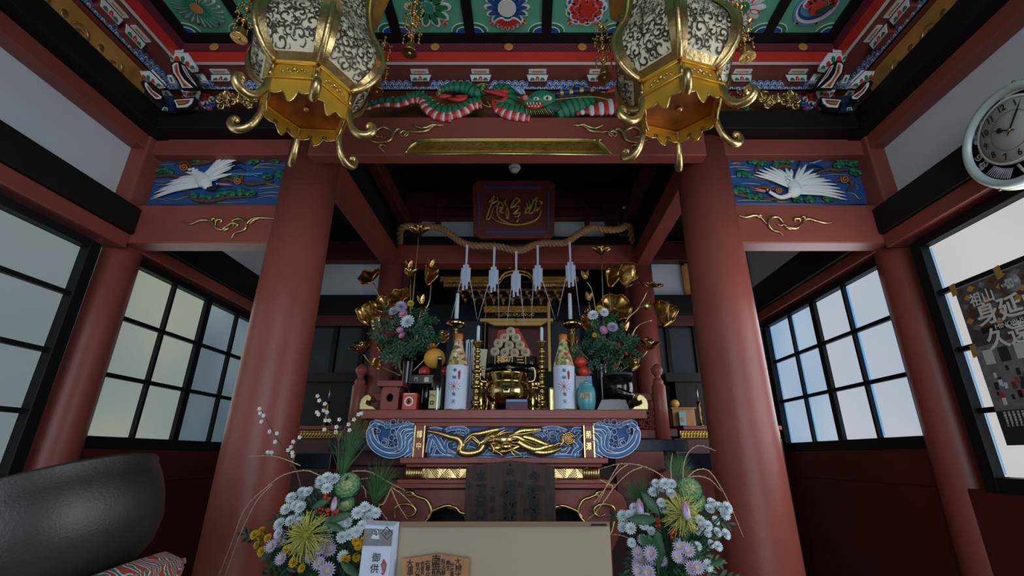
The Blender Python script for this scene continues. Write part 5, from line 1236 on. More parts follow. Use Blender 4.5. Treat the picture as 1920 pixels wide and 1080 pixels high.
# sake bottles
def bottle(px, dy, label, pyt):
    x = tx(px, dy); s = mpp(dy, SZ+.15); h = H(pyt, dy)-SZ
    t = thing('sake_bottle', label, 'bottle', (x, dy, SZ), 'large sake bottles with white labels')
    r = 19.5*s
    MB('wrap').lathe([(r*.98, 0), (r, .01), (r, h*.55), (r*.97, h*.6), (r*.82, h*.68), (r*.55, h*.80), (r*.40, h*.88), (r*.34, h*.93), (r*.36, h*.945)], (x, dy, SZ), 28).build('wrapped_body', t)
    MB('apple').lathe([(r*.42, h*.93), (r*.43, h*.94), (r*.42, h), (r*.3, h)], (x, dy, SZ), 16, 'orange').build('cap', t)
    MB('straw').lathe([(r*.42, h*.875), (r*.45, h*.885), (r*.42, h*.9)], (x, dy, SZ), 16).build('neck_cord', t)
    lb = MB('paper'); n = 20; a0, a1 = -PI*.62, PI*.62
    vs = []
    for i in range(n+1):
        a = a0+(a1-a0)*i/n
        for z in (h*.015, h*.565): vs.append((x+(r+.0015)*math.sin(a), dy-(r+.0015)*math.cos(a), SZ+z))
    lb.add(vs, [(2*i, 2*i+2, 2*i+3, 2*i+1) for i in range(n)], None, True); lb.build('paper_label', t)
    def onl(u, z, e=.003): a = u/r; return V((x+(r+e)*math.sin(a), dy-(r+e)*math.cos(a), SZ+z))
    for s_, z in (('奉', .49), ('納', .40), ('竜', .19), ('天', .10)): text(s_, .021, onl(-.002, h*z, .004), FRONT, 'ink', t, 'lettering')
    for k in range(7):
        an = -.5+k*PI/7*1.15; d = (math.cos(an), math.sin(an)); mb = MB('red_ink'); mb.tube([onl(-.004-d[0]*.032, h*.29-d[1]*.028), onl(-.004, h*.29), onl(-.004+d[0]*.034, h*.29+d[1]*.03)], .0009, 4); mb.build('mizuhiki_cord', t)
    mb = MB('red_ink'); p = [onl(.020, h*.50), onl(.028, h*.47), onl(.024, h*.38), onl(.016, h*.38), onl(.013, h*.47)]; mb.add(p, [(0, 4, 3, 2, 1)]); mb.add([v+V((0, -.001, 0)) for v in [onl(.019, h*.46), onl(.024, h*.45), onl(.022, h*.41), onl(.018, h*.41)]], [(0, 3, 2, 1)], 'green_dk'); mb.build('noshi_mark', t)
bottle(853, 2.47, 'large sake bottle with patterned wrap and white label, left of the incense burner', 627)
bottle(1059, 2.47, 'large sake bottle with patterned wrap and white label, right of the incense burner', 628)
# tall brass candlesticks
def candlestick(px, dy, label, base, top, half):
    x = tx(px, dy); t = thing('candlestick', label, 'candlestick', (x, dy, SZ), 'turned brass candlesticks by the incense burner')
    s = mpp(dy, SZ+.2); z0, z1 = SZ, H(top, dy); h = z1-z0; prof = [(.038, 0), (.040, .006), (.030, .018), (.022, .03)]
    n = 11
    for k in range(n):
        zz = .035+(h-.075)*k/n; st = (h-.075)/n; big = .027 if k in (0, 3, 6) else .018
        prof += [(big*.55, zz), (big, zz+st*.3), (big, zz+st*.6), (big*.55, zz+st*.95)]
    prof += [(.012, h-.04), (.016, h-.03), (.026, h-.012), (.031, h-.003), (.032, h), (.006, h)]
    MB('brass').lathe(prof, (x, dy, z0), 24).build('turned_stem', t)
    o = thing('candle', label.replace('turned brass candlestick', 'thin white candle standing in the brass candlestick'), 'candle', (x, dy, z1), 'thin white candles')
    ct = H(half, dy); MB('candle').lathe([(.0095, 0), (.009, (ct-z1)*.9), (.007, ct-z1-.003), (.002, ct-z1)], (x, dy, z1), 12).build('wax', o); MB('ink').tube([(x, dy, ct-.002), (x+.001, dy, ct+.007)], .0008, 4).build('wick', o)
candlestick(891, 2.52, 'turned brass candlestick left of the incense burner', 765, 641, 610)
candlestick(1017, 2.52, 'turned brass candlestick right of the incense burner', 765, 641, 613)
def dish_candle(px, dy, side, ydish, ytop, cpx):
    x = tx(px, dy); zd = H(ydish, dy); x = xw(px, dy, zd); t = thing('candle_dish', 'wide brass candle dish on a tall stem, behind the %s sake bottle' % side, 'candlestick', (x, dy, SZ), 'wide brass candle dishes')
    MB('brass_dark').lathe([(.05, 0), (.045, .01), (.014, .03), (.012, .2), (.02, .22), (.012, .25), (.012, zd-SZ-.06), (.022, zd-SZ-.045), (.012, zd-SZ-.03), (.035, zd-SZ-.015), (.052, zd-SZ), (.001, zd-SZ)], (x, dy, SZ), 24).build('stem', t)
    MB('brass').lathe([(.030, zd-.022), (.058, zd-.006), (.062, zd), (.062, zd+.022), (.058, zd+.022), (.056, zd+.002), (.001, zd+.002)], (x, dy, 0), 36, cap=False).build('dish', t)
    cx_ = xw(cpx, dy, zd); o = thing('candle', 'thick white candle standing in the brass dish behind the %s sake bottle' % side, 'candle', (cx_, dy, zd), 'thick white candles')
    zt = H(ytop, dy); MB('candle').lathe([(.0125, 0), (.0125, (zt-zd)*.6), (.011, zt-zd-.006), (.004, zt-zd)], (cx_, dy, zd+.002), 14).build('wax', o); MB('ink').tube([(cx_, dy, zt), (cx_, dy, zt+.008)], .001, 4).build('wick', o)
dish_candle(855, 2.76, 'left', 609, 550, 855); dish_candle(1072, 2.76, 'right', 610, 550, 1070)
# incense burner
dy = 2.58; x = xw(951, dy, SZ+.1); s = mpp(dy, SZ+.1)
t = thing('incense_burner', 'polished brass incense burner bowl with square crest on its front', 'incense burner', (x, dy, SZ))
zr_, zm, zl = H(702, dy), H(716, dy), SZ+.028
MB('brass').lathe([(.05, zl), (.085, zl+.015), (.116, zl+.055), (.118, zl+.09), (.108, zm-.015), (.098, zm-.004), (.112, zm+.002), (.114, zr_-.006), (.118, zr_), (.108, zr_+.002), (.100, zm), (.001, zm-.01)], (x, dy, 0), 48, cap=False).build('bowl', t)
for k in range(3):
    a = -PI/2+k*2*PI/3+PI/3; MB('brass').lathe([(.012, SZ), (.018, SZ+.01), (.012, SZ+.03), (.024, SZ+.05)], (x+.085*math.cos(a), dy+.085*math.sin(a), 0), 12).build('foot', t)
MB('brass_dark').lathe([(.10, SZ), (.10, SZ+.008), (.09, SZ+.012)], (x, dy, 0), 32).build('tray', t)
for sx in (-1, 1): MB('brass').tube(smooth([(x+sx*.112, dy, zm), (x+sx*.150, dy, zm+.01), (x+sx*.152, dy, zr_+.03), (x+sx*.128, dy, zr_+.035)], 5), .008, 8).build('handle', t)
cz_ = (zl+zm)/2+.012; cy_ = dy-.121
fr = MB('ink'); hw = .021
for a_ in (-1, 1): fr.box(x-hw, x+hw, cy_-.002, cy_+.006, cz_+a_*hw-.0025, cz_+a_*hw+.0025).box(x+a_*hw-.0025, x+a_*hw+.0025, cy_-.002, cy_+.006, cz_-hw, cz_+hw)
for k in range(3): fr.petal((x, cy_-.002, cz_-.008), (math.sin((k-1)*.8), 0, math.cos((k-1)*.8)), (0, -1, 0), .02, .010)
fr.tube([(x+.013*math.cos(i*PI/6), cy_-.002, cz_+.013*math.sin(i*PI/6)) for i in range(13)], .0012, 4); fr.build('crest', t)
kn = MB('brass').lathe([(.02, SZ-H(697, 2.78)), (.006, SZ-H(697, 2.78)+.01), (.006, 0), (.012, .002), (.016, .012), (.010, .02), (.016, .03), (.006, .045), (.001, .05)], (x, 2.78, H(697, 2.78)), 16).build('lid_knob'); tag(kn, 'small brass knob finial showing above the incense burner rim', 'ornament')
# two round brass drums flanking behind, partly hidden
for px, side in ((905, 'left'), (1002, 'right')):
    x_ = xw(px-3, 2.78, SZ+.1); tag(MB('brass').lathe([(.045, 0), (.035, .01), (.045, .05), (.052, .10), (.035, .15), (.03, .165), (.05, .18), (.02, .21), (.012, .225), (.001, .235)], (x_, 2.78, SZ), 24).build('brass_vessel'), 'rounded brass vessel half hidden behind the %s candlestick' % side, 'vessel', 'rounded brass vessels')
# small purple box in front
x0_, x1_ = tx(948, 2.43), tx(989, 2.43); z1_ = H(748, 2.43)
t = thing('incense_box', 'small purple incense box at the front edge of the altar table', 'box', ((x0_+x1_)/2, 2.47, SZ)); MB('purple_box').box(x0_, x1_, 2.43, 2.455, SZ, z1_).build('carton', t, bevel=.002)
MB('blue_lt').box(x0_+.004, x1_-.004, 2.428, 2.4305, z1_-.014, z1_-.003).build('blue_strip', t)
# left group
xl, xr = tx(716, 2.5), tx(749, 2.5); zt = H(727, 2.5)
t = thing('offering_stand', 'red lacquered offering stand with a round hole, left end of the table', 'stand', ((xl+xr)/2, 2.5, SZ))
c0 = (xl+xr)/2; w2_ = (xr-xl)/2
fb = MB('red_flat'); 
for k in range(20):
    a0, a1 = 2*PI*k/20, 2*PI*(k+1)/20; R2 = lambda a: 1/max(abs(math.cos(a)), abs(math.sin(a)))
    zc_ = (SZ+zt)/2; hh = (zt-SZ)/2; f2 = lambda a, e: V((c0+w2_*math.cos(a)*R2(a)*e, 2.46, zc_+hh*math.sin(a)*R2(a)*e)); f3 = lambda a: V((c0+.018*math.cos(a), 2.46, zc_+.005+.022*math.sin(a)))
    fb.prism([f2(a0, 1), f2(a1, 1), f3(a1), f3(a0)][::-1], (0, .008, 0))
fb.box(xl, xl+.006, 2.468, 2.57, SZ, zt).box(xr-.006, xr, 2.468, 2.57, SZ, zt).box(xl, xr, 2.562, 2.57, SZ, zt, 'black_wood')
fb.build('base', t)
MB('red_flat').box(xl-.018, xr+.018, 2.44, 2.59, zt, zt+.008).box(xl-.02, xl-.014, 2.44, 2.59, zt, zt+.028).box(xr+.014, xr+.02, 2.44, 2.59, zt, zt+.028).box(xl-.02, xr+.02, 2.438, 2.444, zt, zt+.028).box(xl-.02, xr+.02, 2.586, 2.592, zt, zt+.028).build('tray', t)
xa_, xb2 = tx(752, 2.44), tx(780, 2.44); zt = H(736, 2.44)
t = thing('red_tea_tin', 'small red tea tin with a white ring on its front, on the table', 'tin', ((xa_+xb2)/2, 2.47, SZ)); MB('tin_red').box(xa_, xb2, 2.44, 2.51, SZ, zt).build('tin_body', t, bevel=.006)
mb = MB('white'); cc = V(((xa_+xb2)/2-.003, 2.438, (SZ+zt)/2)); mb.tube([cc+V((.020*math.cos(i*PI/10), 0, .021*math.sin(i*PI/10))) for i in range(21)], .0042, 6, 'white', .4, (0, -1, 0)); mb.build('white_ring', t)
MB('ink').ball(cc+V((0, 0, -.002)), .008, None, 8, (1, .3, 1)).tube([cc, cc+V((0, -.001, .016))], .002, 4).build('ring_mark', t); MB('cream').box(xa_+.01, xb2-.012, 2.437, 2.4395, zt-.010, zt-.005).build('band', t)
t = thing('round_offering_stand', 'black lacquered round stand holding the apples and the pomelo, left side', 'stand', (tx(800, 2.6), 2.6, SZ))
x_ = tx(798, 2.6); zt = H(705, 2.6); MB('lacquer').lathe([(.06, SZ), (.055, SZ+.01), (.03, SZ+.03), (.028, zt-.05), (.07, zt-.02), (.076, zt), (.001, zt)], (x_, 2.6, 0), 28).build('stand_body', t); MB('lacquer').box(x_-.085, x_+.05, 2.505, 2.52, zt-.055, zt-.01).build('name_strip', t)
text('門', .022, (x_-.045, 2.503, zt-.034), FRONT, 'cream', t); MB('cream').box(x_+.0, x_+.025, 2.502, 2.505, zt-.048, zt-.022).build('paper_tag', t)
def fruit(px, py, rpx, dy, m, name, label, cat, stem=True, grp=None, sc_=(1, 1, .9)):
    c = P(px, py, dy); r = rpx*mpp(dy, c.z); t = thing(name, label, cat, (c.x, dy, c.z-r*sc_[2]), grp)
    MB(m).ball(c, r, None, 20, sc_).build('flesh', t)
    if stem: MB('twig').tube([c+V((0, 0, r*sc_[2]*.85)), c+V((.003, -.002, r*sc_[2]*1.2))], .002, 5).build('stem', t)
fruit(815, 672, 20, 2.53, 'pomelo', 'pomelo', 'large yellow pomelo resting on the apples left of the sake bottle', 'fruit', sc_=(1, 1, .95))
fruit(796, 697, 11, 2.56, 'apple', 'red_apple', 'red apple on the black stand under the left of the pomelo', 'apple', grp='red apples on the left stand')
fruit(832, 697, 10, 2.61, 'apple', 'red_apple', 'red apple between the pomelo and the left sake bottle', 'apple', grp='red apples on the left stand')
x_ = tx(818, 2.46); t = thing('brown_bottle', 'small dark brown bottle with pale green label, left of the white-labelled bottle', 'bottle', (x_, 2.46, SZ)); h = H(669, 2.46)-SZ
MB('glass_dk').lathe([(.033, 0), (.035, .006), (.035, h*.52), (.030, h*.6), (.014, h*.74), (.0115, h*.93), (.001, h*.93)], (x_, 2.46, SZ), 24).build('glass_body', t); MB('silver').lathe([(.014, h*.93), (.014, h), (.001, h)], (x_, 2.46, SZ), 16).build('screw_cap', t)
MB('lbl_green').box(x_-.034, x_+.022, 2.422, 2.4255, SZ+.008, SZ+.098).build('paper_label', t); MB('silver').box(x_+.006, x_+.012, 2.4205, 2.4225, SZ+.0, SZ+.11).build('label_strip', t); text('辛', .028, (x_-.018, 2.4205, SZ+.065), FRONT, 'old_wood', t, bold=.002); text('口', .022, (x_-.018, 2.4205, SZ+.035), FRONT, 'old_wood', t, bold=.002)
# right group
xa_, xb2 = tx(1030, 2.53), tx(1083, 2.53); t = thing('yellow_can', 'pale yellow tin mostly hidden behind the right sake bottle', 'tin', ((xa_+xb2)/2, 2.56, SZ)); MB('lbl_green').box(xa_, xb2, 2.53, 2.6, SZ, H(726, 2.53)).build('tin_body', t, bevel=.005); MB('gold_bright').box(xa_+.006, xa_+.026, 2.527, 2.531, SZ+.01, H(730, 2.53)).build('gold_stripe', t)
x_ = tx(1100.5, 2.45); h = H(719, 2.45)-SZ; t = thing('celadon_jar', 'squat blue-green ceramic jar with brown characters, right of the sake bottle', 'jar', (x_, 2.45, SZ))
MB('celadon').lathe([(.034, 0), (.040, .006), (.048, h*.3), (.049, h*.6), (.043, h*.84), (.034, h*.9), (.036, h*.94), (.034, h), (.001, h)], (x_, 2.45, SZ), 28).build('jar_body', t)
text('月岡', .026, (x_-.014, 2.398, SZ+h*.5), FRONT, 'ochre', t, bold=.0012, spin=-PI/2*0); MB('silver').lathe([(.008, h), (.008, h+.012), (.001, h+.012)], (x_, 2.45, SZ), 10).build('stopper', t)
xa_, xb2 = tx(1080, 2.58), tx(1113, 2.58); zt = H(704, 2.58); t = thing('black_offering_box', 'black box with a blue sticker under the right apples', 'box', ((xa_+xb2)/2, 2.62, SZ)); MB('lacquer').box(xa_, xb2, 2.58, 2.68, SZ, zt).build('box_body', t, bevel=.003); MB('blue_lt').box(xb2-.030, xb2-.004, 2.577, 2.581, zt-.033, zt-.003).build('sticker', t)
fruit(1095, 697, 13, 2.62, 'apple', 'red_apple', 'lower red apple on the black box, right side', 'apple', grp='red apples stacked on the right'); fruit(1088, 679, 12.5, 2.62, 'apple', 'red_apple', 'upper red apple balanced on another, right side', 'apple', grp='red apples stacked on the right')
x_ = tx(1163, 2.57); t = thing('lacquer_bowl', 'large black lacquered bowl at the right end of the table', 'bowl', (x_, 2.57, SZ)); h = H(701, 2.57)-SZ
MB('lacquer').lathe([(.04, 0), (.045, .02), (.038, .03), (.066, .05), (.08, h*.6), (.078, h*.93), (.074, h*.93), (.07, h*.5), (.001, .06)], (x_, 2.57, SZ), 32, cap=False).build('bowl_body', t); MB('grey_panel').lathe([(.078, h*.93), (.082, h*.95), (.080, h), (.074, h)], (x_, 2.57, SZ), 32, cap=False).build('rim_band', t)
xa_, xb2 = tx(1118, 2.45), tx(1182, 2.45); t = thing('black_tray', 'flat black lacquered tray with sloping ends, before the bowl', 'tray', ((xa_+xb2)/2, 2.5, SZ)); z1_ = H(749, 2.45)
MB('lacquer').prism([V((xa_, 2.45, SZ)), V((xb2, 2.45, SZ)), V((xb2-.02, 2.45, z1_)), V((xa_+.03, 2.45, z1_))], (0, .03, 0)).build('tray_body', t, bevel=.002); MB('silver').tube([(xa_+.034, 2.449, z1_), (xb2-.03, 2.449, z1_)], .0015, 4).build('front_edge', t)
t = thing('dark_case', 'dark patterned case lying tilted on the black tray', 'case', tuple(P(1168, 750, 2.47))); a_, b_ = P(1157, 733, 2.47), P(1186, 744, 2.47); MB('lacquer').tube([a_, b_], .022, 12).build('case_body', t); MB('silver').tube([a_+V((0, -.021, .004)), b_+V((0, -.021, .004))], .0025, 5).build('light_line', t)
MB('silver').ball(b_, .0215, None, 12, (.6, 1, 1)).build('silver_end', t)
# folded papers and a small card beside the burner
o = MB('paper'); 
for k in range(4): o.prism([V((P(874+k*4, 655, 2.85).x, 2.85, SZ)), V((P(878+k*4, 658, 2.85).x, 2.85, SZ)), P(880+k*4, 636+(k % 2)*5, 2.85), P(874+k*4, 638+(k % 2)*5, 2.85)], (0, .004, 0))
tag(o.build('folded_paper'), 'white folded paper standing behind the left candlestick', 'paper')
o = MB('cream').prism([V((P(889, 678, 2.84).x, 2.84, SZ)), V((P(905, 678, 2.84).x, 2.84, SZ)), P(914, 655, 2.84), P(886, 653, 2.84)], (0, .004, 0)); tag(o.build('paper_card'), 'pale cut card leaning behind the left candlestick', 'card')
rnd = random.Random(2)
for k, px in enumerate((872, 919, 957, 1003, 1052)):
    c0 = V((tx(px, 2.41), 2.415, SZ+.002)); mb = MB('petal_w'); mb.petal(c0, (1, 0, .1), (0, 0, 1), .03, .012, m='petal_w'); mb.petal(c0+V((.01, .004, 0)), (-.4, .2, .3), (0, 0, 1), .018, .012, m='pink')
    tag(mb.build('fallen_petal'), 'small fallen white petal on the table edge, ' + ['in front of the left sake bottle', 'left of the purple box', 'against the purple box', 'right of the purple box', 'in front of the right sake bottle'][k], 'petal', 'fallen petals on the table edge')
# ---- side altars, dim
for sx, side in ((1, 'right'), (-1, 'left')):
    t = thing('side_altar_table', 'low dark red side altar table with a pale woven band, far %s' % side, 'table', (sx*1.62, 3.7, -1), 'side altar tables')
    zt = dz(798, 3.55)
    MB('red_flat').box(*sorted((sx*1.26, sx*1.99)), 3.55, 3.9, zt-.03, zt).build('table_top', t, bevel=.004); MB('red_dark').box(*sorted((sx*1.2, sx*2.0)), 3.6, 3.88, -1, zt-.09).build('body', t)
    MB('gold_dull').box(*sorted((sx*1.24, sx*1.98)), 3.575, 3.6, zt-.085, zt-.035).build('band', t)
    for k in range(32):
        x_ = sx*(1.25+k*.0225); MB('gold_pale').tube([(x_-.008, 3.572, zt-.08), (x_+.008, 3.572, zt-.04)], .005, 5).build('woven_strand', t)
    xx = sx*1.62
    tag(MB('brass_dark').lathe([(.03, 0), (.02, .01), (.009, .03), (.014, .06), (.008, .09), (.016, .12), (.008, .15), (.02, .18), (.001, .18)], (sx*1.42, 3.62, zt), 14).build('small_candlestick'), 'small dim brass candlestick on the %s side altar' % side, 'candlestick', 'small side altar candlesticks')
    tag(MB('silver').lathe([(.006, .18), (.006, .30), (.001, .30)], (sx*1.42, 3.62, zt), 8).build('thin_candle'), 'thin candle on the %s side altar' % side, 'candle', 'thin side altar candles')
    tag(MB('black_wood').box(*sorted((sx*1.3, sx*1.9)), 3.76, 3.9, zt, zt+.35).box(*sorted((sx*1.22, sx*1.98)), 3.72, 3.92, zt+.35, zt+.42).build('small_shrine'), 'small black shrine cabinet standing on the %s side altar' % side, 'shrine', 'small black shrines')
zt = dz(798, 3.55)
c = P(1265, 757, 3.62); t = thing('offering_box', 'pale wooden offering box on the right side altar', 'box', (c.x, 3.64, zt)); MB('new_wood').box(c.x-.03, c.x+.14, 3.6, 3.7, zt, c.z-.04).build('box_body', t, bevel=.003); MB('new_wood').box(c.x-.04, c.x+.15, 3.59, 3.71, c.z-.04, c.z-.03).build('lid', t)
fruit(1265, 757, 8.5, 3.62, 'pomelo', 'citrus', 'small yellow citrus on the wooden box, right side altar', 'fruit')
c = P(1279, 785, 3.56); t = thing('drink_carton', 'small light blue drink carton on the right side altar', 'carton', (c.x, 3.56, zt)); MB('celadon').box(c.x-.022, c.x+.026, 3.555, 3.6, zt, P(1279, 772, 3.56).z).build('carton_body', t, bevel=.002); MB('orange').box(c.x-.01, c.x+.01, 3.552, 3.556, zt+.03, zt+.06).build('carton_print', t)
# ======================= flowers =======================
rnd = random.Random(21)
def flower_mesh(kind):
    mb = MB('petal_w')
    Zv = V((0, 0, 1))
    if kind in ('mum_white',):
        for lay, (n, L, el) in enumerate(((14, 1.0, .15), (13, .85, .5), (9, .6, .9), (5, .4, 1.2))):
            for k in range(n):
                a = 2*PI*(k+.5*lay)/n; mb.petal((0, 0, .05*lay), (math.cos(a)*math.cos(el), math.sin(a)*math.cos(el), math.sin(el)), Zv, L, .44, .12, .15, 'petal_w', .36, 2, .5)
        mb.ball((0, 0, .25), .15, 'petal_yg', 8, (1, 1, .6))
    elif kind in ('daisy_lilac', 'daisy_pink'):
        for lay, (n, L, el) in enumerate(((17, 1.0, .2), (13, .75, .6))):
            for k in range(n):
                a = 2*PI*(k+.5*lay)/n; mb.petal((0, 0, .04*lay), (math.cos(a)*math.cos(el), math.sin(a)*math.cos(el), math.sin(el)), Zv, L, .24, .18, .3, 'petal_l' if kind[-1] == 'c' else 'petal_p', .10, 3, .4)
        mb.ball((0, 0, .15), .2, 'petal_y', 8, (1, 1, .6))
    elif kind == 'mum_big':
        for lay, (n, L, el) in enumerate(((20, 1.0, .1), (18, .95, .4), (15, .85, .75), (11, .7, 1.05), (7, .5, 1.3))):
            for k in range(n):
                a = 2*PI*(k+.5*lay)/n; mb.petal((0, 0, .06*lay), (math.cos(a)*math.cos(el), math.sin(a)*math.cos(el), math.sin(el)), Zv, L, .22, .25, .35, 'petal_l', .10, 3, .5)
    elif kind == 'pom_yellow':
        for lay, (n, L, el) in enumerate(((13, 1.0, .1), (12, .9, .5), (10, .75, .9), (6, .5, 1.3))):
            for k in range(n):
                a = 2*PI*(k+.5*lay)/n; mb.petal((0, 0, .08*lay), (math.cos(a)*math.cos(el), math.sin(a)*math.cos(el), math.sin(el)), Zv, L, .5, .2, .2, 'petal_y', .2, 2, .6)
        mb.ball((0, 0, .3), .2, 'orange', 7, (1, 1, .6))
    elif kind == 'spider':
        for k in range(210):
            a = rnd.uniform(0, 2*PI); el = rnd.uniform(-.5, 1.3); L = rnd.uniform(.7, 1.05)
            d = V((math.cos(a)*math.cos(el), math.sin(a)*math.cos(el), math.sin(el))); p = [d*.08, d*L*.5+Zv*.05, d*L*.85+Zv*-.02+V((rnd.uniform(-.05, .05), rnd.uniform(-.05, .05), 0)), d*L+V((rnd.uniform(-.1, .1), rnd.uniform(-.1, .1), -.12))]
            mb.tube(smooth(p, 2), [.009, .012, .013, .012], 4, 'petal_yg')
        mb.ball((0, 0, .1), .16, 'petal_c', 8)
    elif kind == 'kale':
        for lay in range(10):
            n = 8 if lay < 6 else 6; L = 1.0-.085*lay; el = .0+.13*lay
            for k in range(n):
                a = 2*PI*(k+.5*lay)/n; d = V((math.cos(a)*math.cos(el), math.sin(a)*math.cos(el), math.sin(el))); s_ = V((-math.sin(a), math.cos(a), 0)); up = s_.cross(d)*-1
                W = .62*L; b = []; R_n = 7
                pts = [V((0, 0, .05*lay))]
                ring_ = []
                for i in range(R_n):
                    t_ = (i/(R_n-1)-.5)*2; e = d*L*(1-.25*t_*t_)+s_*W*t_*.95+(Zv*.9+d*.4)*(.10*math.sin(i*2.6+k+lay))+Zv*.12*abs(t_); ring_.append(e)
                mid = [(r_*.55+Zv*(.05*lay-.02)) for r_ in ring_]
                vs = pts+mid+ring_; m_ = ('leaf', 'leaf_lt', 'leaf_lt', 'kale', 'leaf_lt', 'kale', 'kale_in', 'kale', 'kale_in', 'kale_in')[lay]
                fs = [(0, 1+i, 2+i) for i in range(R_n-1)]+[(1+i, 1+R_n+i, 2+R_n+i, 2+i) for i in range(R_n-1)]
                mb.add(vs, fs, m_, True)
    elif kind == 'berries':
        for k in range(9): mb.ball((rnd.uniform(-.7, .7), rnd.uniform(-.7, .7), rnd.uniform(-.5, .5)), .28, 'red_bright', 8)
    elif kind == 'bud_pink':
        for k in range(6):
            a = k*PI/3; mb.petal((.05*math.cos(a), .05*math.sin(a), 0), (.18*math.cos(a), .18*math.sin(a), 1), (-math.cos(a), -math.sin(a), .0), 1.0, .5, .12, .2, 'petal_p', .06, 4, .4)
        mb.lathe([(.05, -.1), (.22, .1), (.24, .4), (.15, .75), (.02, .95)], (0, 0, 0), 10, 'petal_l')
    elif kind == 'leaf_long':
        mb.petal((0, 0, 0), (1, 0, 0), Zv, 1.0, .36, -.15, .18, 'leaf', .03, 6, .12); mb.tube([(0, 0, .01), (.95, 0, -.12)], .008, 4, 'leaf_lt')
    elif kind == 'leaf_sprig':
        mb.tube([(0, 0, 0), (.5, 0, .03), (1, 0, 0)], [.02, .015, .008], 4, 'leaf_dk')
        for k in range(7):
            x = .15+k*.12; s_ = 1 if k % 2 else -1; mb.petal((x, 0, .02), (.6, s_*.8, .1*rnd.uniform(-1, 1)), Zv, .42, .17, -.1, .2, 'leaf' if k % 3 else 'leaf_dk', .04, 3, .3)
        mb.petal((1, 0, 0), (1, 0, .1), Zv, .35, .15, -.1, .2, 'leaf', .04, 3, .3)
    return mb
PROTO = {}
def flower(kind, name, parent, loc, nrm, scale, spin=None):
    if kind not in PROTO:
        o = flower_mesh(kind).build(name, None, z=0, auto=False); PROTO[kind] = o; o['fresh'] = True
    return inst(PROTO[kind], name, parent, loc, nrm, scale, rnd.uniform(0, 6.28) if spin is None else spin)
def pine(base, tip, spread, n, parent, L, dpt=.04):
    mb = MB('pine'); mb.tube([base, base+(tip-base)*.6], [.004, .002], 5, 'twig')
    ax_ = (tip-base).normalized(); s_ = ax_.cross(V((0, 1, 0))).normalized()
    for k in range(n):
        f = rnd.random()*.6; o_ = base+(tip-base)*f; a = rnd.gauss(0, spread); b = rnd.uniform(-.5, .5)
        d = (ax_*math.cos(a)+s_*math.sin(a)+V((0, b*.6, 0))).normalized(); l = L*rnd.uniform(.7, 1.1); e = o_+d*l; w_ = V((0, 1, 0)).cross(d).normalized()*.0011
        mb.add([o_-w_, o_+w_, e], [(0, 1, 2)], 'pine' if k % 3 else 'leaf'); w2_ = V((0, .0011, 0)); mb.add([o_-w2_, o_+w2_, e], [(0, 1, 2)], 'pine')
    o = mb.build('pine_spray', parent); o['kind'] = 'stuff'; return o
def willow(pts, parent, r=.0016, m='straw', name='willow_stem'):
    sp = smooth(pts, 7); mb = MB(m); mb.tube(sp, [r*1.3, r, r*.6], 5)
    for i in range(2, len(sp)-1, 3): mb.ball(sp[i]+V((0, 0, r)), r*1.5, m, 5)
    mb.build(name, parent)
def plum(pts, parent, budpts):
    mb = MB('twig'); mb.tube(smooth(pts, 5), [.0035, .0028, .0014], 6); b = mb.build('plum_branch', parent)
    for p in budpts:
        f = MB('petal_w')
        for k in range(5):
            a = k*2*PI/5; f.petal(p, (math.cos(a), -.6, math.sin(a)), (0, -1, 0), .012, .011, m='petal_l' if rnd.random() < .2 else 'white', seg=2)
        f.ball(p, .0035, 'petal_yg', 6); f.build('blossom', b)

def vase(name, label, x, y, zb, zt, m='lacquer'):
    t = thing(name, label, 'vase', (x, y, zb)); h = zt-zb
    return t, h
DY = 1.92
# stands for the big floor-side vases (out of frame below the flowers)
BQ = {}
for side, cx_, lab in (('left', 590, 'big arrangement of white, lilac and yellow chrysanthemums with pine, left of the cardboard box'), ('right', 1262, 'big arrangement of white and lilac chrysanthemums with kale, right of the cardboard box')):
    z0 = dz(1075, DY)-.10; x = xw(cx_, DY, z0+.1)
    o = thing('vase_pedestal', 'black square pedestal under the %s flower arrangement' % side, 'pedestal', (x, DY, -1), 'black pedestals under the flower arrangements')
    MB('lacquer').box(x-.14, x+.14, DY-.14, DY+.14, -1, -.98).box(x-.11, x+.11, DY-.11, DY+.11, -.98, z0-.28).box(x-.14, x+.14, DY-.14, DY+.14, z0-.28, z0-.25).build('pedestal_body', o, bevel=.004)
    t = thing('flower_arrangement', lab, 'flowers', (x, DY, z0-.25), 'flower arrangements beside the cardboard box')
    MB('bronze').lathe([(.06, z0-.25), (.07, z0-.24), (.05, z0-.2), (.085, z0-.1), (.08, z0-.02), (.055, z0+.02), (.075, z0+.05), (.068, z0+.05), (.05, z0+.01), (.001, z0-.0)], (x, DY, 0), 28).build('vase', t)
    BQ[side] = (t, V((x, DY, z0+.03)))
def place(side, items, q, dyj=.05):
    t, root = BQ[side]
    for kind, name, sc, pts in items:
        for (x, y) in pts:
            dj = DY-.09+rnd.uniform(-dyj, dyj) if kind not in ('leaf_sprig',) else DY+rnd.uniform(-.06, .1)
            p = q(x, y, dj); out = (p-root).normalized(); nrm = (out*.75+V((rnd.uniform(-.2, .2), -.85, -.05))).normalized()
            if kind == 'leaf_sprig': nrm = V((rnd.uniform(-.4, .4), -1, rnd.uniform(-.3, .5)))
            f = flower(kind, name, t, p, nrm, sc*rnd.uniform(.78, 1.05))
            if kind not in ('leaf_sprig', 'leaf_long', 'berries'):
                mid = (p+root)/2+V((0, .03, .02)); MB('leaf').tube(smooth([root, mid, p-nrm*sc*.1], 4), .0022, 5).build('flower_stem', t)
QL = lambda x, y, d: P(400+x/3, 720+y/3, d)
QR = lambda x, y, d: P(1100+x/4.153, 820+y/4.153, d)
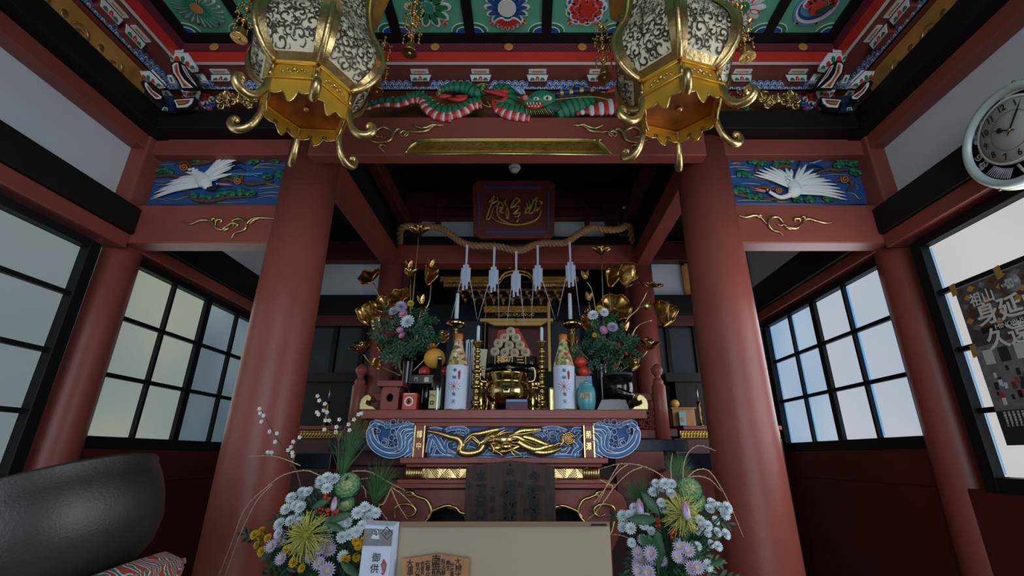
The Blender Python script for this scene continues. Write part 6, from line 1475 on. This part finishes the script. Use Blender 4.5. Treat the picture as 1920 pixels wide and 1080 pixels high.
green = [(430+rnd.uniform(-90, 330), 660+rnd.uniform(-60, 420)) for k in range(70)]
green = [(x, y) for x, y in green if (x-580)**2/230**2+(y-900)**2/290**2 < 1][:60]
place('left', [
 ('leaf_sprig', 'leaf_sprig', .085, green+[(300, 880), (330, 960), (480, 760), (600, 650), (780, 760), (760, 900), (690, 780), (620, 1000), (700, 1050)]),
 ('mum_white', 'white_chrysanthemum', .0225, [(500, 610), (440, 642), (500, 648), (412, 706), (465, 684), (492, 697), (480, 748), (435, 772), (375, 790), (370, 842), (485, 775), (605, 545), (640, 530), (680, 538), (640, 590), (600, 570), (810, 728), (850, 692), (835, 716), (880, 715), (912, 728), (866, 756), (835, 797), (805, 832), (755, 780), (722, 790), (658, 815), (760, 832), (725, 862), (765, 850), (730, 972), (535, 608)]),
 ('daisy_lilac', 'lilac_daisy', .030, [(330, 915), (375, 885), (385, 985), (600, 930), (652, 935), (595, 1010), (545, 980), (640, 900), (640, 1050), (580, 885), (620, 955)]),
 ('pom_yellow', 'yellow_chrysanthemum', .018, [(275, 825), (235, 850), (270, 856), (310, 868), (250, 906), (278, 944), (800, 885), (846, 882), (815, 912), (855, 930), (803, 978), (745, 985), (475, 880), (442, 942), (415, 930), (455, 1005), (500, 1038)]),
 ('berries', 'red_berries', .020, [(635, 630), (600, 710), (642, 722), (685, 724)]),
], QL)
place('right', [
 ('leaf_sprig', 'leaf_sprig', .085, [(560+rnd.uniform(-250, 450)*1, 600+rnd.uniform(-60, 480)) for k in range(62)]),
 ('mum_white', 'white_chrysanthemum', .0215, [(540, 362), (610, 366), (660, 366), (585, 400), (520, 430), (655, 442), (580, 512), (602, 556), (970, 512), (955, 560), (1030, 545), (1090, 550), (1072, 602), (1000, 650), (880, 650), (892, 692), (942, 690), (935, 746), (860, 730), (1015, 742), (1080, 756), (965, 835), (1020, 850), (940, 1000), (370, 550), (330, 602), (280, 612), (285, 660), (280, 702), (345, 712), (395, 652), (382, 602), (465, 626), (445, 686), (500, 732), (350, 822), (435, 800), (860, 850), (640, 380)]),
 ('daisy_lilac', 'lilac_daisy', .028, [(720, 850), (785, 880), (840, 890), (700, 930), (740, 940), (400, 900), (440, 950), (400, 990), (520, 940), (590, 965), (410, 1040), (480, 1052), (500, 905), (815, 1020), (862, 1012)]),
 ('berries', 'red_berries', .020, [(550, 668), (670, 750), (700, 748)]),
], QR)
t, root = BQ['left']
def single(kind, name, t, p, nrm, sc, root): 
    flower(kind, name, t, p, nrm, sc); MB('leaf').tube(smooth([root, (root+p)/2+V((0, .03, 0)), p], 4), .003, 5).build('flower_stem', t)
single('kale', 'ornamental_kale', t, QL(755, 572, DY-.06), V((.2, -1, .35)), .048, root)
single('kale', 'ornamental_kale', t, QL(745, 665, DY-.03), V((.2, -1, -.2)), .034, root)
single('spider', 'spider_chrysanthemum', t, QL(530, 850, DY-.13), V((-.05, -1, .25)), .088, root)
single('bud_pink', 'lily_bud', t, QL(672, 712, DY-.1), V((.1, -.1, 1)), .045, root)
pine(QL(715, 540, DY+.02), QL(800, 250, DY+.04), .27, 230, t, .17)
pine(QL(900, 690, DY), QL(950, 500, DY-.02), .42, 210, t, .12)
MB('twig').tube(smooth([root, QL(800, 900, DY+.03), QL(900, 700, DY)], 4), .004, 5).tube(smooth([root, QL(690, 800, DY+.05), QL(715, 540, DY+.02)], 4), .004, 5).build('pine_stem', t)
bl = lambda L_: [QL(x+rnd.uniform(-8, 8), y, DY) for x, y in L_]
plum([root, QL(495, 600, DY+.02), QL(430, 420, DY), QL(350, 290, DY), QL(258, 132, DY)], t, bl([(262, 140), (262, 165), (285, 178), (276, 212), (328, 268), (358, 278), (356, 326)]))
plum([QL(410, 400, DY), QL(450, 350, DY), QL(488, 292, DY)], t, bl([(484, 300), (450, 325), (420, 372), (442, 355)]))
plum([QL(430, 440, DY), QL(380, 412, DY), QL(300, 395, DY)], t, bl([(304, 384), (336, 386)]))
plum([QL(430, 470, DY), QL(460, 400, DY), QL(455, 375, DY)], t, bl([(456, 385), (450, 405)]))
plum([root, QL(690, 520, DY+.03), QL(702, 330, DY), QL(660, 215, DY), QL(592, 62, DY)], t, bl([(594, 68), (604, 94), (632, 112), (617, 150), (640, 160), (590, 160), (655, 206), (634, 205), (590, 172)]))
plum([QL(700, 330, DY), QL(740, 250, DY), QL(790, 200, DY), QL(834, 162, DY)], t, bl([(832, 166), (815, 172), (795, 200), (766, 228), (775, 260)]))
plum([QL(688, 300, DY), QL(650, 262, DY), QL(620, 255, DY)], t, bl([(622, 256), (690, 242), (700, 270), (716, 200)]))
for w_ in ([(600, 515), (520, 487), (400, 510), (300, 580), (180, 700), (100, 900), (28, 1085)], [(330, 565), (250, 650), (190, 760), (130, 900), (65, 1085)], [(490, 460), (420, 430), (330, 405), (198, 408)], [(640, 700), (700, 620), (760, 580), (820, 540), (880, 530)], [(780, 490), (880, 495), (1000, 560), (1080, 600)], [(1000, 580), (1060, 620), (1130, 690)], [(1000, 585), (960, 670), (930, 690), (980, 768)], [(820, 560), (850, 590), (860, 640)], [(1000, 590), (1040, 680), (1090, 760)]):
    willow([QL(x, y, DY-.02) for x, y in w_], t)
t, root = BQ['right']
single('kale', 'ornamental_kale', t, QR(800, 410, DY-.08), V((-.1, -1, .35)), .046, root)
single('kale', 'ornamental_kale', t, QR(850, 500, DY-.04), V((.2, -1, -.3)), .040, root)
single('spider', 'spider_chrysanthemum', t, QR(740, 600, DY-.14), V((0, -1, .2)), .076, root)
single('bud_pink', 'lily_bud', t, QR(425, 610, DY-.1), V((-.12, -.1, 1)), .056, root); single('bud_pink', 'lily_bud', t, QR(785, 635, DY-.2), V((-.1, -.1, 1)), .056, root)
for (x, y, a, s_) in ((545, 730, -PI/2, .12), (600, 650, 0, .1), (540, 640, PI, .10), (420, 760, -1.0, .11), (480, 760, -1.2, .10), (690, 780, -1.5, .09), (560, 600, 2.2, .09), (960, 990, .2, .06), (820, 800, -1.5, .08)):
    M3 = Matrix.Translation(QR(x, y, DY-.12)+V((0, 0, CZ))) @ FRONT.to_4x4() @ Matrix.Rotation(a, 4, 'Z') @ Matrix.Scale(s_, 4)
    o = flower('leaf_long', 'long_leaf', t, (0, 0, 0), (0, 0, 1), 1); o.matrix_basis = M3
tl, rl = BQ['left']
for (x, y, a, s_) in ((555, 700, .5, .07), (650, 770, .3, .08), (640, 780, -.4, .07), (720, 1000, -.6, .08), (600, 860, 1.1, .08)):
    M3 = Matrix.Translation(QL(x, y, DY-.12)+V((0, 0, CZ))) @ FRONT.to_4x4() @ Matrix.Rotation(a, 4, 'Z') @ Matrix.Scale(s_, 4)
    o = flower('leaf_long', 'long_leaf', tl, (0, 0, 0), (0, 0, 1), 1); o.matrix_basis = M3
pine(QR(460, 560, DY+.02), QR(390, 400, DY), .45, 200, t, .10); pine(QR(720, 345, DY+.03), QR(710, 200, DY+.05), .5, 260, t, .09)
MB('twig').tube(smooth([root, QR(600, 800, DY+.05), QR(460, 560, DY+.02)], 4), .004, 5).tube(smooth([root, QR(720, 600, DY+.08), QR(720, 345, DY+.03)], 4), .004, 5).build('pine_stem', t)
for w_ in ([(640, 345), (540, 270), (400, 215), (250, 208), (100, 247)], [(430, 233), (340, 270), (230, 370), (115, 525)], [(320, 210), (240, 270), (150, 390), (50, 525)], [(250, 212), (190, 310), (130, 430), (90, 510)], [(100, 330), (160, 360), (200, 400), (90, 560), (0, 650)], [(750, 345), (755, 220), (795, 115), (880, 65), (1005, 105)], [(770, 330), (850, 258), (950, 262), (1050, 400), (1130, 560), (1222, 780)], [(760, 325), (860, 303), (960, 330), (1050, 420)], [(420, 862), (330, 790), (260, 762), (180, 758)], [(660, 330), (655, 220), (668, 125)]):
    willow([QR(x, y, DY-.02) for x, y in w_], t)

# ---- black vases with chrysanthemums on the altar table
def altar_bouquet(px, pyt, half, side, heads, leafc, n, dy=2.68):
    x = tx(px, dy); zt = H(pyt, dy)
    t = thing('black_vase', 'tall black vase with chrysanthemums and dark foliage, %s end of the altar table' % side, 'vase', (x, dy, SZ), 'black vases of flowers on the altar table')
    MB('lacquer').lathe([(.038, SZ), (.040, SZ+.005), (.034, SZ+.03), (.03, SZ+.06), (.026, SZ+.14), (.030, zt-.03), (.036, zt), (.030, zt-.002), (.022, zt-.03), (.001, zt-.04)], (x, dy, 0), 28).build('vase_body', t)
    root = V((x, dy, zt))
    for k in range(n):
        a = rnd.uniform(0, 2*PI); rr = math.sqrt(rnd.random()); p = P(leafc[0]+leafc[2]*rr*math.cos(a), leafc[1]+leafc[3]*rr*math.sin(a), dy+rnd.uniform(-.13, .0))
        flower('leaf_sprig', 'leaf_sprig', t, p, V((rnd.uniform(-.7, .7), -1, rnd.uniform(-.5, .6))), rnd.uniform(.06, .085))
        if k % 3 == 0: MB('leaf_dk').tube([root, p], .0022, 4).build('flower_stem', t)
    for kind, nm, px_, py_, s_ in heads:
        p = P(px_, py_, dy-.15); flower(kind, nm, t, p, V((rnd.uniform(-.25, .25), -1, rnd.uniform(.1, .4))), s_); MB('leaf').tube(smooth([root, (p+root)/2+V((0, .04, 0)), p], 3), .0022, 4).build('flower_stem', t)
altar_bouquet(757, 671, 8, 'left', [('mum_big', 'lilac_chrysanthemum', 752, 577, .040), ('mum_big', 'lilac_chrysanthemum', 739, 585, .032), ('daisy_pink', 'pink_daisy', 757, 590, .032), ('mum_white', 'white_chrysanthemum', 765, 604, .044), ('daisy_pink', 'pink_daisy', 750, 620, .024), ('daisy_pink', 'pink_daisy', 754, 630, .022), ('pom_yellow', 'yellow_chrysanthemum', 770, 570, .022)], (765, 630, 52, 42), 80)
altar_bouquet(1132, 676, 8, 'right', [('mum_big', 'lilac_chrysanthemum', 1148, 615, .036), ('daisy_pink', 'pink_daisy', 1131, 620, .030), ('mum_white', 'white_chrysanthemum', 1112, 592, .034), ('mum_white', 'white_chrysanthemum', 1132, 586, .030), ('pom_yellow', 'yellow_chrysanthemum', 1124, 579, .022), ('pom_yellow', 'yellow_chrysanthemum', 1115, 629, .016), ('berries', 'red_berries', 1160, 648, .014), ('berries', 'red_berries', 1174, 663, .013), ('berries', 'red_berries', 1154, 685, .012)], (1138, 645, 52, 44), 80)

# ---- golden lotus arrangements (metal)
GD = 2.75
def gpetal(mb, c, d, n, L, W, curl, m='gold_leaf'): mb.petal(c, d, n, L, W, curl, .35, m, .12, 6, .35)
def lotus(t, px, py, s, up=V((0, -.1, 1)), opened=1.0, dy=GD, n=6, seed=0):
    c = P(px, py, dy); up = up.normalized(); u = up.orthogonal().normalized(); w_ = up.cross(u)
    for lay in range(2):
        for k in range(n):
            a = 2*PI*(k+.5*lay)/n+seed; out = u*math.cos(a)+w_*math.sin(a); el = (.25 if lay == 0 else .9)*opened+(1-opened)*1.3
            d = out*math.cos(el)+up*math.sin(el); mb = MB('gold_leaf'); gpetal(mb, c+out*.006, d, up*1.0-out*.2, s*(1 if lay == 0 else .8), s*.55, .22); mb.build('lotus_petal', t, solid=.0015)
    MB('gold_pale').lathe([(s*.08, 0), (s*.14, s*.25), (s*.26, s*.62), (s*.24, s*.66), (.001, s*.64)], c, 14, ax=up).build('seed_pod', t)
def bud(t, px, py, s, up=V((0, 0, 1)), dy=GD):
    c = P(px, py, dy); mb = MB('gold_leaf'); mb.lathe([(s*.08, -s*.5), (s*.26, -s*.25), (s*.32, 0), (s*.24, s*.3), (s*.04, s*.55)], c, 14, ax=up)
    u = up.orthogonal().normalized(); w_ = up.cross(u)
    for k in range(4): a = k*PI/2; mb.petal(c-up*s*.45+(u*math.cos(a)+w_*math.sin(a))*s*.15, up+(u*math.cos(a)+w_*math.sin(a))*.35, -(u*math.cos(a)+w_*math.sin(a)), s*.95, s*.5, -.05, .1, seg=4)
    mb.build('lotus_bud', t)
def leaf(t, px, py, s, nrm, fold=0, dy=GD, seed=0):
    """wavy lotus leaf, cupped; fold closes it like a furled leaf"""
    c = P(px, py, dy); n = nrm.normalized(); u = n.orthogonal().normalized(); w_ = n.cross(u)
    if fold:
        ax_ = V((1, 0, .0)); u = (V((0, 0, 1))-n*n.z).normalized() if abs(n.z) < .95 else u; w_ = n.cross(u)
    vs = [c]; fs = []; N = 36; Rn = 5
    for j in range(1, Rn+1):
        r = s*j/Rn
        for k in range(N):
            a = 2*PI*k/N; wav = .10*s*math.sin(6*a+seed)*(j/Rn)**2+.05*s*math.sin(11*a+seed*2)*(j/Rn)**3; x_, y_ = r*math.cos(a), r*math.sin(a)
            h = .22*s*(j/Rn)**2+wav
            if fold: h += fold*1.6*abs(y_)**1.3/s**.3; y_ *= (1-.55*fold)
            vs.append(c+u*x_+w_*y_+n*h)
    for k in range(N): fs.append((0, 1+k, 1+(k+1) % N))
    for j in range(Rn-1):
        for k in range(N): a, b = 1+j*N+k, 1+j*N+(k+1) % N; fs.append((a, a+N, b+N, b))
    mb = MB('gold_leaf'); mb.add(vs, fs, 'gold_leaf', True); mb.tube([vs[1+(Rn-1)*N+k] for k in range(N)]+[vs[1+(Rn-1)*N]], .002, 5)
    for k in range(0, N, 4): mb.tube([c+n*.001]+[vs[1+j*N+k]-n*.0015 for j in range(Rn)], .0012, 4)
    mb.build('lotus_leaf', t, solid=.0012)
def stem(t, pts, dy=GD, r=.0042): MB('gold_pale').tube(smooth([P(x, y, dy) for x, y in pts], 6), r, 7).build('lotus_stem', t)
def gilt_set(side, mirror):
    cx_ = 752 if side == 'left' else 1150
    x = tx(cx_, 2.81)
    t = thing('golden_lotus_arrangement', 'gilt metal lotus flowers and leaves in a dark vase, %s side of the altar' % side, 'ornament', (x, 2.81, SZ), 'golden lotus arrangements')
    MB('brass_dark').lathe([(.05, SZ), (.045, SZ+.01), (.02, SZ+.04), (.045, SZ+.12), (.03, SZ+.17), (.045, SZ+.2), (.001, SZ+.19)], (x, 2.81, 0), 24).build('vase', t); return t
W_ = V
t = gilt_set('left', 0)
lotus(t, 786, 440, .085, W_((0, -.35, 1)), .95); stem(t, [(760, 705), (768, 640), (776, 540), (785, 442)])
lotus(t, 769, 520, .075, W_((0, -.3, 1)), .7, n=4, seed=.4); bud(t, 767, 498, .062); stem(t, [(758, 705), (768, 610), (770, 522)])
leaf(t, 700, 524, .085, W_((-.3, -.75, .55)), .25, seed=1); stem(t, [(752, 705), (740, 610), (716, 566), (700, 530)])
leaf(t, 797, 520, .07, W_((.6, -.7, .2)), .8, seed=2); bud(t, 808, 494, .055, W_((.1, 0, 1))); stem(t, [(762, 705), (790, 600), (806, 560), (808, 505)])
leaf(t, 752, 560, .075, W_((-.2, -.9, .5)), .15, seed=3); leaf(t, 722, 572, .06, W_((-.3, -1, .3)), .3, seed=4); leaf(t, 703, 590, .075, W_((-.8, -.7, .2)), .7, seed=5); stem(t, [(755, 705), (735, 650), (712, 620), (695, 570)])
leaf(t, 716, 608, .05, W_((-.4, -.8, -.1)), .5, seed=7); bud(t, 790, 562, .06, W_((-.15, 0, 1))); bud(t, 792, 582, .045, W_((.2, 0, -1))); stem(t, [(764, 705), (778, 630), (791, 575)])
lotus(t, 681, 661, .085, W_((-.15, -.6, .8)), .8, n=5, seed=.2); stem(t, [(752, 705), (720, 690), (695, 680), (682, 664)])
leaf(t, 828, 633, .042, W_((.5, -.8, .3)), .5, seed=8); stem(t, [(765, 705), (800, 670), (825, 640)]); leaf(t, 725, 652, .05, W_((-.2, -1, .3)), .4, seed=9); leaf(t, 742, 665, .045, W_((.1, -1, -.2)), .3, seed=10); leaf(t, 714, 680, .04, W_((-.3, -1, -.2)), .6, seed=3); leaf(t, 808, 652, .035, W_((.3, -1, .1)), .6, seed=6)
t = gilt_set('right', 1)
lotus(t, 1127, 478, .08, W_((.05, -.4, 1)), .85, seed=.3); stem(t, [(1140, 705), (1132, 600), (1128, 480)])
leaf(t, 1138, 524, .07, W_((.3, -.9, .2)), .6, seed=2); leaf(t, 1158, 520, .085, W_((.9, -.3, .35)), .8, seed=6); stem(t, [(1142, 705), (1146, 600), (1142, 545)])
bud(t, 1097, 516, .062, W_((-.1, 0, 1))); stem(t, [(1138, 705), (1120, 600), (1110, 545), (1100, 528)])
bud(t, 1104, 556, .058, W_((.1, 0, 1))); bud(t, 1102, 580, .045, W_((-.1, 0, -1))); stem(t, [(1136, 705), (1115, 620), (1104, 566)])
leaf(t, 1152, 580, .105, W_((-.1, -1, .35)), 0, seed=1); bud(t, 1172, 612, .06, W_((.05, 0, 1))); stem(t, [(1146, 705), (1168, 660), (1172, 622)])
leaf(t, 1217, 538, .085, W_((.15, -.35, .9)), .05, seed=4); stem(t, [(1148, 705), (1170, 610), (1196, 578), (1214, 545)])
MB('gold_pale').ball(P(1214, 573, GD), .029, None, 14, (1, .7, 1)).build('gilt_disc', t); stem(t, [(1196, 578), (1206, 574), (1214, 573)], r=.003)
leaf(t, 1232, 593, .085, W_((.7, -.8, .35)), .75, seed=5); stem(t, [(1150, 705), (1180, 640), (1195, 612), (1222, 600)])
lotus(t, 1213, 655, .085, W_((.1, -.6, .8)), .85, n=5, seed=.5); stem(t, [(1148, 705), (1185, 682), (1205, 668), (1213, 658)])
leaf(t, 1179, 682, .045, W_((.8, -.7, .1)), .6, seed=8); leaf(t, 1075, 643, .05, W_((-.3, -.8, .3)), .4, seed=7, dy=2.86); stem(t, [(1136, 705), (1100, 670), (1078, 648)]); leaf(t, 1108, 606, .06, W_((-.5, -.8, .1)), .6, seed=9, dy=2.84)

# ======================= foreground =======================
# big bronze bowl gong on its brocade cushion
c = V((-1.215, 1.30, -.125)); tilt = Matrix.Rotation(-.42, 3, 'Y') @ Matrix.Rotation(.06, 3, 'X'); axv = tilt @ V((0, 0, 1))
base = c-axv*.27
t = thing('bowl_gong', 'large dark bronze bowl gong with rounded base, on a brocade cushion', 'gong', tuple(base))
pr = [(.001, 0), (.12, .004), (.20, .022), (.262, .065), (.295, .12), (.308, .18), (.311, .23), (.306, .275), (.310, .281), (.296, .283), (.288, .27), (.296, .2), (.28, .11), (.2, .03), (.001, .012)]
MB('bronze').lathe(pr, base, 72, ax=axv, cap=False).build('bowl', t)
t = thing('brocade_cushion', 'red and white brocade cushion under the bronze bowl gong', 'cushion', tuple(base-V((0, 0, .12))))
MB('brocade').lathe([(.10, -.008), (.18, .006), (.24, .024), (.285, .018), (.31, -.012), (.315, -.04), (.295, -.072), (.2, -.09), (.01, -.095)], base, 40, ax=axv).build('cushion_body', t)
MB('brocade').lathe([(.305, -.012), (.322, -.018), (.322, -.030), (.31, -.035)], base, 40, ax=axv, cap=False).build('cushion_piping', t)
t = thing('gong_stand', 'black round stand under the brocade cushion', 'stand', (base.x, base.y, -1)); bz = base.z-.27
MB('lacquer').lathe([(.16, -1), (.15, -.97), (.1, -.9), (.09, -.5), (.14, bz-.06), (.25, bz-.03), (.25, bz-.005), (.001, bz-.005)], (base.x, base.y, 0), 32).build('stand_body', t)

# cardboard box with an ema tablet leaning on it, white gift parcel, old wooden tablet
BY = 1.62; zt = dz(980, BY); zbx = -.72
xa_, xb2 = xw(745, BY, zt), xw(1143, BY, zt)
t = thing('offertory_desk', 'low dark desk under the cardboard box', 'desk', ((xa_+xb2)/2, 1.75, -1)); MB('lacquer').box(xa_-.22, xb2+.1, BY-.03, BY+.45, zbx-.03, zbx).build('desk_top', t, bevel=.004)
for dx in (-.18, xb2-xa_+.06):
    for dy_ in (0, .38): MB('lacquer').box(xa_+dx-.02, xa_+dx+.02, BY+dy_-.0, BY+dy_+.04, -1, zbx-.03).build('leg', t)
t = thing('cardboard_box', 'tall beige cardboard box with open top flap, bottom centre', 'box', ((xa_+xb2)/2, BY+.12, zbx))
MB('card').box(xa_, xb2, BY, BY+.006, zbx, zt-.004).build('front_panel', t, bevel=.001)
zbk = dz(988, BY+.24)
for xs_ in (xa_, xb2-.006): MB('card').prism([V((xs_, BY+.006, zbx)), V((xs_, BY+.24, zbx)), V((xs_, BY+.24, zbk)), V((xs_, BY+.006, zt-.01))], (.006, 0, 0)).build('side_panel', t)
MB('card').box(xa_, xb2, BY+.234, BY+.24, zbx, zbk).build('back_panel', t)
zf = dz(988, BY-.012)
MB('card_edge').prism([V((xa_, BY-.012, zf)), V((xb2-.002, BY-.012, zf+.002)), V((xb2-.0, BY-.002, zt+.003)), V((xa_, BY-.002, zt+.003))], (0, .008, 0)).build('top_flap', t, bevel=.001)
MB('ink').box(xb2-.06, xb2-.012, BY-.0135, BY-.011, zf+.003, zf+.009).build('flap_slot', t)
# small ema tablet
EY = BY-.03; q = lambda x, y, n=0.0: P(640+x/3, 860+y/3, EY-n)
t = thing('ema_tablet', 'small pale wooden votive tablet with black calligraphy, leaning on the cardboard box', 'tablet', tuple(q(530, 700)))
e_ = [(338, 562), (430, 553), (535, 535), (640, 550), (718, 562), (712, 860), (330, 860)]
MB('new_wood').prism([q(*p) for p in e_][::-1], (0, .01, 0)).build('board', t, bevel=.001)
for s_, x, y, z_ in (('大', 385, 592, .030), ('黒', 388, 630, .028), ('天', 384, 668, .03), ('有', 428, 600, .022), ('力', 428, 630, .022), ('神', 428, 662, .022), ('衣', 456, 592, .018), ('者', 456, 618, .018), ('安', 456, 644, .018), ('南', 533, 575, .042), ('無', 533, 618, .042), ('妙', 533, 662, .042), ('右', 486, 590, .024), ('尊', 486, 622, .022), ('在', 486, 656, .022), ('有', 572, 580, .022), ('法', 572, 612, .022), ('華', 572, 645, .022), ('衆', 600, 588, .02), ('生', 600, 618, .02), ('所', 622, 600, .018), ('遊', 622, 630, .018), ('楽', 622, 655, .018), ('大', 655, 582, .03), ('辨', 658, 622, .03), ('才', 655, 662, .03)):
    text(s_, z_*.72, q(x, y, .0012), FRONT, 'ink', t, bold=.0002)
# white gift parcel
GY = BY-.06
t = thing('gift_parcel', 'white wrapped gift parcel with black characters, left of the cardboard box', 'parcel', tuple(P(712, 1075, GY)))
def gp(x, y, n=0.0): return P(640+x/3, 860+y/3, GY-n)
zl_ = -.72
p4 = [gp(133, 375), gp(293, 385), gp(262, 700), gp(92, 700)]
MB('paper').prism(p4[::-1], (0, .05, 0)).build('parcel_front', t, bevel=.002)
MB('paper').prism([gp(293, 385, .0), gp(325, 358, -.045), gp(298, 700, -.045), gp(262, 700)][::-1], (0, .002, 0)).build('parcel_side', t)
MB('paper').prism([gp(133, 375), gp(165, 350, -.045), gp(325, 358, -.045), gp(293, 385)][::-1], (0, 0, .002)).build('parcel_top', t)
MB('poster_gry').prism([gp(131, 392, .002), gp(290, 400, .002), gp(280, 492, .002), gp(120, 490, .002)][::-1], (0, .001, 0)).build('grey_band', t)
mb = MB('ink'); dd = [gp(255, 383, .003), gp(290, 420, .003), gp(257, 456, .003), gp(226, 420, .003)]; mb.tube(dd+[dd[0]], .0011, 4); mb.build('diamond_mark', t); text('立正', .010, gp(258, 420, .0035), FRONT, 'ink', t, spin=.4)
mb = MB('silver'); mb.tube([gp(188+x, 412+y, .003) for x, y in spiral(0, 0, 3, 20, 0, 1.2, 14)], .0022, 4); mb.prism([gp(165, 450, .003), gp(215, 452, .003), gp(208, 415, .003), gp(190, 430, .003), (gp(178, 425, .003))][::-1], (0, .0008, 0)); mb.build('figure_print', t)
text('御', .026, gp(195, 560, .003), FRONT, 'ink', t, spin=-.05); text('供', .026, gp(185, 622, .003), FRONT, 'ink', t, spin=-.05)
mb = MB('red_ink'); mb.prism([gp(223, 595, .003), gp(238, 563, .003), gp(255, 593, .003), gp(246, 640, .003), gp(230, 636, .003)][::-1], (0, .0006, 0)); mb.prism([gp(230, 595, .0042), gp(248, 590, .0042), gp(244, 632, .0042), gp(232, 630, .0042)][::-1], (0, .0006, 0), 'poster_gry'); mb.prism([gp(222, 642, .003), gp(245, 640, .003), gp(233, 658, .003)][::-1], (0, .0006, 0)); mb.build('noshi_mark', t)
# gift parcel sits on a small stack down to the desk
s2 = thing('parcel_stand', 'dark block under the white gift parcel', 'block', (gp(180, 700).x, GY+.03, zbx)); zz0 = gp(180, 700).z
MB('lacquer').box(gp(95, 700).x, gp(260, 700).x, GY+.0, GY+.05, zbx+.001, zz0).build('block_body', s2)
# large old tablet with calligraphy, in front of the altar table
OY = 2.2; q = lambda x, y, n=0.0: P(640+x/3, 860+y/3, OY-n)
t = thing('old_wooden_tablet', 'large weathered dark wooden tablet with black ink calligraphy, behind the cardboard box', 'tablet', tuple(q(950, 400)))
ep = [(702, 45), (790, 30), (880, 18), (950, 10), (1020, 18), (1110, 30), (1199, 45), (1208, 380), (1208, 520), (690, 520), (690, 380)]
MB('tablet_wood').prism([q(*p) for p in ep][::-1], (0, .025, 0)).build('board', t, bevel=.003)
zq = q(950, 520).z
for a_ in (740, 1160): MB('black_wood').box(q(a_, 520).x-.02, q(a_, 520).x+.02, OY, OY+.03, -1.0, zq).build('support_leg', t)
for (col, x, y0, dy_, s_) in (('水護清善', 785, 110, 68, .058), ('奉南無妙法', 950, 92, 72, .075), ('今將皇文', 1085, 120, 70, .068)):
    for k, ch in enumerate(col): text(ch, s_*.82*(.6 if ch == '奉' else 1), q(x, y0+k*dy_-(8 if k == 0 else 0), .0015), FRONT, 'ink', t, bold=.002)
for k, (x, y) in enumerate([(850, 170), (850, 230), (850, 290), (1010, 150), (1020, 220), (1040, 300), (1130, 170), (905, 200), (720, 150)]):
    text('大無量経力妙持清法'[k], .03, q(x, y, .0013), FRONT, 'ink', t)
MB('ink').ball(q(952, 34, .0), .006, None, 8).build('nail_hole', t)
